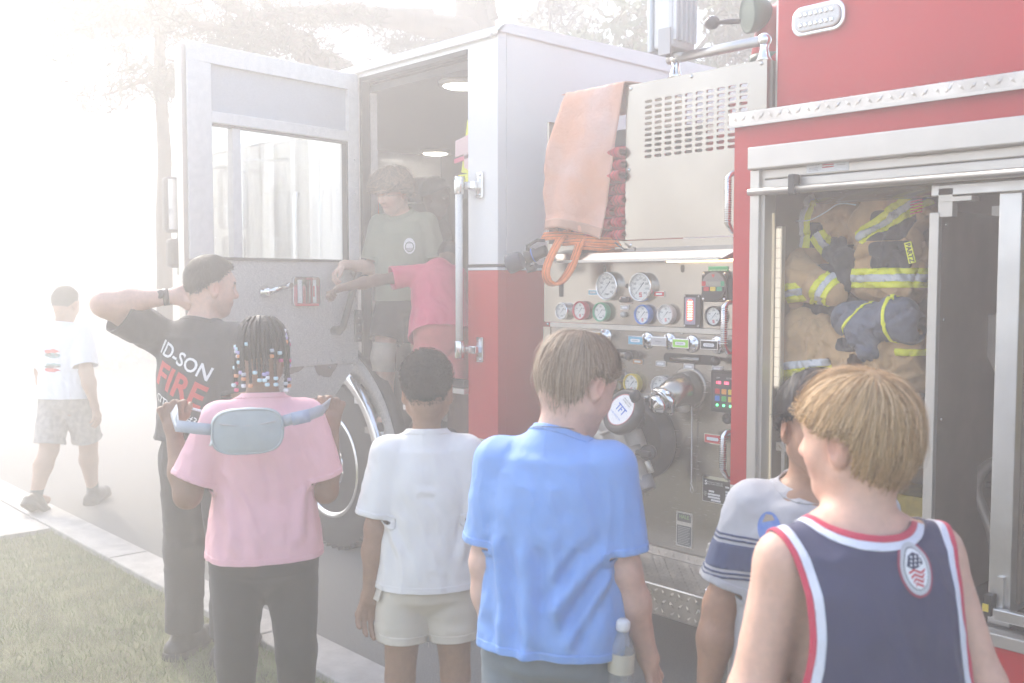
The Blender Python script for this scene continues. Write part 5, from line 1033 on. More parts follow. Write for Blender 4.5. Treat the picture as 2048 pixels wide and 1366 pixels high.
        for (e, dd, cn, sg) in cuts:
            def f(V, e=e, dd=dd, sg=sg):
                sidep = (V - mid) @ s.rt * sg
                kA, kB = (s.knR, s.knL) if sg > 0 else (s.knL, s.knR); aA, aB = (s.anR, s.anL) if sg > 0 else (s.anL, s.anR); hA, hB = (s.hiR, s.hiL) if sg > 0 else (s.hiL, s.hiR)
                near = np.minimum(cone(hA, kA, .0, .0)(V), cone(kA, aA, 0, 0)(V)) - np.minimum(cone(hB, kB, 0, 0)(V), cone(kB, aB, 0, 0)(V))
                return np.maximum((e - V) @ dd, near)
            fs.append(f); S = s._clipf(S, f)
        S = s._clipf(S, lambda V: waist * h - (V - s.pel) @ s.axis)
        S = S.tidy(.1); o = s.out(name, S, m, thick=.003); s.bot_o, s.bot_s = o, S
        if hem_band:
            for f in fs: B_ = s._clipf(S, lambda V: .026 - f(V)); B_.push(.0018); s.out('leg_hem', B_, m, o, thick=.003)
        return o
    def shoes(s, m, m2=None, socks=None):
        h = s.H
        for sd in 'LR':
            an, kn = getattr(s, 'an' + sd), getattr(s, 'kn' + sd); dn = nrm(an - kn); fw = A3((0, 1, 0)); fw = nrm(fw - dn * (fw @ dn)); toe = an + fw * .098 * h + dn * .030 * h; heel = an - fw * .030 * h + dn * .028 * h
            u = union([cone(heel, toe, .031 * h, .029 * h), cone(an + dn * .01, an + fw * .05 * h + dn * .018 * h, .032 * h, .028 * h)], .02)
            S = Surf.of(u, .008); S.V = S.V; S = s._clipf(S, lambda V: .047 * h - (V - an) @ dn); s.out('shoe', S, m, thick=.004)
            so = union([cone(heel + dn * .016 * h, toe + dn * .014 * h, .034 * h, .031 * h)], .01); S2 = Surf.of(so, .008); S2 = s._clipf(S2, lambda V: (V - an) @ dn - .030 * h); S2 = s._clipf(S2, lambda V: .052 * h - (V - an) @ dn)
            s.out('sole', S2, m2 or m, thick=.004)
            if socks: S3 = Surf.of(cone(an - dn * .045 * h, an, .026 * h, .027 * h), .008); S3 = s._clipf(S3, lambda V: (V - an) @ dn + .055 * h); s.out('sock', S3, socks, thick=.002)
    # ---- hair
    def hair(s, cols, tend, n=4200, length=.085, lift=.006, vol=(.081, .100, .095), cup=.030, droop=.2, seed=1, width=.0016, cap_d=.009, whorl=(-.35, .05), curl=0., rough=.55, messy=.25, cap=True, capcol=None, root_in=.012, low=1.5, capcut=.16):
        """straight hair: ribbons combed from the crown. tend(phi) = polar angle (deg) where the hair ends; phi 0 = face, 180 = nape"""
        g = np.random.default_rng(seed); z = s.hs; r3 = A3(vol) * z; c = s.hc + (s.hu * cup - s.hf * .012) * z
        ax = nrm(s.hu + s.hf * whorl[0] + s.hr * whorl[1]); f0 = nrm(s.hf - ax * (s.hf @ ax)); r0 = np.cross(f0, ax)
        phi = g.uniform(-math.pi, math.pi, n); te = np.radians(tend(np.degrees(np.abs(phi)))) * (1 + .055 * g.standard_normal(n))
        u = g.uniform(0, 1, n); th0 = np.arccos(1 - u * (1 - np.cos(np.maximum(te - .12, .05)))); Ls = length * z * g.uniform(.75, 1.15, n)
        lyr = g.uniform(0, 1, n); K = 8; Pn = np.stack([np.cos(phi) * np.sin(th0), np.sin(phi) * np.sin(th0), np.cos(th0)], 1); cph = .5 * vnoise(Pn, 5.5, seed) + .38 * vnoise(Pn, 12., seed + 3) + .2 * vnoise(Pn, 26., seed + 5) + .12 * g.standard_normal(n); fly = g.uniform(0, 1, n) < .05; cph = np.where(fly, cph * 2.2, cph)
        pts = []
        for k in range(K):
            t = k / (K - 1); th = np.minimum(th0 + t * Ls / (.09 * z), te + .02); ph = phi + messy * t * (cph + .35 * np.sin(phi * 5 + seed)) * np.sin(np.minimum(th, 1.6)) + curl * t * np.sin(t * 9 + cph * 20)
            dirv = np.sin(th)[:, None] * (np.cos(ph)[:, None] * f0 + np.sin(ph)[:, None] * r0) + np.cos(th)[:, None] * ax
            q = dirv; qz = q @ s.hu; l = 1 / np.sqrt(((q @ s.hr) / r3[0]) ** 2 + ((q @ s.hf) / r3[1]) ** 2 + (qz / np.where(qz > 0, r3[2], r3[2] * low)) ** 2)
            rad = l - .014 * z * np.clip((th - 1.75) / .6, 0, 1) - root_in * z * (1 - t) + lift * z * (lyr + 1.1 * fly * t) * np.sin(t * 2.6) + (.003 * cph * t + .004 * fly * t) * z
            pts.append(c + q * rad[:, None])
        pts = np.stack(pts, 1); tg = np.gradient(pts, axis=1); nv = pts - c; sd = np.cross(tg, nv); sd /= np.linalg.norm(sd, axis=2)[:, :, None] + 1e-9
        wd = (width * z * np.linspace(1, .25, K))[None, :, None]; A_ = pts - sd * wd; B_ = pts + sd * wd
        V = np.stack([A_, B_], 2).reshape(-1, 3); base = (np.arange(n) * K * 2)[:, None] + (np.arange(K - 1) * 2)[None]; b = base.ravel()
        F = np.concatenate([np.stack([b, b + 1, b + 3], 1), np.stack([b, b + 3, b + 2], 1)])
        C = np.array(cols, float); ci = C[g.integers(0, len(C), n)] * (1 + .13 * g.standard_normal(n))[:, None] * (1 + .16 * cph)[:, None]; ci = np.clip(ci, .003, 1)
        tt = np.linspace(.82, 1.12, K); Cv = np.repeat((ci[:, None, :] * tt[None, :, None]).reshape(-1, 3), 2, axis=0)
        nm = 'hair_%d' % (id(s) % 99991); m = mat(nm, tuple(C[0]), rough, attr='Col', spec=.3)
        S = Surf(V, F); first = None
        if cap:
            e = egg(c, r3 - cap_d * z, np.stack([s.hr, s.hf, s.hu]), low); Sc = Surf.of(e, .007)
            def fe(V):
                q = V - c; th = np.arccos(np.clip(q @ ax / np.linalg.norm(q, axis=1), -1, 1)); ph = np.degrees(np.abs(np.arctan2(q @ r0, q @ f0))); return np.radians(tend(ph)) - capcut - th
            Sc = s._clipf(Sc, fe); Sc.push(.002 * fbm(Sc.V, 40, seed, 2)); first = s.out('hair', S.join(Sc), m, colors=np.concatenate([Cv, np.tile(A3(capcol) if capcol is not None else C.mean(0) * .55, (len(Sc.V), 1))]))
        else: first = s.out('hair', S, m, colors=Cv)
        s.hair_o = first; s.hair_c = (c, r3, ax, f0, r0); return first
    def afro(s, col, tend, vol=(.080, .097, .098), cup=.028, n=5200, seed=2, whorl=(-.25, 0), l=.010, capcol=None):
        g = np.random.default_rng(seed); z = s.hs; r3 = A3(vol) * z; c = s.hc + (s.hu * cup - s.hf * .012) * z; ax = nrm(s.hu + s.hf * whorl[0]); f0 = nrm(s.hf - ax * (s.hf @ ax)); r0 = np.cross(f0, ax)
        e = egg(c, r3, np.stack([s.hr, s.hf, s.hu]), 1.4); Sc = Surf.of(e, .005)
        def fe(V):
            q = V - c; th = np.arccos(np.clip(q @ ax / np.linalg.norm(q, axis=1), -1, 1)); ph = np.degrees(np.abs(np.arctan2(q @ r0, q @ f0))); return np.radians(tend(ph)) - th
        Sc = s._clipf(Sc, lambda V: fe(V) + .05 * vnoise(V, 60, seed)); edge = np.clip(fe(Sc.V) / .35, 0, 1)
        Sc.push(-.010 * z * (1 - edge) + .0022 * fbm(Sc.V, 130, seed, 2) + .002 * fbm(Sc.V, 25, seed, 2))
        N = Sc.normals(); ii = g.integers(0, len(Sc.V), n); p = Sc.V[ii]; nn = N[ii]; K = 5; pts = []; a = g.uniform(0, 6.28, n); tv = np.cross(nn, g.standard_normal((n, 3))); tv /= np.linalg.norm(tv, axis=1)[:, None]; bv = np.cross(nn, tv)
        for k in range(K):
            t = k / (K - 1); pts.append(p + nn * (l * z * t * (.6 + .5 * np.sin(a)))[:, None] - nn * .002 + .0035 * z * (np.cos(a + t * 5.5)[:, None] * tv + np.sin(a + t * 5.5)[:, None] * bv))
        pts = np.stack(pts, 1); sd = np.cross(np.gradient(pts, axis=1), nn[:, None, :] + .4 * g.standard_normal((n, 1, 3))); sd /= np.linalg.norm(sd, axis=2)[:, :, None] + 1e-9
        A_ = pts - sd * .0006; B_ = pts + sd * .0006; V = np.stack([A_, B_], 2).reshape(-1, 3); b = ((np.arange(n) * K * 2)[:, None] + (np.arange(K - 1) * 2)[None]).ravel()
        F = np.concatenate([np.stack([b, b + 1, b + 3], 1), np.stack([b, b + 3, b + 2], 1)]); S = Surf(V, F).join(Sc)
        C = np.repeat(np.tile(A3(col), (n, 1)) * (1 + .3 * g.standard_normal(n))[:, None], K * 2, axis=0); C = np.clip(np.concatenate([C, np.tile(A3(capcol or col), (len(Sc.V), 1)) * (1 + .35 * fbm(Sc.V, 90, seed, 2))[:, None]]), .004, 1)
        s.hair_o = s.out('hair', S, mat('hair_%d' % (id(s) % 99991), tuple(col), .8, attr='Col', spec=.3), colors=C); s.hair_c = (c, r3, ax, f0, r0); return s.hair_o
    # ---- print laid on cloth
    def bvh(s, S):
        from mathutils.bvhtree import BVHTree
        return BVHTree.FromPolygons([Vector(v) for v in s.W(S.V)], [tuple(int(i) for i in f) for f in S.F])
def drape(name, me, bvh, origin, right, up, direction, m, parent, off=.002, sub=.012):
    """flat print (mesh in its own XY) thrown onto a cloth surface along direction"""
    bm = bmesh.new(); bm.from_mesh(me); bmesh.ops.triangulate(bm, faces=bm.faces[:])
    for _ in range(4):
        es = [e for e in bm.edges if e.calc_length() > sub]
        if not es: break
        bmesh.ops.subdivide_edges(bm, edges=es, cuts=1); bmesh.ops.triangulate(bm, faces=bm.faces[:])
    o, r, u, d = Vector(origin), Vector(right).normalized(), Vector(up).normalized(), Vector(direction).normalized(); dead = []
    for v in bm.verts:
        p = o + r * v.co.x + u * v.co.y; h = bvh.ray_cast(p, d, 1.2)
        if h[0] is None: dead.append(v)
        else: v.co = h[0] - d * off
    if dead: bmesh.ops.delete(bm, geom=dead, context='VERTS')
    out = bpy.data.meshes.new(name); bm.to_mesh(out); bm.free(); return link(name, out, m, parent)
def disc_mesh(rx, ry, n=40, inner=None):
    fr = [inner + (1 - inner) * k / 2 for k in range(3)] if inner else [.25, .5, .75, 1.]
    bm = bmesh.new(); R_ = [[bm.verts.new((rx * f * math.cos(2 * math.pi * i / n), ry * f * math.sin(2 * math.pi * i / n), 0)) for i in range(n)] for f in fr]
    for a, b in zip(R_[:-1], R_[1:]):
        for i in range(n): bm.faces.new((a[i], b[i], b[(i + 1) % n], a[(i + 1) % n]))
    if not inner: bm.faces.new(R_[0])
    me = bpy.data.meshes.new('disc'); bm.to_mesh(me); bm.free(); return me
def poly_mesh(pts):
    bm = bmesh.new(); bm.faces.new([bm.verts.new((a, b, 0)) for a, b in pts]); me = bpy.data.meshes.new('poly'); bm.to_mesh(me); bm.free(); return me
def band(xs, ys):                 # piecewise-linear table
    return lambda p: np.interp(p, xs, ys)
def cloth(name, col, noise=.08, **k): return mat(name, col, k.pop('rough', .85), noise=noise, nscale=12, bump=.25, bscale=900, sheen=.15, **k)

# ------------------------------------------------------------------ the people in the photograph
def spot(xpx, d): r = sight(xpx, 565); r = r / r.dot(_fw); return (r.x * d, r.y * d)
def stand(xpx, d, z=0.): x, y = spot(xpx, d); return (x, y, z)
def face_of(loc, delta): return away(loc[0], loc[1]) + delta
def shirt_prof(w, d, H, flare=0., top=1.0, belly=0., hem=-.10, back=0.):
    return [(hem, w * (1.02 + flare), d * (1.12 + flare + belly), 0, back), (0, w * (.98 + flare * .6), d * (1.08 + flare * .5 + belly), 0, 0), (.08, w * .95, d * (.98 + belly * .5), 0, 0), (.17, w * .95, d * .97, 0, 0), (.22, w * .92 * top, d * .90, 0, 0), (.262, w * .78 * top, d * .72, 0, -.006)]

# ---- boy in the navy sleeveless jersey, nearest the camera
L = stand(1742, 1.78); B = Person('person', 'boy with straight blond hair in navy sleeveless jersey with red and white trim', L, face_of(L, 30), 1.51, (.68, .42, .31), girth=1.25, sh=.099, hs=1.05, lean=(0, .08), head=(34, -6, 0), headoff=(.024, .008, .0),
    arms={'L': ((-.24, -.05, -1), (-.06, .35, -1)), 'R': ((.26, -.22, -1), (-.15, .75, -.8))}, hands={'L': None, 'R': None}, group=None)
B.hairc = A3((.36, .25, .15)); B.body()
navy = cloth('navy_jersey', (.030, .034, .095), .12, rough=.6); trimR = cloth('jersey_red_trim', (.60, .04, .09), .05); trimW = cloth('jersey_white_trim', (.72, .73, .80), .05)
def tank(B, prof, hole_c, hole_r, m, neck_r=.072, neck_h=.004, seed=4, folds=None):
    o = B.shirt(m, prof, sleeves=False, neck_r=neck_r, neck_h=neck_h, hem=-.10, seed=seed, bands=False, folds=folds, sl_r=(.049, .05), amp=.0035, res=.0065, neck_tilt=.9, neck_k=1.6)
    me = o.data; bpy.data.objects.remove(o); bpy.data.meshes.remove(me); S = B.shirt_s
    es = [ell(getattr(B, 'sh' + sd) + A3(hole_c) * A3((1 if sd == 'R' else -1, 1, 1)), hole_r, np.stack([B.rt, B.fwd, B.axis])) for sd in 'LR']
    fh = lambda V: np.minimum(es[0](V), es[1](V)); nc = B.nb + B.axis * .022 + B.fwd * .004; B.neck_f = lambda V: np.linalg.norm(V - nc, axis=1) - .094; S = B._clipf(S, B.neck_f); S = B._clipf(S, fh).tidy(.1); B.shirt_s = S; o = B.out('jersey', S, m, thick=.0035); B.shirt_o = o
    for f, n in ((fh, 'armhole_trim'), (B.neck_f, 'neck_trim')):
        b1 = B._clipf(S, lambda V: .010 - f(V)); b1.push(.0026); B.out(n, b1, trimR, o, thick=.003)
        b2 = B._clipf(B._clipf(S, lambda V: f(V) - .0098), lambda V: .024 - f(V)); b2.push(.0020); B.out(n, b2, trimW, o, thick=.002)
    return o
tank(B, shirt_prof(.212, .150, 1.51, flare=.10, top=1.0, hem=-.12), (.052, -.01, -.090), (.056, .30, .170), navy, folds=[((.02, -.12, .28), (-.02, -.14, -.05), .022, .006), ((.10, -.12, .25), (.12, -.14, -.1), .02, .005), ((-.08, -.13, .1), (.0, -.15, -.15), .02, .005)])
B.bottoms(cloth('navy_shorts', (.02, .025, .06)), .5, wx=.118, wy=.09); B.shoes(BLACK, PRINTW)
B.hair([(.56, .36, .17), (.44, .27, .12), (.70, .50, .29), (.32, .19, .09)], band([0, 30, 60, 80, 90, 112, 120, 150, 180], [92, 90, 94, 93, 87, 88, 118, 131, 135]), n=13000, length=.105, lift=.010, vol=(.090, .112, .104), cup=.028, capcut=.42, seed=11, messy=.14, width=.0009, whorl=(-.42, -.10))
# oval flag badge on the back of the jersey
bv = B.bvh(B.shirt_s); c = onD(1832, 1137, 1.60); r_, u_ = Vector(B.W(B.rt) - B.W(A3((0, 0, 0)))), Vector((0, 0, 1)); dd = Vector(B.W(B.fwd) - B.W(A3((0, 0, 0)))); c = c - dd * .35
def badge(me, dx, dy, m, nm, off): return drape(nm, me, bv, c + r_ * dx + u_ * dy, r_, u_, dd, m, B.shirt_o, off)
c = Vector(c) + dd * 0
# slide the badge centre so that the thrown print lands on the sight line of the photo
hit = bv.ray_cast(Vector((0, 0, 1.68)), sight(1830, 1137).normalized(), 4)[0]; c = (hit if hit is not None else onD(1830, 1137, 1.7)) - dd * .3
badge(disc_mesh(.0345, .0475), 0, 0, mat('badge_rim', (.30, .05, .09), .7), 'badge', .0022); badge(disc_mesh(.030, .0425), 0, 0, mat('badge_silver', (.5, .5, .5), .6), 'badge_ring', .0030); badge(disc_mesh(.024, .0345), 0, 0, PRINTK, 'badge_inner_ring', .0036); badge(disc_mesh(.0228, .0332), 0, 0, PRINTW, 'badge_field', .0042)
badge(poly_mesh([(-.019, .006), (-.012, .022), (.0, .027), (.013, .022), (.016, .008), (.004, .002), (-.008, .0)]), 0, 0, mat('badge_navy', (.02, .025, .07), .6), 'flag_canton', .0048)
for k in range(9): badge(disc_mesh(.0022, .0022, 8), -.010 + (k % 3) * .009 + (k // 3) * .002, .007 + (k // 3) * .0065, PRINTW, 'star', .0054)
for k in range(4): badge(poly_mesh([(-.017 + k * .003, -.004 - k * .0075), (-.006, .001 - k * .0072), (.008, -.005 - k * .0072), (.018 - k * .003, .0 - k * .0072), (.0175 - k * .003, -.0035 - k * .0072), (.008, -.0088 - k * .0072), (-.006, -.0028 - k * .0072), (-.0165 + k * .003, -.0078 - k * .0075)]), 0, 0, PRINTR, 'flag_stripe', .0048)

# ---- boy in grey and navy tee, half hidden, facing the camera
L = stand(1632, 2.30); G = Person('person', 'black haired boy in grey and navy tee, half hidden behind the jersey', L, face_of(L, 188), 1.47, (.40, .225, .145), girth=1.12, hs=1.06, head=(14, -6, 0), headoff=(.0, .01, 0),
    arms={'R': ((.30, .05, -1), (.16, .12, -1)), 'L': ((-.25, .05, -1), (-.05, .2, -1))}, hands={'R': {'palm': (-.4, -1, 0), 'curl': (.5, .5, .55, .6)}})
G.hairc = A3((.012, .011, .012)); G.body()
greyT = cloth('heather_grey_tee', (.46, .46, .48), .10); navyT = cloth('navy_tee_panel', (.035, .06, .15), .1)
G.shirt(greyT, shirt_prof(.178, .125, 1.43, flare=.10, hem=-.13), hem=-.10, seed=8, sleeve=.78, sl_r=(.043, .048), neck_h=.012, neck_tilt=.6)
S = G.shirt_s; tS = lambda V: (V - G.pel) @ G.axis
for (a, b, m_, n) in ((.165, .205, navyT, 'navy_band'), (.210, .2135, navyT, 'thin_stripe'), (.217, .2205, navyT, 'thin_stripe'), (.157, .1605, navyT, 'thin_stripe'), (.150, .1535, navyT, 'thin_stripe')):
    q = G._clipf(G._clipf(S, lambda V: tS(V) - a * 1.43), lambda V: b * 1.43 - tS(V)); q.push(.0016); G.out(n, q, m_, G.shirt_o, thick=.0015)
G.bottoms(cloth('charcoal_shorts', (.05, .055, .06)), .5); G.shoes(BLACK)
G.hair([(.014, .013, .015), (.02, .018, .02), (.035, .034, .04)], band([0, 40, 75, 100, 130, 180], [88, 90, 98, 98, 118, 126]), n=3600, length=.09, lift=.008, vol=(.086, .105, .100), seed=5)
bvG = G.bvh(S); q = onD(1538, 1072, 2.2); ddG = Vector((q.x, q.y, 0)).normalized(); rr = Vector((-ddG.y, ddG.x, 0)) * -1
stk = drape('sticker', disc_mesh(.026, .036), bvG, q - ddG * .3, rr, Vector((0, 0, 1)), ddG, mat('blue_sticker', (.05, .14, .45), .35, col2=(.12, .22, .48), nscale=60, noise=.3), G.shirt_o, .003)
drape('sticker_top', poly_mesh([(-.015, .012), (.012, .02), (.006, .03), (-.008, .03)]), bvG, q - ddG * .3, rr, Vector((0, 0, 1)), ddG, mat('sticker_tan', (.30, .24, .18), .5), G.shirt_o, .0038)

# ---- boy in the bright blue tee
L = stand(1108, 2.50); U = Person('person', 'brown haired boy in bright blue athletic tee looking at the pump panel', L, face_of(L, -14), 1.56, (.66, .43, .34), girth=1.10, sh=.094, hs=1.09, lean=(.0, .05), head=(-36, -25, -4), headoff=(.014, .014, -.004),
    arms={'L': ((-.11, -.05, -1), (.05, .10, -1)), 'R': ((.13, -.02, -1), (.24, .22, -1))}, hands={'R': {'palm': (-1, .1, 0), 'curl': (.45, .5, .55, .6)}, 'L': {'palm': (1, .2, 0)}})
U.hairc = A3((.16, .11, .07)); U.body()
blueT = cloth('bright_blue_tee', (.17, .36, .76), .08, rough=.55)
U.shirt(blueT, shirt_prof(.186, .134, 1.56, flare=.06, hem=-.14), hem=-.045, seed=2, sleeve=.80, sl_r=(.041, .046), amp=.0045, res=.0065, folds=[
    ((.15, -.07, .20), (.02, -.15, 0.0300), .020, 0.0180), ((.16, -.07, .15), (.06, -.14, -0.0450), .016, 0.0165), ((.10, -.12, .20), (.03, -.15, .10), .014, -0.0120), ((-.12, -.10, .22), (-.10, -.14, -0.0750), .022, 0.0150), ((-.05, -.13, .20), (-.02, -.15, -0.1200), .024, 0.0120), ((.02, -.14, .21), (.05, -.15, 0.0000), .018, 0.0105),
    ((.18, -.03, -0.0900), (-.06, -.15, -0.0600), .015, 0.0150), ((.19, -.03, -.10), (-.02, -.15, -.10), .016, 0.0165), ((.18, -.03, -.13), (-.10, -.14, -.15), .02, 0.0135), ((-.15, -.08, 0.0300), (.02, -.15, -.12), .022, 0.0120), ((-.08, -.10, .27), (.08, -.10, .275), .012, 0.0075), ((-.05, -.10, .245), (.05, -.11, .25), .010, 0.0075)])
U.bottoms(cloth('teal_grey_shorts', (.13, .17, .20)), .52, wx=.106, wy=.080); U.shoes(BLACK, PRINTW)
U.hair([(.27, .18, .11), (.35, .25, .165), (.19, .12, .075), (.42, .32, .23)], band([0, 35, 70, 82, 95, 112, 122, 140, 180], [86, 88, 97, 96, 88, 90, 118, 131, 137]), n=12000, length=.10, lift=.010, vol=(.087, .106, .100), capcut=.42, seed=21, messy=.13, width=.0009, whorl=(-.38, .08))
nk = [U.W(U.neck0 + A3((math.cos(a) * .056, math.sin(a) * .050 - .004, .038 - .012 * math.sin(a)))) for a in np.linspace(0, 2 * math.pi, 40)]
MB().tube([tuple(p) for p in nk], .0011, 6).build('necklace', mat('dark_cord', (.08, .07, .07), .5), U.root)
# water bottle in his pocket
bp = onD(1240, 1272, 2.44); bo = tag(empty('water_bottle', (bp.x, bp.y, bp.z - .13)), 'clear plastic water bottle with white cap in blue-shirted boy\'s pocket', 'bottle')
MB().lathe((bp.x, bp.y, bp.z - .13), (.06, 0, 1), [(0, .028), (.01, .032), (.09, .032), (.115, .028), (.14, .014), (.150, .013)], 24, caps=False).build('bottle_body', mat('clear_plastic', (.55, .58, .58), .12, alpha=.30), bo); MB().lathe((bp.x + .009, bp.y, bp.z + .018), (.06, 0, 1), [(0, .0165), (.003, .0175), (.020, .0175), (.026, .012), (.027, 0)], 20).build('cap', PRINTW, bo)
MB().lathe((bp.x + .003, bp.y, bp.z - .085), (.06, 0, 1), [(0, .0326), (.05, .0326)], 24, caps=False).build('paper_label', mat('bottle_label', (.55, .52, .42), .5), bo)

# ---- boy in the white tee
L = stand(852, 3.22); Wb = Person('person', 'boy with short dark hair in white tee and cream cargo shorts', L, face_of(L, 2), 1.44, (.34, .19, .12), girth=.95, sh=.088, hs=1.06, head=(-6, -4, 0),
    arms={'L': ((-.17, -.03, -1), (-.10, .06, -1)), 'R': ((.15, -.03, -1), (.06, .10, -1))}, hands={'L': {'palm': (.35, -1, 0), 'curl': (.35, .4, .45, .5)}, 'R': {'palm': (-.6, -1, 0), 'curl': (.5, .6, .65, .7)}})
Wb.hairc = A3((.03, .025, .022)); Wb.body()
whiteT = cloth('white_tee', (.82, .79, .75), .05)
Wb.shirt(whiteT, shirt_prof(.162, .112, 1.44, flare=.08, hem=-.14), hem=-.048, seed=6, sleeve=.82, sl_r=(.041, .052), amp=.0035, folds=[((-.13, -.06, .17), (-.09, -.12, .04), .016, .008), ((.13, -.06, .17), (.10, -.11, .02), .016, .008), ((-.03, -.10, .26), (.03, -.10, .25), .012, .005), ((.12, -.06, -.04), (.0, -.12, .02), .014, .005)])
creamS = cloth('cream_cargo', (.68, .61, .50), .08); Wb.bottoms(creamS, .30, r=(.060, .066, .06), wx=.100, wy=.076, amp=.004)
for sg in (-1, 1):
    pc = Wb.pel + A3((sg * .118 * 1.44 * .92, -.015, -.088 * 1.44)); sdv = A3((sg * .96, -.28, 0)); fwv = A3((.28 * sg, .96, 0))
    q = MB(); P = [Wb.W(pc + fwv * a + A3((0, 0, 1)) * b) for a, b in ((-.045, -.07), (.045, -.07), (.045, .05), (-.045, .05))]; q.quadbox([tuple(p) for p in P], tuple(Wb.W(sdv) - Wb.W(A3((0, 0, 0)))), .014); q.build('cargo_pocket', creamS, Wb.bot_o, bevel=.005)
    q = MB(); P = [Wb.W(pc + sdv * (.006 + .018 * (b < .03)) + fwv * a + A3((0, 0, 1)) * b) for a, b in ((-.050, .022), (.050, .010), (.050, .062), (-.050, .066))]; q.quadbox([tuple(p) for p in P], tuple(Wb.W(sdv) - Wb.W(A3((0, 0, 0)))), .008); q.build('pocket_flap', creamS, Wb.bot_o, bevel=.003)
Wb.shoes(BLACK, PRINTW, socks=PRINTW)
Wb.afro((.030, .026, .024), band([0, 45, 80, 100, 140, 180], [66, 74, 95, 99, 118, 128]), seed=3, n=7000, vol=(.083, .100, .099))
for dz, m_, rr_, n in ((.018, mat('green_band', (.06, .45, .12), .4), .024, 'green_wristband'), (.006, PRINTW, .0245, 'white_wristband')):
    d_ = nrm(Wb.wrR - Wb.elR); c_ = Wb.wrR - d_ * dz; MB().lathe(tuple(Wb.W(c_)), tuple(Wb.W(d_) - Wb.W(A3((0, 0, 0)))), [(-.004, rr_), (.004, rr_), (.004, rr_ + .002), (-.004, rr_ + .002), (-.004, rr_)], 24, caps=False).build(n, m_, Wb.root)

# ---- girl in the pink tee with beaded braids
L = stand(522, 3.32); P_ = Person('person', 'girl with beaded braids in pink tee and black leggings holding up a bag strap', L, face_of(L, 2), 1.57, (.25, .135, .085), girth=1.05, sh=.090, hs=1.0, head=(4, -3, 0),
    arms={'L': ((-.42, -.02, -1), (-.22, .55, .95)), 'R': ((.24, .05, -1), (.16, .45, 1.))}, hands={'L': {'palm': (.2, 1, 0), 'curl': (1.3, 1.35, 1.4, 1.4), 'thumb': .6, 'dir': (-.1, .3, 1)}, 'R': {'palm': (-.2, 1, 0), 'curl': (1.3, 1.35, 1.4, 1.4), 'thumb': .6, 'dir': (.1, .3, 1)}})
P_.hairc = A3((.02, .016, .015)); P_.body(skip_legs=True); pinkT = cloth('pink_tee', (.84, .46, .50), .06)
P_.shirt(pinkT, shirt_prof(.176, .122, 1.57, flare=.14, hem=-.14), hem=-.045, seed=9, sleeve=.80, sl_r=(.039, .050), amp=.0045, folds=[((-.12, -.08, .17), (-.10, -.13, -.05), .02, .009), ((.12, -.08, .17), (.11, -.13, -.02), .02, .010), ((.02, -.10, .27), (.06, -.12, .12), .014, .006)])
P_.bottoms(cloth('black_leggings', (.014, .014, .017), .2), .93, r=(.062, .044, .030), wx=.100, wy=.080, name='leggings', amp=.002, hem_band=False); P_.shoes(BLACK, PRINTW)
hairB = mat('braid_hair', (.022, .018, .017), .55, noise=.3, nscale=90)
c_, z_ = P_.hc, P_.hs; r3 = A3((.082, .102, .100)) * z_; cc_ = c_ + (P_.hu * .026 - P_.hf * .010) * z_
e = ell(cc_, r3, np.stack([P_.hr, P_.hf, P_.hu])); Sc = Surf.of(e, .006)
def fe_(V): q = (V - cc_) / r3; return (q @ P_.hu) + .30 - .55 * np.clip(q @ P_.hf, 0, 1) + .35 * np.clip(-(q @ P_.hf), 0, 1)
Sc = P_._clipf(Sc, fe_); Sc.push(.0015 * np.sin(np.arctan2((Sc.V - cc_) @ P_.hr, (Sc.V - cc_) @ P_.hf) * 34) - .001); scalp = P_.out('braided_hair', Sc, hairB)
BEADC = [mat('bead_' + n, c, .25, coat=.4) for n, c in (('white', (.75, .75, .78)), ('clear', (.5, .52, .56)), ('lilac', (.45, .38, .62)), ('pink', (.62, .12, .25)), ('orange', (.70, .30, .14)), ('ice', (.55, .72, .78)))]
gb = random.Random(5)
for i in range(46):
    ph = math.radians(-172 + 344 * i / 45 + gb.uniform(-3, 3)) + math.pi; back = abs(((math.degrees(ph) + 180) % 360) - 180)
    if back < 52: continue
    ring = i % 3; th0 = (.42, .75, 1.05)[ring]; path = []; Ln = gb.choice((.07, .11, .15, .19, .215)) * gb.uniform(.9, 1.1)
    pos = None; 
    for k in range(15):
        t = k / 14 * Ln; th = th0 + t / .098
        if th < 1.72: dv_ = A3(math.sin(th) * math.cos(ph) * P_.hf + math.sin(th) * math.sin(ph) * P_.hr + math.cos(th) * P_.hu); pos = cc_ + np.array([dv_ @ P_.hr, dv_ @ P_.hf, dv_ @ P_.hu]) * 0 + dv_ / math.sqrt(((dv_ @ P_.hr) / r3[0]) ** 2 + ((dv_ @ P_.hf) / r3[1]) ** 2 + ((dv_ @ P_.hu) / r3[2]) ** 2) * (1.03 + .02 * ring)
        else: pos = pos + A3((gb.uniform(-.001, .001), 0, -Ln / 14))
        path.append(P_.W(pos))
    rad = [.0056 * (1 + .22 * math.sin(k * 2.6)) for k in range(15)]
    fine = []; rf = []
    for k in range(14):
        for s_ in range(3): fine.append(tuple(path[k] + (path[k + 1] - path[k]) * s_ / 3)); rf.append(.0052 + .0011 * math.sin((k * 3 + s_) * 2.1))
    MB().tube(fine, rf, 7).build('braid', hairB, scalp)
    for k in range(gb.choice((1, 1, 2, 2, 3))):
        q = path[14 - k * 1] if k < 2 else path[12]; q = q + A3((0, 0, -.004 if k == 0 else .004)); MB().lathe(tuple(q), (0, 0, 1), [(-.006, .004), (-.0055, .007), (0, .0086), (.0055, .007), (.006, .004)], 10).build('bead', gb.choice(BEADC), scalp)
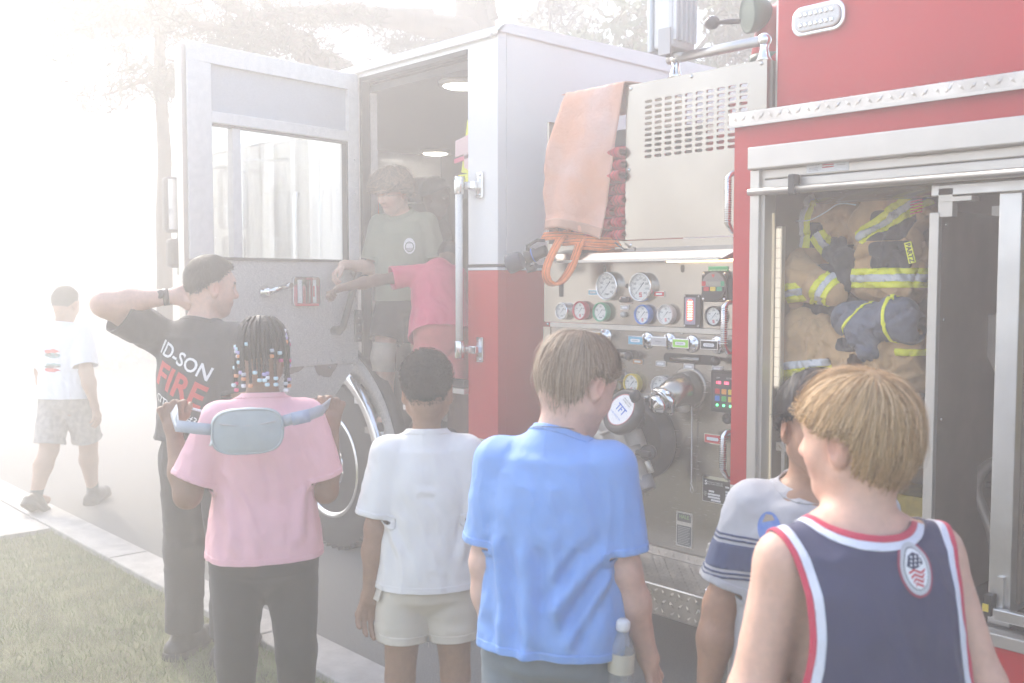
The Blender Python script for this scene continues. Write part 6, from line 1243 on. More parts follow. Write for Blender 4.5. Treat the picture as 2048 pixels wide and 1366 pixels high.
# bag and strap across her back
strapM = cloth('blue_grey_webbing', (.42, .46, .52), .1, rough=.7); bagM = cloth('pale_grey_green_bag', (.40, .45, .45), .1, rough=.6)
bag = tag(empty('waist_bag', tuple(onD(495, 862, 3.12))), 'pale grey belt bag worn across the back of the girl in pink', 'bag')
bc = onD(495, 862, 3.12); fwW = Vector(P_.W(A3((0, 1, 0))) - P_.W(A3((0, 0, 0)))); rtW = Vector(P_.W(A3((1, 0, 0))) - P_.W(A3((0, 0, 0))))
def bagpt(a, b, t): a2, b2 = a, b + .02 * a; return bc + rtW * a2 + Vector((0, 0, 1)) * b2 - fwW * t
def bagfield(Q):
    q = Q - A3(bc); a = q @ A3(rtW); b = q[:, 2] - .02 * a; t = -(q @ A3(fwW)); e = (np.abs(a / .112) ** 3.2 + np.abs((b + .0) / (.074)) ** 3.0) ** (1 / 3.1); return np.maximum((e - 1) * .07, np.abs(t) - .022 * np.sqrt(np.clip(1.25 - e * e, 0.02, 2)))
bagfield.bb = (A3(bc) - .14, A3(bc) + .14); Sb = Surf.of(bagfield, .0055); Sb.smooth(2, .5); Sb.push(.002 * fbm(Sb.V, 30, 4, 2)); Sb.build('pouch', bagM, bag)
ring = [bagpt(.106 * math.copysign(abs(math.cos(a)) ** .62, math.cos(a)), .069 * math.copysign(abs(math.sin(a)) ** .66, math.sin(a)), .014) for a in np.linspace(0, 2 * math.pi, 64)]; MB().tube([tuple(p) for p in ring], .0030, 8).build('piping', bagM, bag)
zp = [bagpt(-.085 + .17 * k / 20, .030 - .010 * math.sin(k / 20 * 3.1), .0225) for k in range(21)]; MB().tube([tuple(p) for p in zp], .0022, 6).build('zip', GREYT, bag); MB().tube([tuple(bagpt(-.105, -.02, .012)), tuple(bagpt(-.112, -.038, .012))], .0045, 8).build('zip_pull', PRINTW, bag)
def ribbon(name, pts, nrmv, w, m, parent, thick=.0025):
    V = []; F = []; n = len(pts); pts = [Vector(p) for p in pts]
    for i, p in enumerate(pts):
        d = (pts[min(i + 1, n - 1)] - pts[max(i - 1, 0)]).normalized(); nn = Vector(nrmv[i] if isinstance(nrmv, list) else nrmv); s_ = d.cross(nn).normalized(); nn = s_.cross(d).normalized(); ww = w[i] if hasattr(w, '__len__') else w
        V += [p - s_ * ww / 2 + nn * thick / 2, p + s_ * ww / 2 + nn * thick / 2, p + s_ * ww / 2 - nn * thick / 2, p - s_ * ww / 2 - nn * thick / 2]
    for i in range(n - 1):
        for k in range(4): a = i * 4 + k; b = i * 4 + (k + 1) % 4; F.append((a, b, b + 4, a + 4))
    F += [(0, 1, 2, 3), tuple(range(n * 4 - 4, n * 4))[::-1]]; mb = MB(); mb.add(V, F, True); return mb.build(name, m, parent)
hR = Vector(P_.W(P_.wrR + A3((.0, .045, .075)))); hL = Vector(P_.W(P_.wrL + A3((.0, .045, .075))))
a0 = bagpt(.100, .022, .0); pts = [a0, bagpt(.13, .030, .006), bagpt(.19, .040, .0), bagpt(.235, .05, -.03), hR.lerp(bagpt(.235, .05, -.03), .3), hR + Vector((0, 0, .0))]
ribbon('strap', [tuple(p) for p in pts], tuple(-fwW), .036, strapM, bag); ribbon('buckle', [tuple(bagpt(.135, .031, .012)), tuple(bagpt(.165, .036, .013)), tuple(bagpt(.19, .040, .010))], tuple(-fwW), .040, mat('buckle_plastic', (.32, .38, .50), .4), bag, .010)
ribbon('strap_loop', [tuple(p) for p in (hR, hR + fwW * .05 + Vector((0, 0, .005)), Vector(P_.W(P_.shR + A3((.02, .13, .0)))))], (0, 0, 1), .030, strapM, bag)
pts = [bagpt(-.10, .010, .0), bagpt(-.15, .018, .004), bagpt(-.21, .026, -.02), hL.lerp(bagpt(-.21, .026, -.02), .35), hL]; ribbon('strap', [tuple(p) for p in pts], tuple(-fwW), .036, strapM, bag)
ribbon('strap_loop', [tuple(p) for p in (hL, hL + fwW * .05 + Vector((0, 0, .005)), Vector(P_.W(P_.shL + A3((-.02, .13, .0)))))], (0, 0, 1), .030, strapM, bag)

# ---- firefighter in black tee
L = stand(402, 4.42); M_ = Person('person', 'man in black fire department tee and trousers with hand behind his neck', L, face_of(L, -34), 1.82, (.60, .38, .29), girth=1.16, sh=.100, hs=1.0, head=(-42, -8, 0), headoff=(.01, .02, 0),
    arms={'L': ((-.131, -.227, .16), (.22, .157, .03)), 'R': ((.20, -.10, -1), (-.10, .95, -.15))}, hands={'L': {'palm': (.3, 1, 0), 'curl': (.5, .5, .5, .5), 'dir': (.8, .5, .15)}, 'R': {'palm': (-.6, -.2, .8), 'curl': (.7, .7, .8, .8)}})
M_.hairc = A3((.035, .027, .022)); M_.stubble = True; M_.body(skip_legs=True); blackT = cloth('black_department_tee', (.018, .020, .026), .15)
M_.shirt(blackT, shirt_prof(.222, .150, 1.82, flare=.06, hem=-.12), hem=.012, seed=12, sleeve=.75, sl_r=(.046, .052), amp=.0045, trap=.042)
M_.bottoms(cloth('black_uniform_trousers', (.016, .016, .018), .2), .97, r=(.062, .050, .045), wx=.104, wy=.082, name='trousers', hem_band=False, waist=.045); M_.shoes(BLACK, BLACK)
M_.hair([(.035, .027, .022), (.05, .04, .033), (.025, .02, .017)], band([0, 45, 80, 100, 140, 180], [66, 72, 94, 93, 116, 126]), n=5000, length=.05, lift=.004, vol=(.084, .104, .098), cap_d=.003, capcut=.06, seed=8, whorl=(-.3, 0))
bvM = M_.bvh(M_.shirt_s); rM, fM = Vector(M_.W(A3((1, 0, 0))) - M_.W(A3((0, 0, 0)))), Vector(M_.W(A3((0, 1, 0))) - M_.W(A3((0, 0, 0)))); cM = Vector(M_.W(M_.pel + A3((0, -.6, 0))))
for (s_, sz, dx, dz, m_, bd) in (('ID-SON', .086, -.005, .375, PRINTW, .0015), ('FIRE', .150, -.03, .265, PRINTR, .004), ('CITY ESD #3', .046, -.05, .165, PRINTW, .0004)):
    drape('lettering', text_mesh(s_, sz, bold=bd), bvM, cM + rM * dx + Vector((0, 0, dz)), rM * .90 + Vector((0, 0, -.43)), Vector((0, 0, .90)) + rM * .43, fM, m_, M_.shirt_o, .002, .014)
wd2 = nrm(M_.wrL - M_.elL); MB().lathe(tuple(M_.W(M_.wrL - wd2 * .02)), tuple(M_.W(wd2) - M_.W(A3((0, 0, 0)))), [(-.013, .034), (.013, .034), (.013, .038), (-.013, .038), (-.013, .034)], 24, caps=False).build('watch_strap', BLACK, M_.root); MB().lathe(tuple(M_.W(M_.wrL - wd2 * .02 + A3((0, -.034, .012)))), tuple(M_.W(A3((0, -1, .3))) - M_.W(A3((0, 0, 0)))), [(0, .020), (.008, .020), (.010, .017), (.010, 0)], 20).build('watch_case', BLACK, M_.root)
# pager clipped on his hip
rp_ = onD(372, 945, 4.25); ra = tag(empty('radio_pager', tuple(rp_)), 'yellow-green radio pager hanging on the man\'s hip by clips', 'pager'); ym = mat('pager_lime', (.62, .70, .10), .5); toc = Vector((-rp_.x, -rp_.y, 0)).normalized(); sdp = Vector((-toc.y, toc.x, 0))
def rq(a, b, t=0): return tuple(rp_ + sdp * a + Vector((0, 0, b)) + toc * t)
MB().quadbox([rq(a, b, .03) for a, b in ((-.035, .03), (-.02, .05), (.02, .05), (.035, .03), (.03, .005), (-.03, .005))], toc, .04).build('case_top', ym, ra, bevel=.004); MB().quadbox([rq(a, b, .028) for a, b in ((-.028, .004), (.028, .004), (.022, -.075), (-.022, -.075))], toc, .035).build('case', BLACK, ra, bevel=.004); MB().quadbox([rq(a, b, .032) for a, b in ((-.018, .036), (.018, .036), (.018, .018), (-.018, .018))], toc, .002).build('screen', GREYT, ra)
for k in range(4): MB().quadbox([rq(a, b - k * .016, .031) for a, b in ((-.022, -.010), (.022, -.010), (.022, -.016), (-.022, -.016))], toc, .003).build('grille_bar', ym, ra)
MB().tube([rq(0, .05), rq(-.008, .075), rq(.006, .09), rq(0, .11), rq(-.012, .125), rq(0, .14), rq(.012, .125), rq(.0, .11)], .004, 8).build('clip', CHROME, ra); MB().tube([rq(.0, .14), rq(.002, .22)], .012, 8).build('belt_loop', BLACK, ra)

# ---- boy walking away at the far left
L = stand(126, 7.35); F_ = Person('person', 'boy in printed white tee and patterned shorts walking away on the far left', L, face_of(L, -30), 1.66, (.36, .21, .14), girth=1.12, hs=1.0, head=(-6, -14, 0),
    arms={'L': ((-.20, .15, -1), (-.02, .30, -1)), 'R': ((.24, -.30, -1), (.20, .05, -1))}, legs={'L': ((-.02, -.22, -1), (.0, -.62, -1)), 'R': ((.03, .34, -1), (.02, .10, -1))}, hands={'L': {'curl': (.2, .2, .25, .3), 'palm': (.4, -1, 0)}})
F_.hairc = A3((.02, .017, .015)); F_.body(); F_.shirt(cloth('pale_tee', (.66, .70, .76), .05), shirt_prof(.200, .142, 1.66, flare=.08, hem=-.12), hem=-.03, seed=14, sleeve=.86, sl_r=(.046, .054))
F_.bottoms(mat('camo_shorts', (.34, .33, .32), .85, col2=(.20, .20, .20), nscale=28, noise=.3), .45, r=(.066, .064, .06), wx=.108, wy=.084); F_.shoes(BLACK, BLACK, socks=cloth('dark_sock', (.03, .03, .035)))
F_.afro((.024, .02, .018), band([0, 45, 80, 100, 140, 180], [66, 74, 94, 98, 116, 124]), n=3000, vol=(.084, .102, .098))
bvF = F_.bvh(F_.shirt_s); rF, fF = Vector(F_.W(A3((1, 0, 0))) - F_.W(A3((0, 0, 0)))), Vector(F_.W(A3((0, 1, 0))) - F_.W(A3((0, 0, 0)))); cF = Vector(F_.W(F_.pel + A3((0, -.6, 0)))); gf = random.Random(3)
for (dz, m_, k) in ((.30, PRINTR, 0), (.27, mat('print_teal', (.15, .3, .32), .6), 1), (.20, MATS['print_teal'], 2), (.165, PRINTR, 3), (.275, PRINTK, 4), (.19, PRINTK, 5)):
    pts = [(.075 * math.cos(a) * gf.uniform(.5, 1.0), .02 * math.sin(a) * gf.uniform(.4, 1.1)) for a in np.linspace(0, 6.0, 14)]; drape('print', poly_mesh(pts), bvF, cF + rF * (-.02) + Vector((0, 0, dz)), rF, Vector((0, 0, 1)), fF, m_, F_.shirt_o, .003)

# ---- boy in the olive tee standing in the cab doorway
L = stand(812, 5.90, .82); O_ = Person('person', 'brown haired boy in olive badge tee standing in the cab doorway looking down', L, face_of(L, 166), 1.54, (.62, .40, .30), girth=1.0, sh=.092, hs=1.06, head=(-32, -26, -6), headoff=(.015, .02, -.01), lean=(.03, .06),
    arms={'R': ((.20, .02, -1), (.40, .80, .10)), 'L': ((-.22, .0, -1), (-.05, .30, -1))}, legs={'R': ((.10, .35, -1), (.0, -.30, -1)), 'L': ((-.04, .04, -1), (0, -.04, -1))}, hands={'R': {'palm': (-.3, .2, -1), 'curl': (.6, .6, .65, .7), 'dir': (.45, .5, -.6)}})
O_.hairc = A3((.11, .075, .05)); O_.lidded = True; O_.body(); oliveT = cloth('olive_tee', (.25, .27, .19), .08)
O_.shirt(oliveT, shirt_prof(.184, .126, 1.57, flare=.06, hem=-.12), hem=-.035, seed=16, sleeve=.80, sl_r=(.042, .050), amp=.0035)
O_.bottoms(cloth('black_sport_shorts', (.016, .016, .018), .15), .37, r=(.062, .066, .06), wx=.102, wy=.08, hem_band=False); O_.shoes(BLACK, PRINTW)
O_.hair([(.22, .15, .10), (.32, .23, .16), (.12, .08, .055)], band([0, 40, 72, 92, 110, 140, 180], [97, 95, 98, 93, 110, 120, 124]), n=6500, length=.11, lift=.030, width=.0021, vol=(.088, .108, .104), capcut=.45, seed=31, messy=1.0, curl=.22, whorl=(-.3, .1))
bvO = O_.bvh(O_.shirt_s); rO, fO = Vector(O_.W(A3((1, 0, 0))) - O_.W(A3((0, 0, 0)))), Vector(O_.W(A3((0, 1, 0))) - O_.W(A3((0, 0, 0)))); cO = Vector(O_.W(O_.pel + A3((0, .6, 0)))) - rO * .055 + Vector((0, 0, .255))
for me, m_, n, of, dy in ((disc_mesh(.033, .046), PRINTW, 'badge_print', .002, 0), (disc_mesh(.026, .030, inner=.8), oliveT, 'badge_ring', .0028, -.006), (poly_mesh([(-.020, -.012), (.020, -.012), (.015, -.032), (-.015, -.032)]), GREYT, 'badge_lower', .0028, 0), (poly_mesh([(-.007, .012), (.007, .012), (.004, .028), (-.004, .028)]), GREYT, 'badge_tree', .0028, 0)): drape(n, me, bvO, cO + Vector((0, 0, dy)), -rO, Vector((0, 0, 1)), -fO, m_, O_.shirt_o, of)
# pale brace on his bent knee, sport mark on the shorts
kb = Surf.of(union([cone(O_.knR + (O_.hiR - O_.knR) * .28, O_.knR, .046 * 1.57, .043 * 1.57), cone(O_.knR, O_.knR + (O_.anR - O_.knR) * .30, .043 * 1.57, .042 * 1.57)], .02), .007); ax_ = nrm(O_.hiR - O_.anR); tt_ = (kb.V - O_.knR) @ ax_; kb.push(.0025 * np.sin(tt_ * 420)); kb = O_._clipf(kb, lambda V: .085 - np.abs((V - O_.knR) @ ax_)); O_.out('knee_brace', kb, cloth('beige_brace', (.52, .45, .36)), thick=.003)
bvS = O_.bvh(O_.bot_s); q = onD(797, 692, 5.7); dS = Vector((q.x, q.y, 0)).normalized(); rS_ = Vector((dS.y, -dS.x, 0))
for pts in ([(-.020, .012), (-.012, .012), (-.004, .0), (-.012, -.012), (-.020, -.012), (-.012, 0)], [(.020, .012), (.012, .012), (.004, .0), (.012, -.012), (.020, -.012), (.012, 0)], [(-.006, -.002), (.006, -.002), (.006, .002), (-.006, .002)]): drape('sport_mark', poly_mesh(pts), bvS, q - dS * .3, rS_, Vector((0, 0, 1)), dS, PRINTW, O_.bot_o, .003)

# ---- boy in red leaning in the doorway, one arm out to the door handle
L = stand(882, 5.46, .82); Rd = Person('person', 'boy in red tee and coral shorts bending in the doorway with arm on door handle', L, face_of(L, 10), 1.20, (.17, .085, .055), girth=1.06, hs=1.0, ascale=1.2, lean=(.04, .58), head=(-30, -35, 0), headoff=(.06, .06, -.05),
    arms={'L': ((-.95, -.10, -.14), (-1.0, -.35, -.20)), 'R': ((.2, .5, -.8), (.0, .5, -.8))}, hands={'L': {'palm': (.1, -.2, -1), 'curl': (.9, .95, 1.0, 1.0), 'thumb': .5, 'dir': (-.9, -.35, -.35)}, 'R': None})
Rd.hairc = A3((.015, .013, .012)); Rd.body(); Rd.shirt(cloth('red_tee', (.66, .05, .13), .08), shirt_prof(.165, .125, 1.20, flare=.12, hem=-.12), hem=-.07, seed=18, sleeve=.78, sl_r=(.046, .055), amp=.004)
Rd.bottoms(cloth('coral_shorts', (.72, .16, .16), .06), .52, r=(.074, .074, .066), wx=.122, wy=.10); Rd.shoes(BLACK, BLACK); Rd.afro((.016, .014, .013), band([0, 90, 180], [70, 98, 112]), n=2000)

# ---- someone seated further inside the cab
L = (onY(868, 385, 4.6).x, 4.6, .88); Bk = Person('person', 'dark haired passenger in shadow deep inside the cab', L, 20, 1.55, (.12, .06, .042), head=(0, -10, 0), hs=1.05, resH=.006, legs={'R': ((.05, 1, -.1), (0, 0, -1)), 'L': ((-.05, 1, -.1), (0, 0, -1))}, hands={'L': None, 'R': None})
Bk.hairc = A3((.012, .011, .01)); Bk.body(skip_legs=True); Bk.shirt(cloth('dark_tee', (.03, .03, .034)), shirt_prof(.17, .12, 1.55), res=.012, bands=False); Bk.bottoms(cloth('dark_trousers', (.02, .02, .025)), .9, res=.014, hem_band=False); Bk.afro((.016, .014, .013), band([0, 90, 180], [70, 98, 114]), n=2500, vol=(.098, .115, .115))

# ------------------------------------------------------------------ hose bed contents: cover, hoses, nozzle
def cloth_grid(name, fn, nu, nv, m, parent=None, thick=.004):
    V = np.array([fn(i / (nu - 1), j / (nv - 1)) for j in range(nv) for i in range(nu)], float); F = []
    for j in range(nv - 1):
        for i in range(nu - 1): a = j * nu + i; F.append((a, a + 1, a + nu + 1, a + nu))
    return Surf(V, np.array(F)), name
# faded vinyl cover hung over the hose bed, bulging at its left
cA, cB = onY(1120, 190, PY - .05), onY(1249, 163, PY - .015); cC, cD = onY(1202, 470, PY - .06), onY(1072, 462, PY - .12)
def cover(u, v):
    top = cA.lerp(cB, u); bot = cD.lerp(cC, u); p = top.lerp(bot, v)
    bul = math.sin(math.pi * min(v * 1.12, 1)) ** .8
    p = p + Vector((0, -.05 * bul * (1 - u) ** .7 - .016 * math.sin(v * 5 + u * 7) * (v * .9) - .01 * math.sin(u * 11 + v * 3) * v, 0))
    if u < .12: p = p + Vector((.04 * (.12 - u) / .12, .10 * ((.12 - u) / .12), 0))
    p = p + Vector((-.045 * v * (1 - u) * math.sin(v * 3.1) + .0, 0, .022 * math.sin(u * 4.2) * v)); return tuple(p)
cs_, _ = cloth_grid('hose_bed_cover', cover, 34, 60, TARP); cs_.push(.004 * fbm(cs_.V, 14, 2, 3) + .0025 * fbm(cs_.V * A3((1, 1, .4)), 40, 7, 2))
cov = tag(empty('hose_cover', tuple(cA.lerp(cB, .5))), 'faded orange vinyl cover hanging over the hose bed', 'cover'); cs_.build('cover_sheet', TARP, cov, thick=.004)
hs_, _ = cloth_grid('hem', lambda u, v: tuple(Vector(cover(u, .93 + v * .065)) + Vector((0, -.004, 0))), 34, 6, TARP); hs_.V[:, 1] -= .001; hs_.build('bottom_hem', mat('tarp_hem', (.58, .32, .22), .7, noise=.2, nscale=9), cov, thick=.003)
fl, _ = cloth_grid('top_flap', lambda u, v: tuple(cA.lerp(cB, u) + Vector((0, .012 + .42 * v, .004 + .028 * math.sin(3.1 * v) - .05 * v))), 20, 12, TARP); fl.build('top_flap', TARP, cov, thick=.004)
# red attack hose folded in upright layers
rh = tag(empty('red_hose', (-3.05, PY + .1, 1.87)), 'red fire hose flat-loaded in folds in the hose bed', 'hose')
gx = random.Random(4)
for c_, X in enumerate((-3.245, -3.175, -3.105, -3.035)):
    for k in range(8):
        z = 1.888 + k * .052 + gx.uniform(-.004, .004) + c_ * .004; y0 = PY - .012 + gx.uniform(-.02, .02) - .02 * (k % 2); tl = gx.uniform(-.012, .012)
        pts = [(X + tl, y0 + .36, z - .016), (X + tl * .5, y0 + .05, z - .018), (X, y0 + .012, z - .016), (X, y0 - .004, z), (X, y0 + .012, z + .016), (X - tl * .5, y0 + .05, z + .018), (X - tl, y0 + .36, z + .016)]
        nn = [(0, 0, -1), (0, -.2, -1), (0, -.8, -.6), (0, -1, 0), (0, -.8, .6), (0, -.2, 1), (0, 0, 1)]
        V = []; F = []
        for p_, n_ in zip(pts, nn):
            n3 = Vector(n_).normalized(); p3 = Vector(p_)
            V += [p3 + Vector((-.033, 0, 0)), p3 + Vector((-.026, 0, 0)) + n3 * .010, p3 + Vector((.026, 0, 0)) + n3 * .010, p3 + Vector((.033, 0, 0)), p3 + Vector((.026, 0, 0)) - n3 * .004, p3 + Vector((-.026, 0, 0)) - n3 * .004]
        for i in range(6):
            for q in range(6): a = i * 6 + q; b = i * 6 + (q + 1) % 6; F.append((a, b, b + 6, a + 6))
        o = MB().add(V, F, True).build('hose_fold', REDHOSE, rh)
        for sx in (-.010, .010): MB().tube([tuple(Vector(p_) + Vector((sx, 0, 0)) + Vector(n_).normalized() * .0095) for p_, n_ in zip(pts[1:6], nn[1:6])], .0016, 5, cap=False).build('woven_stripe', mat('hose_stripe', (.06, .02, .02), .8), o)
# orange hose: a flat loop hanging out, its layers in the bed, and the black nozzle it ends in
oh = tag(empty('orange_hose', tuple(onY(1120, 480, PY - .1))), 'flat orange fire hose with a loop hanging below the cover', 'hose')
lp_ = [onY(x, y, Y) for x, y, Y in ((1132, 462, PY + .05), (1124, 474, PY - .06), (1114, 490, PY - .12), (1101, 515, PY - .16), (1092, 542, PY - .18), (1096, 560, PY - .175), (1109, 567, PY - .16), (1126, 559, PY - .14), (1142, 536, PY - .12), (1153, 508, PY - .10), (1161, 484, PY - .07), (1166, 466, PY + .05))]
def smooth_path(P, n=4):
    out = []; m = len(P)
    for i in range(m - 1):
        p0, p1, p2, p3 = P[max(i - 1, 0)], P[i], P[i + 1], P[min(i + 2, m - 1)]
        for k in range(n):
            t = k / n; out.append(.5 * ((2 * p1) + (p2 - p0) * t + (2 * p0 - 5 * p1 + 4 * p2 - p3) * t * t + (3 * p1 - p0 - 3 * p2 + p3) * t ** 3))
    out.append(P[-1]); return out
lpS = smooth_path(lp_, 5); cen = sum(lp_, Vector()) / len(lp_)
wv_ = [Vector((1, -.25, .05)).normalized()] * len(lpS)
def flat_hose(name, path, wdir, w, m, parent, t=.007, stripes=True):
    V = []; F = []; n = len(path)
    for i, p in enumerate(path):
        d = (path[min(i + 1, n - 1)] - path[max(i - 1, 0)]).normalized(); s_ = wdir[i] - d * wdir[i].dot(d); s_.normalize(); nn = s_.cross(d)
        V += [p - s_ * w / 2, p - s_ * w * .42 + nn * t, p + s_ * w * .42 + nn * t, p + s_ * w / 2, p + s_ * w * .42 - nn * t, p - s_ * w * .42 - nn * t]
    for i in range(n - 1):
        for q in range(6): a = i * 6 + q; b = i * 6 + (q + 1) % 6; F.append((a, b, b + 6, a + 6))
    o = MB().add(V, F, True).build(name, m, parent)
    if stripes:
        for sg in (-1, 1):
            for f_ in (-.22, .16):
                pp = []
                for i, p in enumerate(path): d = (path[min(i + 1, n - 1)] - path[max(i - 1, 0)]).normalized(); s_ = wdir[i] - d * wdir[i].dot(d); s_.normalize(); pp.append(tuple(p + s_ * w * f_ + s_.cross(d) * t * sg))
                MB().tube(pp, .0013, 5, cap=False).build('woven_stripe', mat('orange_stripe', (.13, .05, .03), .8), o)
    return o
flat_hose('hose_loop', lpS, wv_, .066, ORANGE, oh)
for k, (xa, xb, yy) in enumerate(((1092, 1190, 472), (1135, 1235, 482), (1160, 1225, 492))):
    a, b = onY(xa, yy, PY - .05), onY(xb, yy + 3, PY - .02); flat_hose('hose_layer', [a + Vector((0, -.02, -.004)), a.lerp(b, .3) + Vector((0, -.03, .004)), a.lerp(b, .7) + Vector((0, -.01, .002)), b + Vector((0, .03, 0))], [Vector((0, .6, .8))] * 4, .05, ORANGE, oh)
nz0, nz1 = onY(1082, 505, PY - .13), onY(1024, 527, PY - .20); nd_ = (nz1 - nz0).normalized(); Ln = (nz1 - nz0).length
nz = tag(empty('hose_nozzle', tuple(nz0)), 'black fire hose nozzle with bumper tip lying beside the orange hose', 'nozzle')
MB().lathe(nz0 - nd_ * .03, nd_, [(0, .026), (.05, .027), (.06, .034), (.075, .034), (.08, .028), (Ln * .55, .028), (Ln * .62, .032), (Ln * .70, .034)], 24).build('nozzle_body', BLACK, nz); MB().lathe(nz0 + nd_ * Ln * .64, nd_, [(0, .036), (.012, .043), (.055, .046), (.075, .045), (.08, .036), (.066, .030), (.05, .018), (.05, 0)], 32, scallop=(.02, 14)).build('bumper_tip', mat('nozzle_rubber', (.035, .04, .06), .5), nz); MB().lathe(nz0 + nd_ * .035, nd_, [(0, .0345), (.006, .0345)], 24, caps=False).build('blue_ring', PRINTB, nz)
bl = nz0 + nd_ * .07; MB().tube([bl + Vector((0, 0, .03)), bl + Vector((.01, -.01, .055)), bl - nd_ * .05 + Vector((.01, -.01, .065)), bl - nd_ * .09 + Vector((0, 0, .05))], [.008, .009, .009, .008], 8).build('bale_handle', BLACK, nz); MB().tube([bl - Vector((0, 0, .03)), bl + Vector((.02, -.01, -.06)), bl + Vector((.055, -.01, -.055)), bl + Vector((.06, 0, -.03))], [.012, .014, .013, .010], 10).build('pistol_grip', BLACK, nz)
# bungee with hook across the sill
bA, bB = onY(1232, 485, PY - .03), onY(1268, 500, PY - .02); bg = tag(empty('bungee_cord', tuple(bA)), 'thin black elastic cord hooked on the hose bed sill', 'cord'); MB().tube([tuple(bA.lerp(bB, t) + Vector((0, -.006, -.012 * math.sin(t * 3.1)))) for t in np.linspace(0, 1, 10)], .004, 6).build('cord', BLACK, bg); MB().tube([tuple(bB), tuple(bB + Vector((.012, -.01, -.008))), tuple(bB + Vector((.016, -.01, .004))), tuple(bB + Vector((.008, -.006, .01)))], .005, 6).build('hook', BLACK, bg)

# ------------------------------------------------------------------ turnout gear heaped in the locker
def gear(name, label, prims, k, m, res=.0085, amp=.013, seed=1, stripes=(), cat='coat', extra=None, pan=()):
    """crumpled garment: blended soft shapes with folds; stripes = bands cut from its own surface"""
    U = union(prims, k); S = Surf.of(U, res); V = S.V; w_ = fbm(V, 6, seed, 2)[:, None] * .05
    d = amp * 1.2 * (1 - 2.2 * np.abs(fbm((V + w_) * A3((1.2, .6, .55)), 8, seed, 3))) + amp * .5 * (1 - 2 * np.abs(fbm(V + w_, 17, seed + 3, 2))) + amp * .12 * fbm(V, 70, seed, 2)
    S.push(d); N2 = fbm(S.V + w_ * 1.5, 12, seed + 11, 2); S.push(-amp * 1.3 * np.exp(-(N2 / .07) ** 2)); root = tag(empty(name, tuple(S.V.mean(0))), label, cat); S.build('shell', m, root)
    for (p, n, ws, ms, lim) in stripes:
        p, n = A3(p), nrm(n); q = (S.V - p) @ n; keep = S
        if lim is not None: keep = keep.clip(lim[1] - np.linalg.norm(keep.V - A3(lim[0]), axis=1))
        if len(keep.F) == 0: continue
        off = 0
        for i, (a, b) in enumerate(ws):
            t = (keep.V - p) @ n; B_ = keep.clip(b - t); 
            if len(B_.F) == 0: continue
            B_ = B_.clip((B_.V - p) @ n - a)
            if len(B_.F) == 0: continue
            B_.push(.0035 + .0012 * (i % 2)); B_.build('reflective_band', ms[i], root, thick=.003)
    for (c, r, mm) in pan:
        cq, rq_ = A3(c), A3(r); B_ = S.clip((1 - (np.abs((S.V - cq) / rq_) ** 6).sum(1) ** (1 / 6)) * .05); 
        if len(B_.F): B_.push(.0026); B_.build('patch_panel', mm, root, thick=.002)
    return root, S
g_ = lambda x, y, dy: A3(onY(x, y, S_ + dy))
TRI = ((-.036, -.013), (-.0128, .0128), (.013, .036)); TM = (LIME, SILV, LIME)
# coat hung at the left, sleeve hanging forward
gear('turnout_coat', 'tan turnout coat with lime bands hung at the left of the locker', [cone(g_(1600, 430, .34), g_(1690, 450, .40), .075, .085), cone(g_(1690, 440, .40), g_(1720, 520, .42), .095, .10), cone(g_(1595, 440, .32), g_(1592, 560, .30), .055, .07), cone(g_(1640, 470, .38), g_(1650, 610, .42), .10, .09)], .05, TAN, seed=2,
     stripes=[(g_(1612, 430, .3), (1, .1, -.08), TRI, TM, (g_(1610, 430, .3), .14)), (g_(1655, 490, .33), (.8, .1, .55), TRI, TM, (g_(1660, 500, .33), .09))], pan=[(g_(1605, 470, .24), (.06, .12, .05), GREYCLOTH), (g_(1690, 530, .32), (.075, .12, .08), GREYCLOTH)])
gear('turnout_sleeve', 'folded tan sleeve with lime cuff band drooping over the coat', [cone(g_(1580, 520, .24), g_(1592, 560, .22), .06, .075), cone(g_(1592, 555, .22), g_(1665, 580, .20), .075, .062), cone(g_(1580, 560, .24), g_(1590, 610, .26), .075, .07)], .04, TAN, seed=5, amp=.008,
     stripes=[(g_(1645, 575, .15), (.85, 0, -.52), TRI, TM, (g_(1650, 575, .15), .15)), (g_(1580, 587, .18), (.15, 0, -1), TRI, TM, (g_(1575, 590, .18), .09))], cat='sleeve')
gear('turnout_gloves', 'dark grey work gloves lying against the hung coat', [cone(g_(1660, 505, .24), g_(1690, 520, .22), .035, .04), cone(g_(1690, 520, .22), g_(1702, 550, .23), .045, .03), cone(g_(1648, 545, .24), g_(1685, 560, .22), .036, .042), cone(g_(1672, 500, .24), g_(1668, 480, .25), .016, .014), cone(g_(1685, 500, .24), g_(1684, 482, .25), .016, .014), cone(g_(1640, 560, .22), g_(1690, 575, .22), .03, .03)], .014, GREYCLOTH, res=.007, seed=6, amp=.004, cat='gloves')
gear('turnout_coat', 'folded tan turnout coat with wide lime band and name tape at the right', [cone(g_(1745, 500, .28), g_(1800, 500, .28), .075, .085), cone(g_(1745, 560, .28), g_(1800, 565, .27), .08, .085), cone(g_(1740, 450, .32), g_(1795, 410, .34), .07, .075), cone(g_(1795, 405, .36), g_(1835, 430, .36), .07, .065), cone(g_(1815, 470, .30), g_(1828, 560, .32), .045, .05)], .045, TAN, seed=9,
     stripes=[(g_(1770, 556, .2), (0, 0, -1), TRI, TM, (g_(1772, 556, .2), .16)), (g_(1785, 425, .25), (-.62, 0, .78), TRI, TM, (g_(1785, 425, .26), .16))], pan=[(g_(1772, 512, .18), (.075, .14, .055), GREYCLOTH), (g_(1768, 450, .22), (.075, .14, .06), GREYCLOTH)])
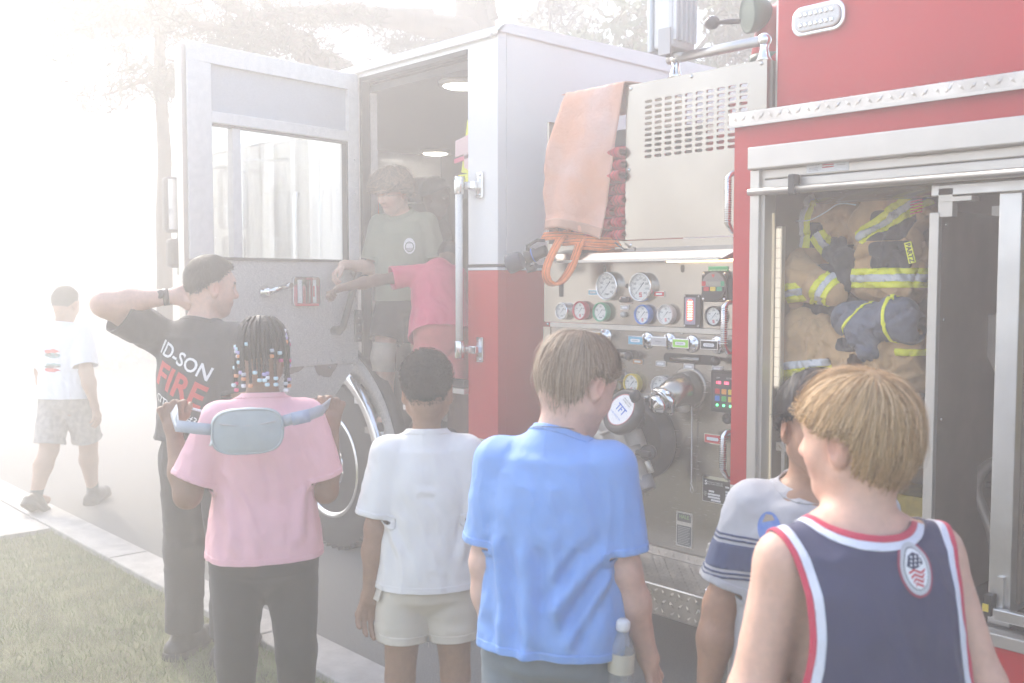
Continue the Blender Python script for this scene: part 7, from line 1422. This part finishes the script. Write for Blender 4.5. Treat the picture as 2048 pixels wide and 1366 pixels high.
nt_ = g_(1818, 508, .175); tape = tag(MB().quadbox([Vector(nt_) + Vector((a, 0, b)) for a, b in ((-.020, .04), (.006, .046), (.026, -.03), (.0, -.036))], (0, -1, 0), .004).build('name_tape', LIME), 'lime name tape lettered PARTZ on the folded coat', 'name tape')
me = text_mesh('PARTZ', .024, bold=.0008).copy(); me.transform(Matrix.Translation(Vector(nt_) + Vector((.003, -.001, .004))) @ Matrix.Rotation(R(90), 4, 'X') @ Matrix.Rotation(R(-75), 4, 'Z')); link('lettering', me, PRINTK, tape)
fg = g_(1832, 405, .27); flg = MB()
for k in range(5): flg.quadbox([Vector(fg) + Vector((a, 0, b - k * .011)) for a, b in ((-.022, .0), (.024, .008), (.024, .013), (-.022, .005))], (0, -1, 0), .003)
tag(flg.build('flag_patch', PRINTR), 'small dark red striped flag patch on the folded coat shoulder', 'patch')
gear('turnout_trousers', 'tan turnout trousers heaped on the locker shelf', [cone(g_(1600, 660, .24), g_(1740, 720, .20), .085, .085), cone(g_(1740, 720, .20), g_(1820, 690, .24), .085, .075), cone(g_(1605, 700, .26), g_(1640, 735, .22), .085, .09), cone(g_(1640, 735, .24), g_(1820, 745, .26), .085, .08), cone(g_(1590, 735, .20), g_(1625, 745, .18), .05, .06)], .05, TAN, seed=12, amp=.012,
     stripes=[(g_(1605, 742, .13), (-.15, 0, 1), ((-.036, .012), (.0122, .04)), (LIME, SILV), (g_(1605, 742, .13), .12)), (g_(1820, 705, .16), (0, 0, 1), ((-.012, .012),), (LIME,), (g_(1822, 705, .16), .06))], pan=[(g_(1690, 690, .11), (.05, .06, .025), GREYCLOTH)], cat='trousers')
gear('grey_hood', 'blue-grey knit hood thrown on top of the heaped trousers', [cone(g_(1700, 640, .16), g_(1800, 640, .16), .055, .065), cone(g_(1720, 650, .13), g_(1735, 700, .11), .055, .03), cone(g_(1790, 640, .15), g_(1810, 660, .17), .06, .05)], .05, mat('grey_knit', (.17, .18, .22), .9, noise=.25, nscale=40, bump=.5, bscale=500), seed=15, amp=.012, stripes=[(g_(1776, 650, .1), (1, 0, .1), ((-.006, .006),), (LIME,), None), (g_(1705, 635, .1), (1, 0, -.5), ((-.005, .005),), (LIME,), None)], cat='hood')
gear('dark_liner', 'dark quilted liner bunched under the hung coat', [cone(g_(1580, 610, .28), g_(1700, 610, .32), .05, .06), cone(g_(1600, 625, .26), g_(1680, 640, .26), .045, .04)], .03, GREYCLOTH, seed=17, amp=.008, cat='liner')
cdp = [g_(x, y, dy) for x, y, dy in ((1592, 442, .22), (1620, 440, .21), (1650, 425, .22), (1672, 410, .24), (1690, 407, .25), (1712, 410, .26))]; tag(MB().tube([tuple(p) for p in smooth_path([Vector(p) for p in cdp], 4)], .0028, 6).build('white_cord', PRINTW), 'thin white cord lying across the hung coat', 'cord')
# gear hanging inside the cab behind the rear pillar
vest = tag(empty('safety_vest', tuple(onY(925, 290, S_ + .15))), 'lime safety vest with pink and silver bands hanging inside the cab edge', 'vest')
def vz(x, y, dy=.15): return Vector(onY(x, y, S_ + dy))
for pts, m_, n in (([(934, 240), (950, 240), (950, 350), (922, 345)], LIME, 'vest_panel'), ([(910, 282), (950, 262), (950, 300), (910, 315)], mat('pale_pink_band', (.75, .52, .5), .5), 'band'), ([(908, 318), (950, 303), (950, 312), (908, 327)], mat('pink_edge', (.7, .1, .2), .5), 'band_edge'), ([(926, 300), (950, 320), (950, 350), (928, 335)], MATS['pale_pink_band'], 'lower_band'), ([(916, 350), (950, 345), (950, 375), (918, 368)], LIME, 'vest_hem'), ([(905, 360), (930, 350), (938, 395), (908, 398)], BLACK, 'dark_pouch')):
    MB().quadbox([vz(x, y, .16 if n == 'vest_panel' else .14) for x, y in pts], (0, -1, 0), .012).build(n, m_, vest, bevel=.003)
belt = tag(empty('seat_belt', tuple(onY(752, 480, S_ + .7))), 'orange seat belt webbing hanging at the front of the cab doorway', 'seat belt'); ribbon('webbing', [tuple(vz(752, 400, .72)), tuple(vz(756, 450, .72)), tuple(vz(762, 560, .70)), tuple(vz(766, 600, .68))], (0, -1, 0), .05, ORANGE, belt); ribbon('latch_tongue', [tuple(vz(748, 530, .7)), tuple(vz(750, 556, .7))], (0, -1, 0), .05, PRINTW, belt)

# ------------------------------------------------------------------ trees, lawn, sign
LEAFS = [mat('pine_needles_a', (.018, .030, .010), .75, noise=.3, nscale=3), mat('leaf_bright', (.13, .20, .035), .6, col2=(.08, .14, .03), nscale=1.2, noise=.3), mat('leaf_mid', (.045, .085, .02), .65, col2=(.08, .12, .03), nscale=1.5, noise=.3)]
def leaf_cloud(centers, radii, n, size, g, needle=False, flat=.8):
    """many small folded leaf faces spread through clumps"""
    C = np.asarray(centers, float); Rr = np.asarray(radii, float); w = Rr ** 2; i = g.choice(len(C), n, p=w / w.sum()); d = g.standard_normal((n, 3)); d /= np.linalg.norm(d, axis=1)[:, None]
    p = C[i] + d * (Rr[i] * g.uniform(.25, 1, n) ** .5)[:, None] * A3((1, 1, flat)); a = g.standard_normal((n, 3)); a /= np.linalg.norm(a, axis=1)[:, None]; b = np.cross(a, g.standard_normal((n, 3))); b /= np.linalg.norm(b, axis=1)[:, None]; s = size * g.uniform(.6, 1.4, n)[:, None]
    if needle: L_ = a * s; W_ = b * s * .07
    else: L_ = a * s; W_ = b * s * .42
    V = np.stack([p - L_, p + W_, p + L_, p - W_], 1).reshape(-1, 3); k = np.arange(n) * 4; F = np.concatenate([np.stack([k, k + 1, k + 2], 1), np.stack([k, k + 2, k + 3], 1)]); return Surf(V, F)
def limb(mb, a, b, r0, r1, g, bend=.15, n=8):
    a, b = Vector(a), Vector(b); L_ = (b - a).length; off = Vector((g.uniform(-1, 1), g.uniform(-1, 1), g.uniform(-.3, 1))) * L_ * bend; pts = []; rs = []
    for i in range(n + 1): t = i / n; pts.append(a.lerp(b, t) + off * math.sin(math.pi * t) + Vector((g.uniform(-1, 1), g.uniform(-1, 1), g.uniform(-1, 1))) * L_ * .012); rs.append(r0 + (r1 - r0) * t)
    mb.tube(pts, rs, 9); return pts
def pine(label, base, top, r, limbs, g, needles=9000, size=.11, clump=.42, group=None, cl_per=6):
    t = tag(empty('pine_tree', base), label, 'tree', group); mb = MB(); pts = [Vector(base).lerp(Vector(top), i / 10) + Vector((g.uniform(-1, 1), g.uniform(-1, 1), 0)) * r * .35 for i in range(11)]; mb.tube(pts, [r * (1.25 - .55 * i / 10) for i in range(11)], 14); mb.build('trunk', BARK, t); cs = []; rs = []
    for (a, b, r0) in limbs:
        m2 = MB(); q = limb(m2, a, b, r0, r0 * .25, g)
        for k in range(3): s_ = q[g.randint(3, 8)]; e = s_ + Vector((g.uniform(-1, 1), g.uniform(-1, 1), g.uniform(-.5, .6))) * (Vector(b) - Vector(a)).length * .3; q2 = limb(m2, s_, e, r0 * .35, r0 * .08, g, .2, 5); cs += [tuple(e), tuple(q2[3])]; rs += [clump * g.uniform(.6, 1.1)] * 2
        m2.build('limb', BARK, t)
        for k in range(cl_per): p = q[g.randint(4, 8)] + Vector((g.uniform(-1, 1), g.uniform(-1, 1), g.uniform(-.4, .6))) * clump; cs.append(tuple(p)); rs.append(clump * g.uniform(.45, 1.0))
    leaf_cloud(cs, rs, needles, size, np.random.default_rng(g.randint(0, 9999)), True, .6).build('crown', LEAFS[0], t, smooth=False); return t
gp = random.Random(12)
# pine behind the cab
b0 = onD(985, 565, 9.0); bz = Vector((b0.x, b0.y, 0)); T0 = onD(948, -130, 9.0)
def at(x, y, d): return tuple(onD(x, y, d))
pine('tall pine with spreading limbs behind the cab roof', tuple(bz), tuple(T0), .24, [(at(935, 60, 9.0), at(640, 20, 7.8), .13), (at(860, 40, 8.7), at(480, 40, 7.4), .10), (at(690, 150, 8.9), at(560, 40, 7.7), .15), (at(620, 85, 8.2), at(380, 45, 7.2), .08), (at(985, 40, 9.0), at(1010, -60, 9.0), .06), (at(940, 90, 9.0), at(790, 90, 8.6), .05), (at(1098, -60, 9.4), at(1100, 60, 9.4), .045), (at(600, 70, 8.0), at(480, 110, 7.6), .05), (at(948, -60, 9.0), at(900, -110, 8.8), .06)], gp, needles=9000, size=.075, clump=.26, cl_per=4)
b1 = onD(335, 565, 8.4); pine('slim pale pine trunk standing left of the open door', (b1.x, b1.y, 0), tuple(onD(318, -110, 8.4)), .062, [(at(320, 40, 8.4), at(120, 70, 8.1), .05), (at(322, 150, 8.4), at(210, 190, 8.0), .035), (at(330, 60, 8.4), at(420, 20, 8.6), .045), (at(335, 180, 8.4), at(380, 150, 8.6), .025), (at(318, 10, 8.4), at(60, 20, 7.8), .05), (at(318, -60, 8.4), at(340, -110, 8.4), .04)], gp, needles=5000, size=.095, clump=.36)
# leafy trees
def leafy(label, base, h, rad, g, n, size, m, group=None, low=.25, nm='leafy_tree'):
    t = tag(empty(nm, base), label, 'tree', group); b = Vector(base); mb = MB(); limb(mb, b, b + Vector((0, 0, h * .55)), rad * .09, rad * .05, g, .03); mb.build('trunk', BARK, t); cs = []; rs = []
    for k in range(5): m2 = MB(); e = b + Vector((g.uniform(-1, 1) * rad * .6, g.uniform(-1, 1) * rad * .6, h * g.uniform(.55, .85))); limb(m2, b + Vector((0, 0, h * g.uniform(.25, .5))), e, rad * .04, rad * .012, g, .15, 6); m2.build('limb', BARK, t)
    for k in range(46): a = g.uniform(0, 6.28); q = g.uniform(0, 1) ** .5; z = g.uniform(low, 1); pr_ = math.sin(math.pi * min(1, (z - low) / (1 - low) * .8 + .2)) ** .7; cs.append((b.x + math.cos(a) * q * rad * pr_, b.y + math.sin(a) * q * rad * pr_, b.z + z * h)); rs.append(rad * g.uniform(.13, .28))
    leaf_cloud(cs, rs, n, size, np.random.default_rng(g.randint(0, 9999))).build('crown', m, t, smooth=False); return t
gl = random.Random(8)
q = onD(1425, 60, 9.6); leafy('leafy tree showing between the floodlight and the red body', (q.x, q.y, 0), 5.25, 1.45, gl, 14000, .06, LEAFS[2], low=.45)
q = onD(1130, 20, 11.0); leafy('sparse leafy tree far behind the white cab roof', (q.x, q.y, 0), 5.3, 1.1, gl, 2600, .07, LEAFS[2], low=.5)
far = [(-30, 420, 21.1, 4.90, 2.85, 1, 'bright green tree at the far left edge of the lawn'), (95, 380, 19.2, 4.61, 2.60, 1, 'bright green tree beyond the boy walking away'), (200, 420, 22.3, 4.75, 2.73, 2, 'mid green tree beyond the small white sign'), (290, 400, 20.5, 4.32, 2.23, 1, 'bright green tree left of the slim pine'), (400, 440, 24.8, 5.18, 2.98, 2, 'mid green tree beyond the man\'s raised elbow'), (520, 420, 26.0, 5.04, 3.10, 2, 'mid green tree seen through the door window'), (10, 440, 28.5, 5.30, 3.72, 2, 'dark tree behind the bright trees at the far left'), (640, 430, 27.3, 5.30, 3.10, 2, 'mid green tree beyond the right end of the door glass')]
for (x, y, d, h, rd, mi, lab) in far: q = onD(x, 565, d); leafy(lab, (q.x, q.y, 0), h, rd, gl, 9000, .16, LEAFS[mi], 'trees beyond the lawn', low=.06)
# lawn beside the kerb: grass blades, thick near the camera
gg = np.random.default_rng(3); N_ = 52000; x = -7.0 + gg.uniform(0, 1, N_) ** 1.0 * 4.9; y = 2.19 - gg.uniform(0, 1, N_) ** 1.2 * 2.6; hgt = gg.uniform(.02, .055, N_); a = gg.uniform(0, 6.28, N_); ln_ = gg.normal(0, .02, (N_, 2)); p = np.stack([x, y, np.full(N_, -.012)], 1); w_ = np.stack([np.cos(a), np.sin(a), 0 * a], 1) * .0022; tp_ = p + np.stack([ln_[:, 0], ln_[:, 1], hgt], 1)
k = np.arange(N_) * 3; tag(Surf(np.stack([p - w_, p + w_, tp_], 1).reshape(-1, 3), np.stack([k, k + 1, k + 2], 1)).build('grass', GRASSM, smooth=False), 'short mown grass of the lawn beside the kerb', 'grass', kind='stuff')
sheet('lawn', [(-7.01, -40), (40, -40), (40, 2.2), (-7.01, 2.2)], -.008, SOIL); sheet('far_lawn', [(-120, -60), (-24.3, -60), (-24.3, 60), (-120, 60)], .006, mat('far_grass', (.11, .17, .045), .9, col2=(.15, .19, .06), nscale=.6, noise=.3))
# small sign and stake across the lot
s0 = onZ(205, 722, .1); sg_ = tag(empty('sign_post', (s0.x, s0.y, .1)), 'small white sign on a thin post across the lot', 'sign'); MB().tube([(s0.x, s0.y, .1), (s0.x, s0.y, 1.7)], .03, 8).build('post', GREYF, sg_); _d = Vector((-s0.x, -s0.y, 0)).normalized(); _s = Vector((-_d.y, _d.x, 0)); MB().quadbox([Vector((s0.x, s0.y, 1.45)) + _d * .05 + _s * a_ * .16 + Vector((0, 0, b_ * .23)) for a_, b_ in ((-1, -1), (1, -1), (1, 1), (-1, 1))], _d, .02).build('sign_plate', PRINTW, sg_, bevel=.004)
s1 = onZ(228, 720, .1); MB0 = MBbox(s1.x - .06, s1.x + .06, s1.y - .06, s1.y + .06, .1, .85, bev=.01).build('marker_post', mat('tan_post', (.45, .36, .28), .8)); tag(MB0, 'short tan marker post beside the small white sign', 'post')

# ------------------------------------------------------------------ added haze volume, standing in for a white fade laid over the view
hz_m = bpy.data.materials.new('added_haze'); hz_m.use_nodes = True; _n = hz_m.node_tree; _n.nodes.clear()
_o = _n.nodes.new('ShaderNodeOutputMaterial'); _v = _n.nodes.new('ShaderNodeVolumePrincipled'); _v.inputs['Color'].default_value = (1.0, .968, .922, 1); _v.inputs['Density'].default_value = HAZE_DENSITY; _v.inputs['Anisotropy'].default_value = HAZE_G
_n.links.new(_v.outputs[0], _o.inputs['Volume'])
if HAZE_DENSITY > 0:
    hz = MBbox(-300, 300, -300, 300, -1.1, 5.75).build('haze', hz_m); tag(hz, 'added pale haze over the whole lot standing in for a white fade', 'haze', kind='stuff')
print('MESHES', len(bpy.data.meshes), 'TRIS', sum(len(m.polygons) for m in bpy.data.meshes))
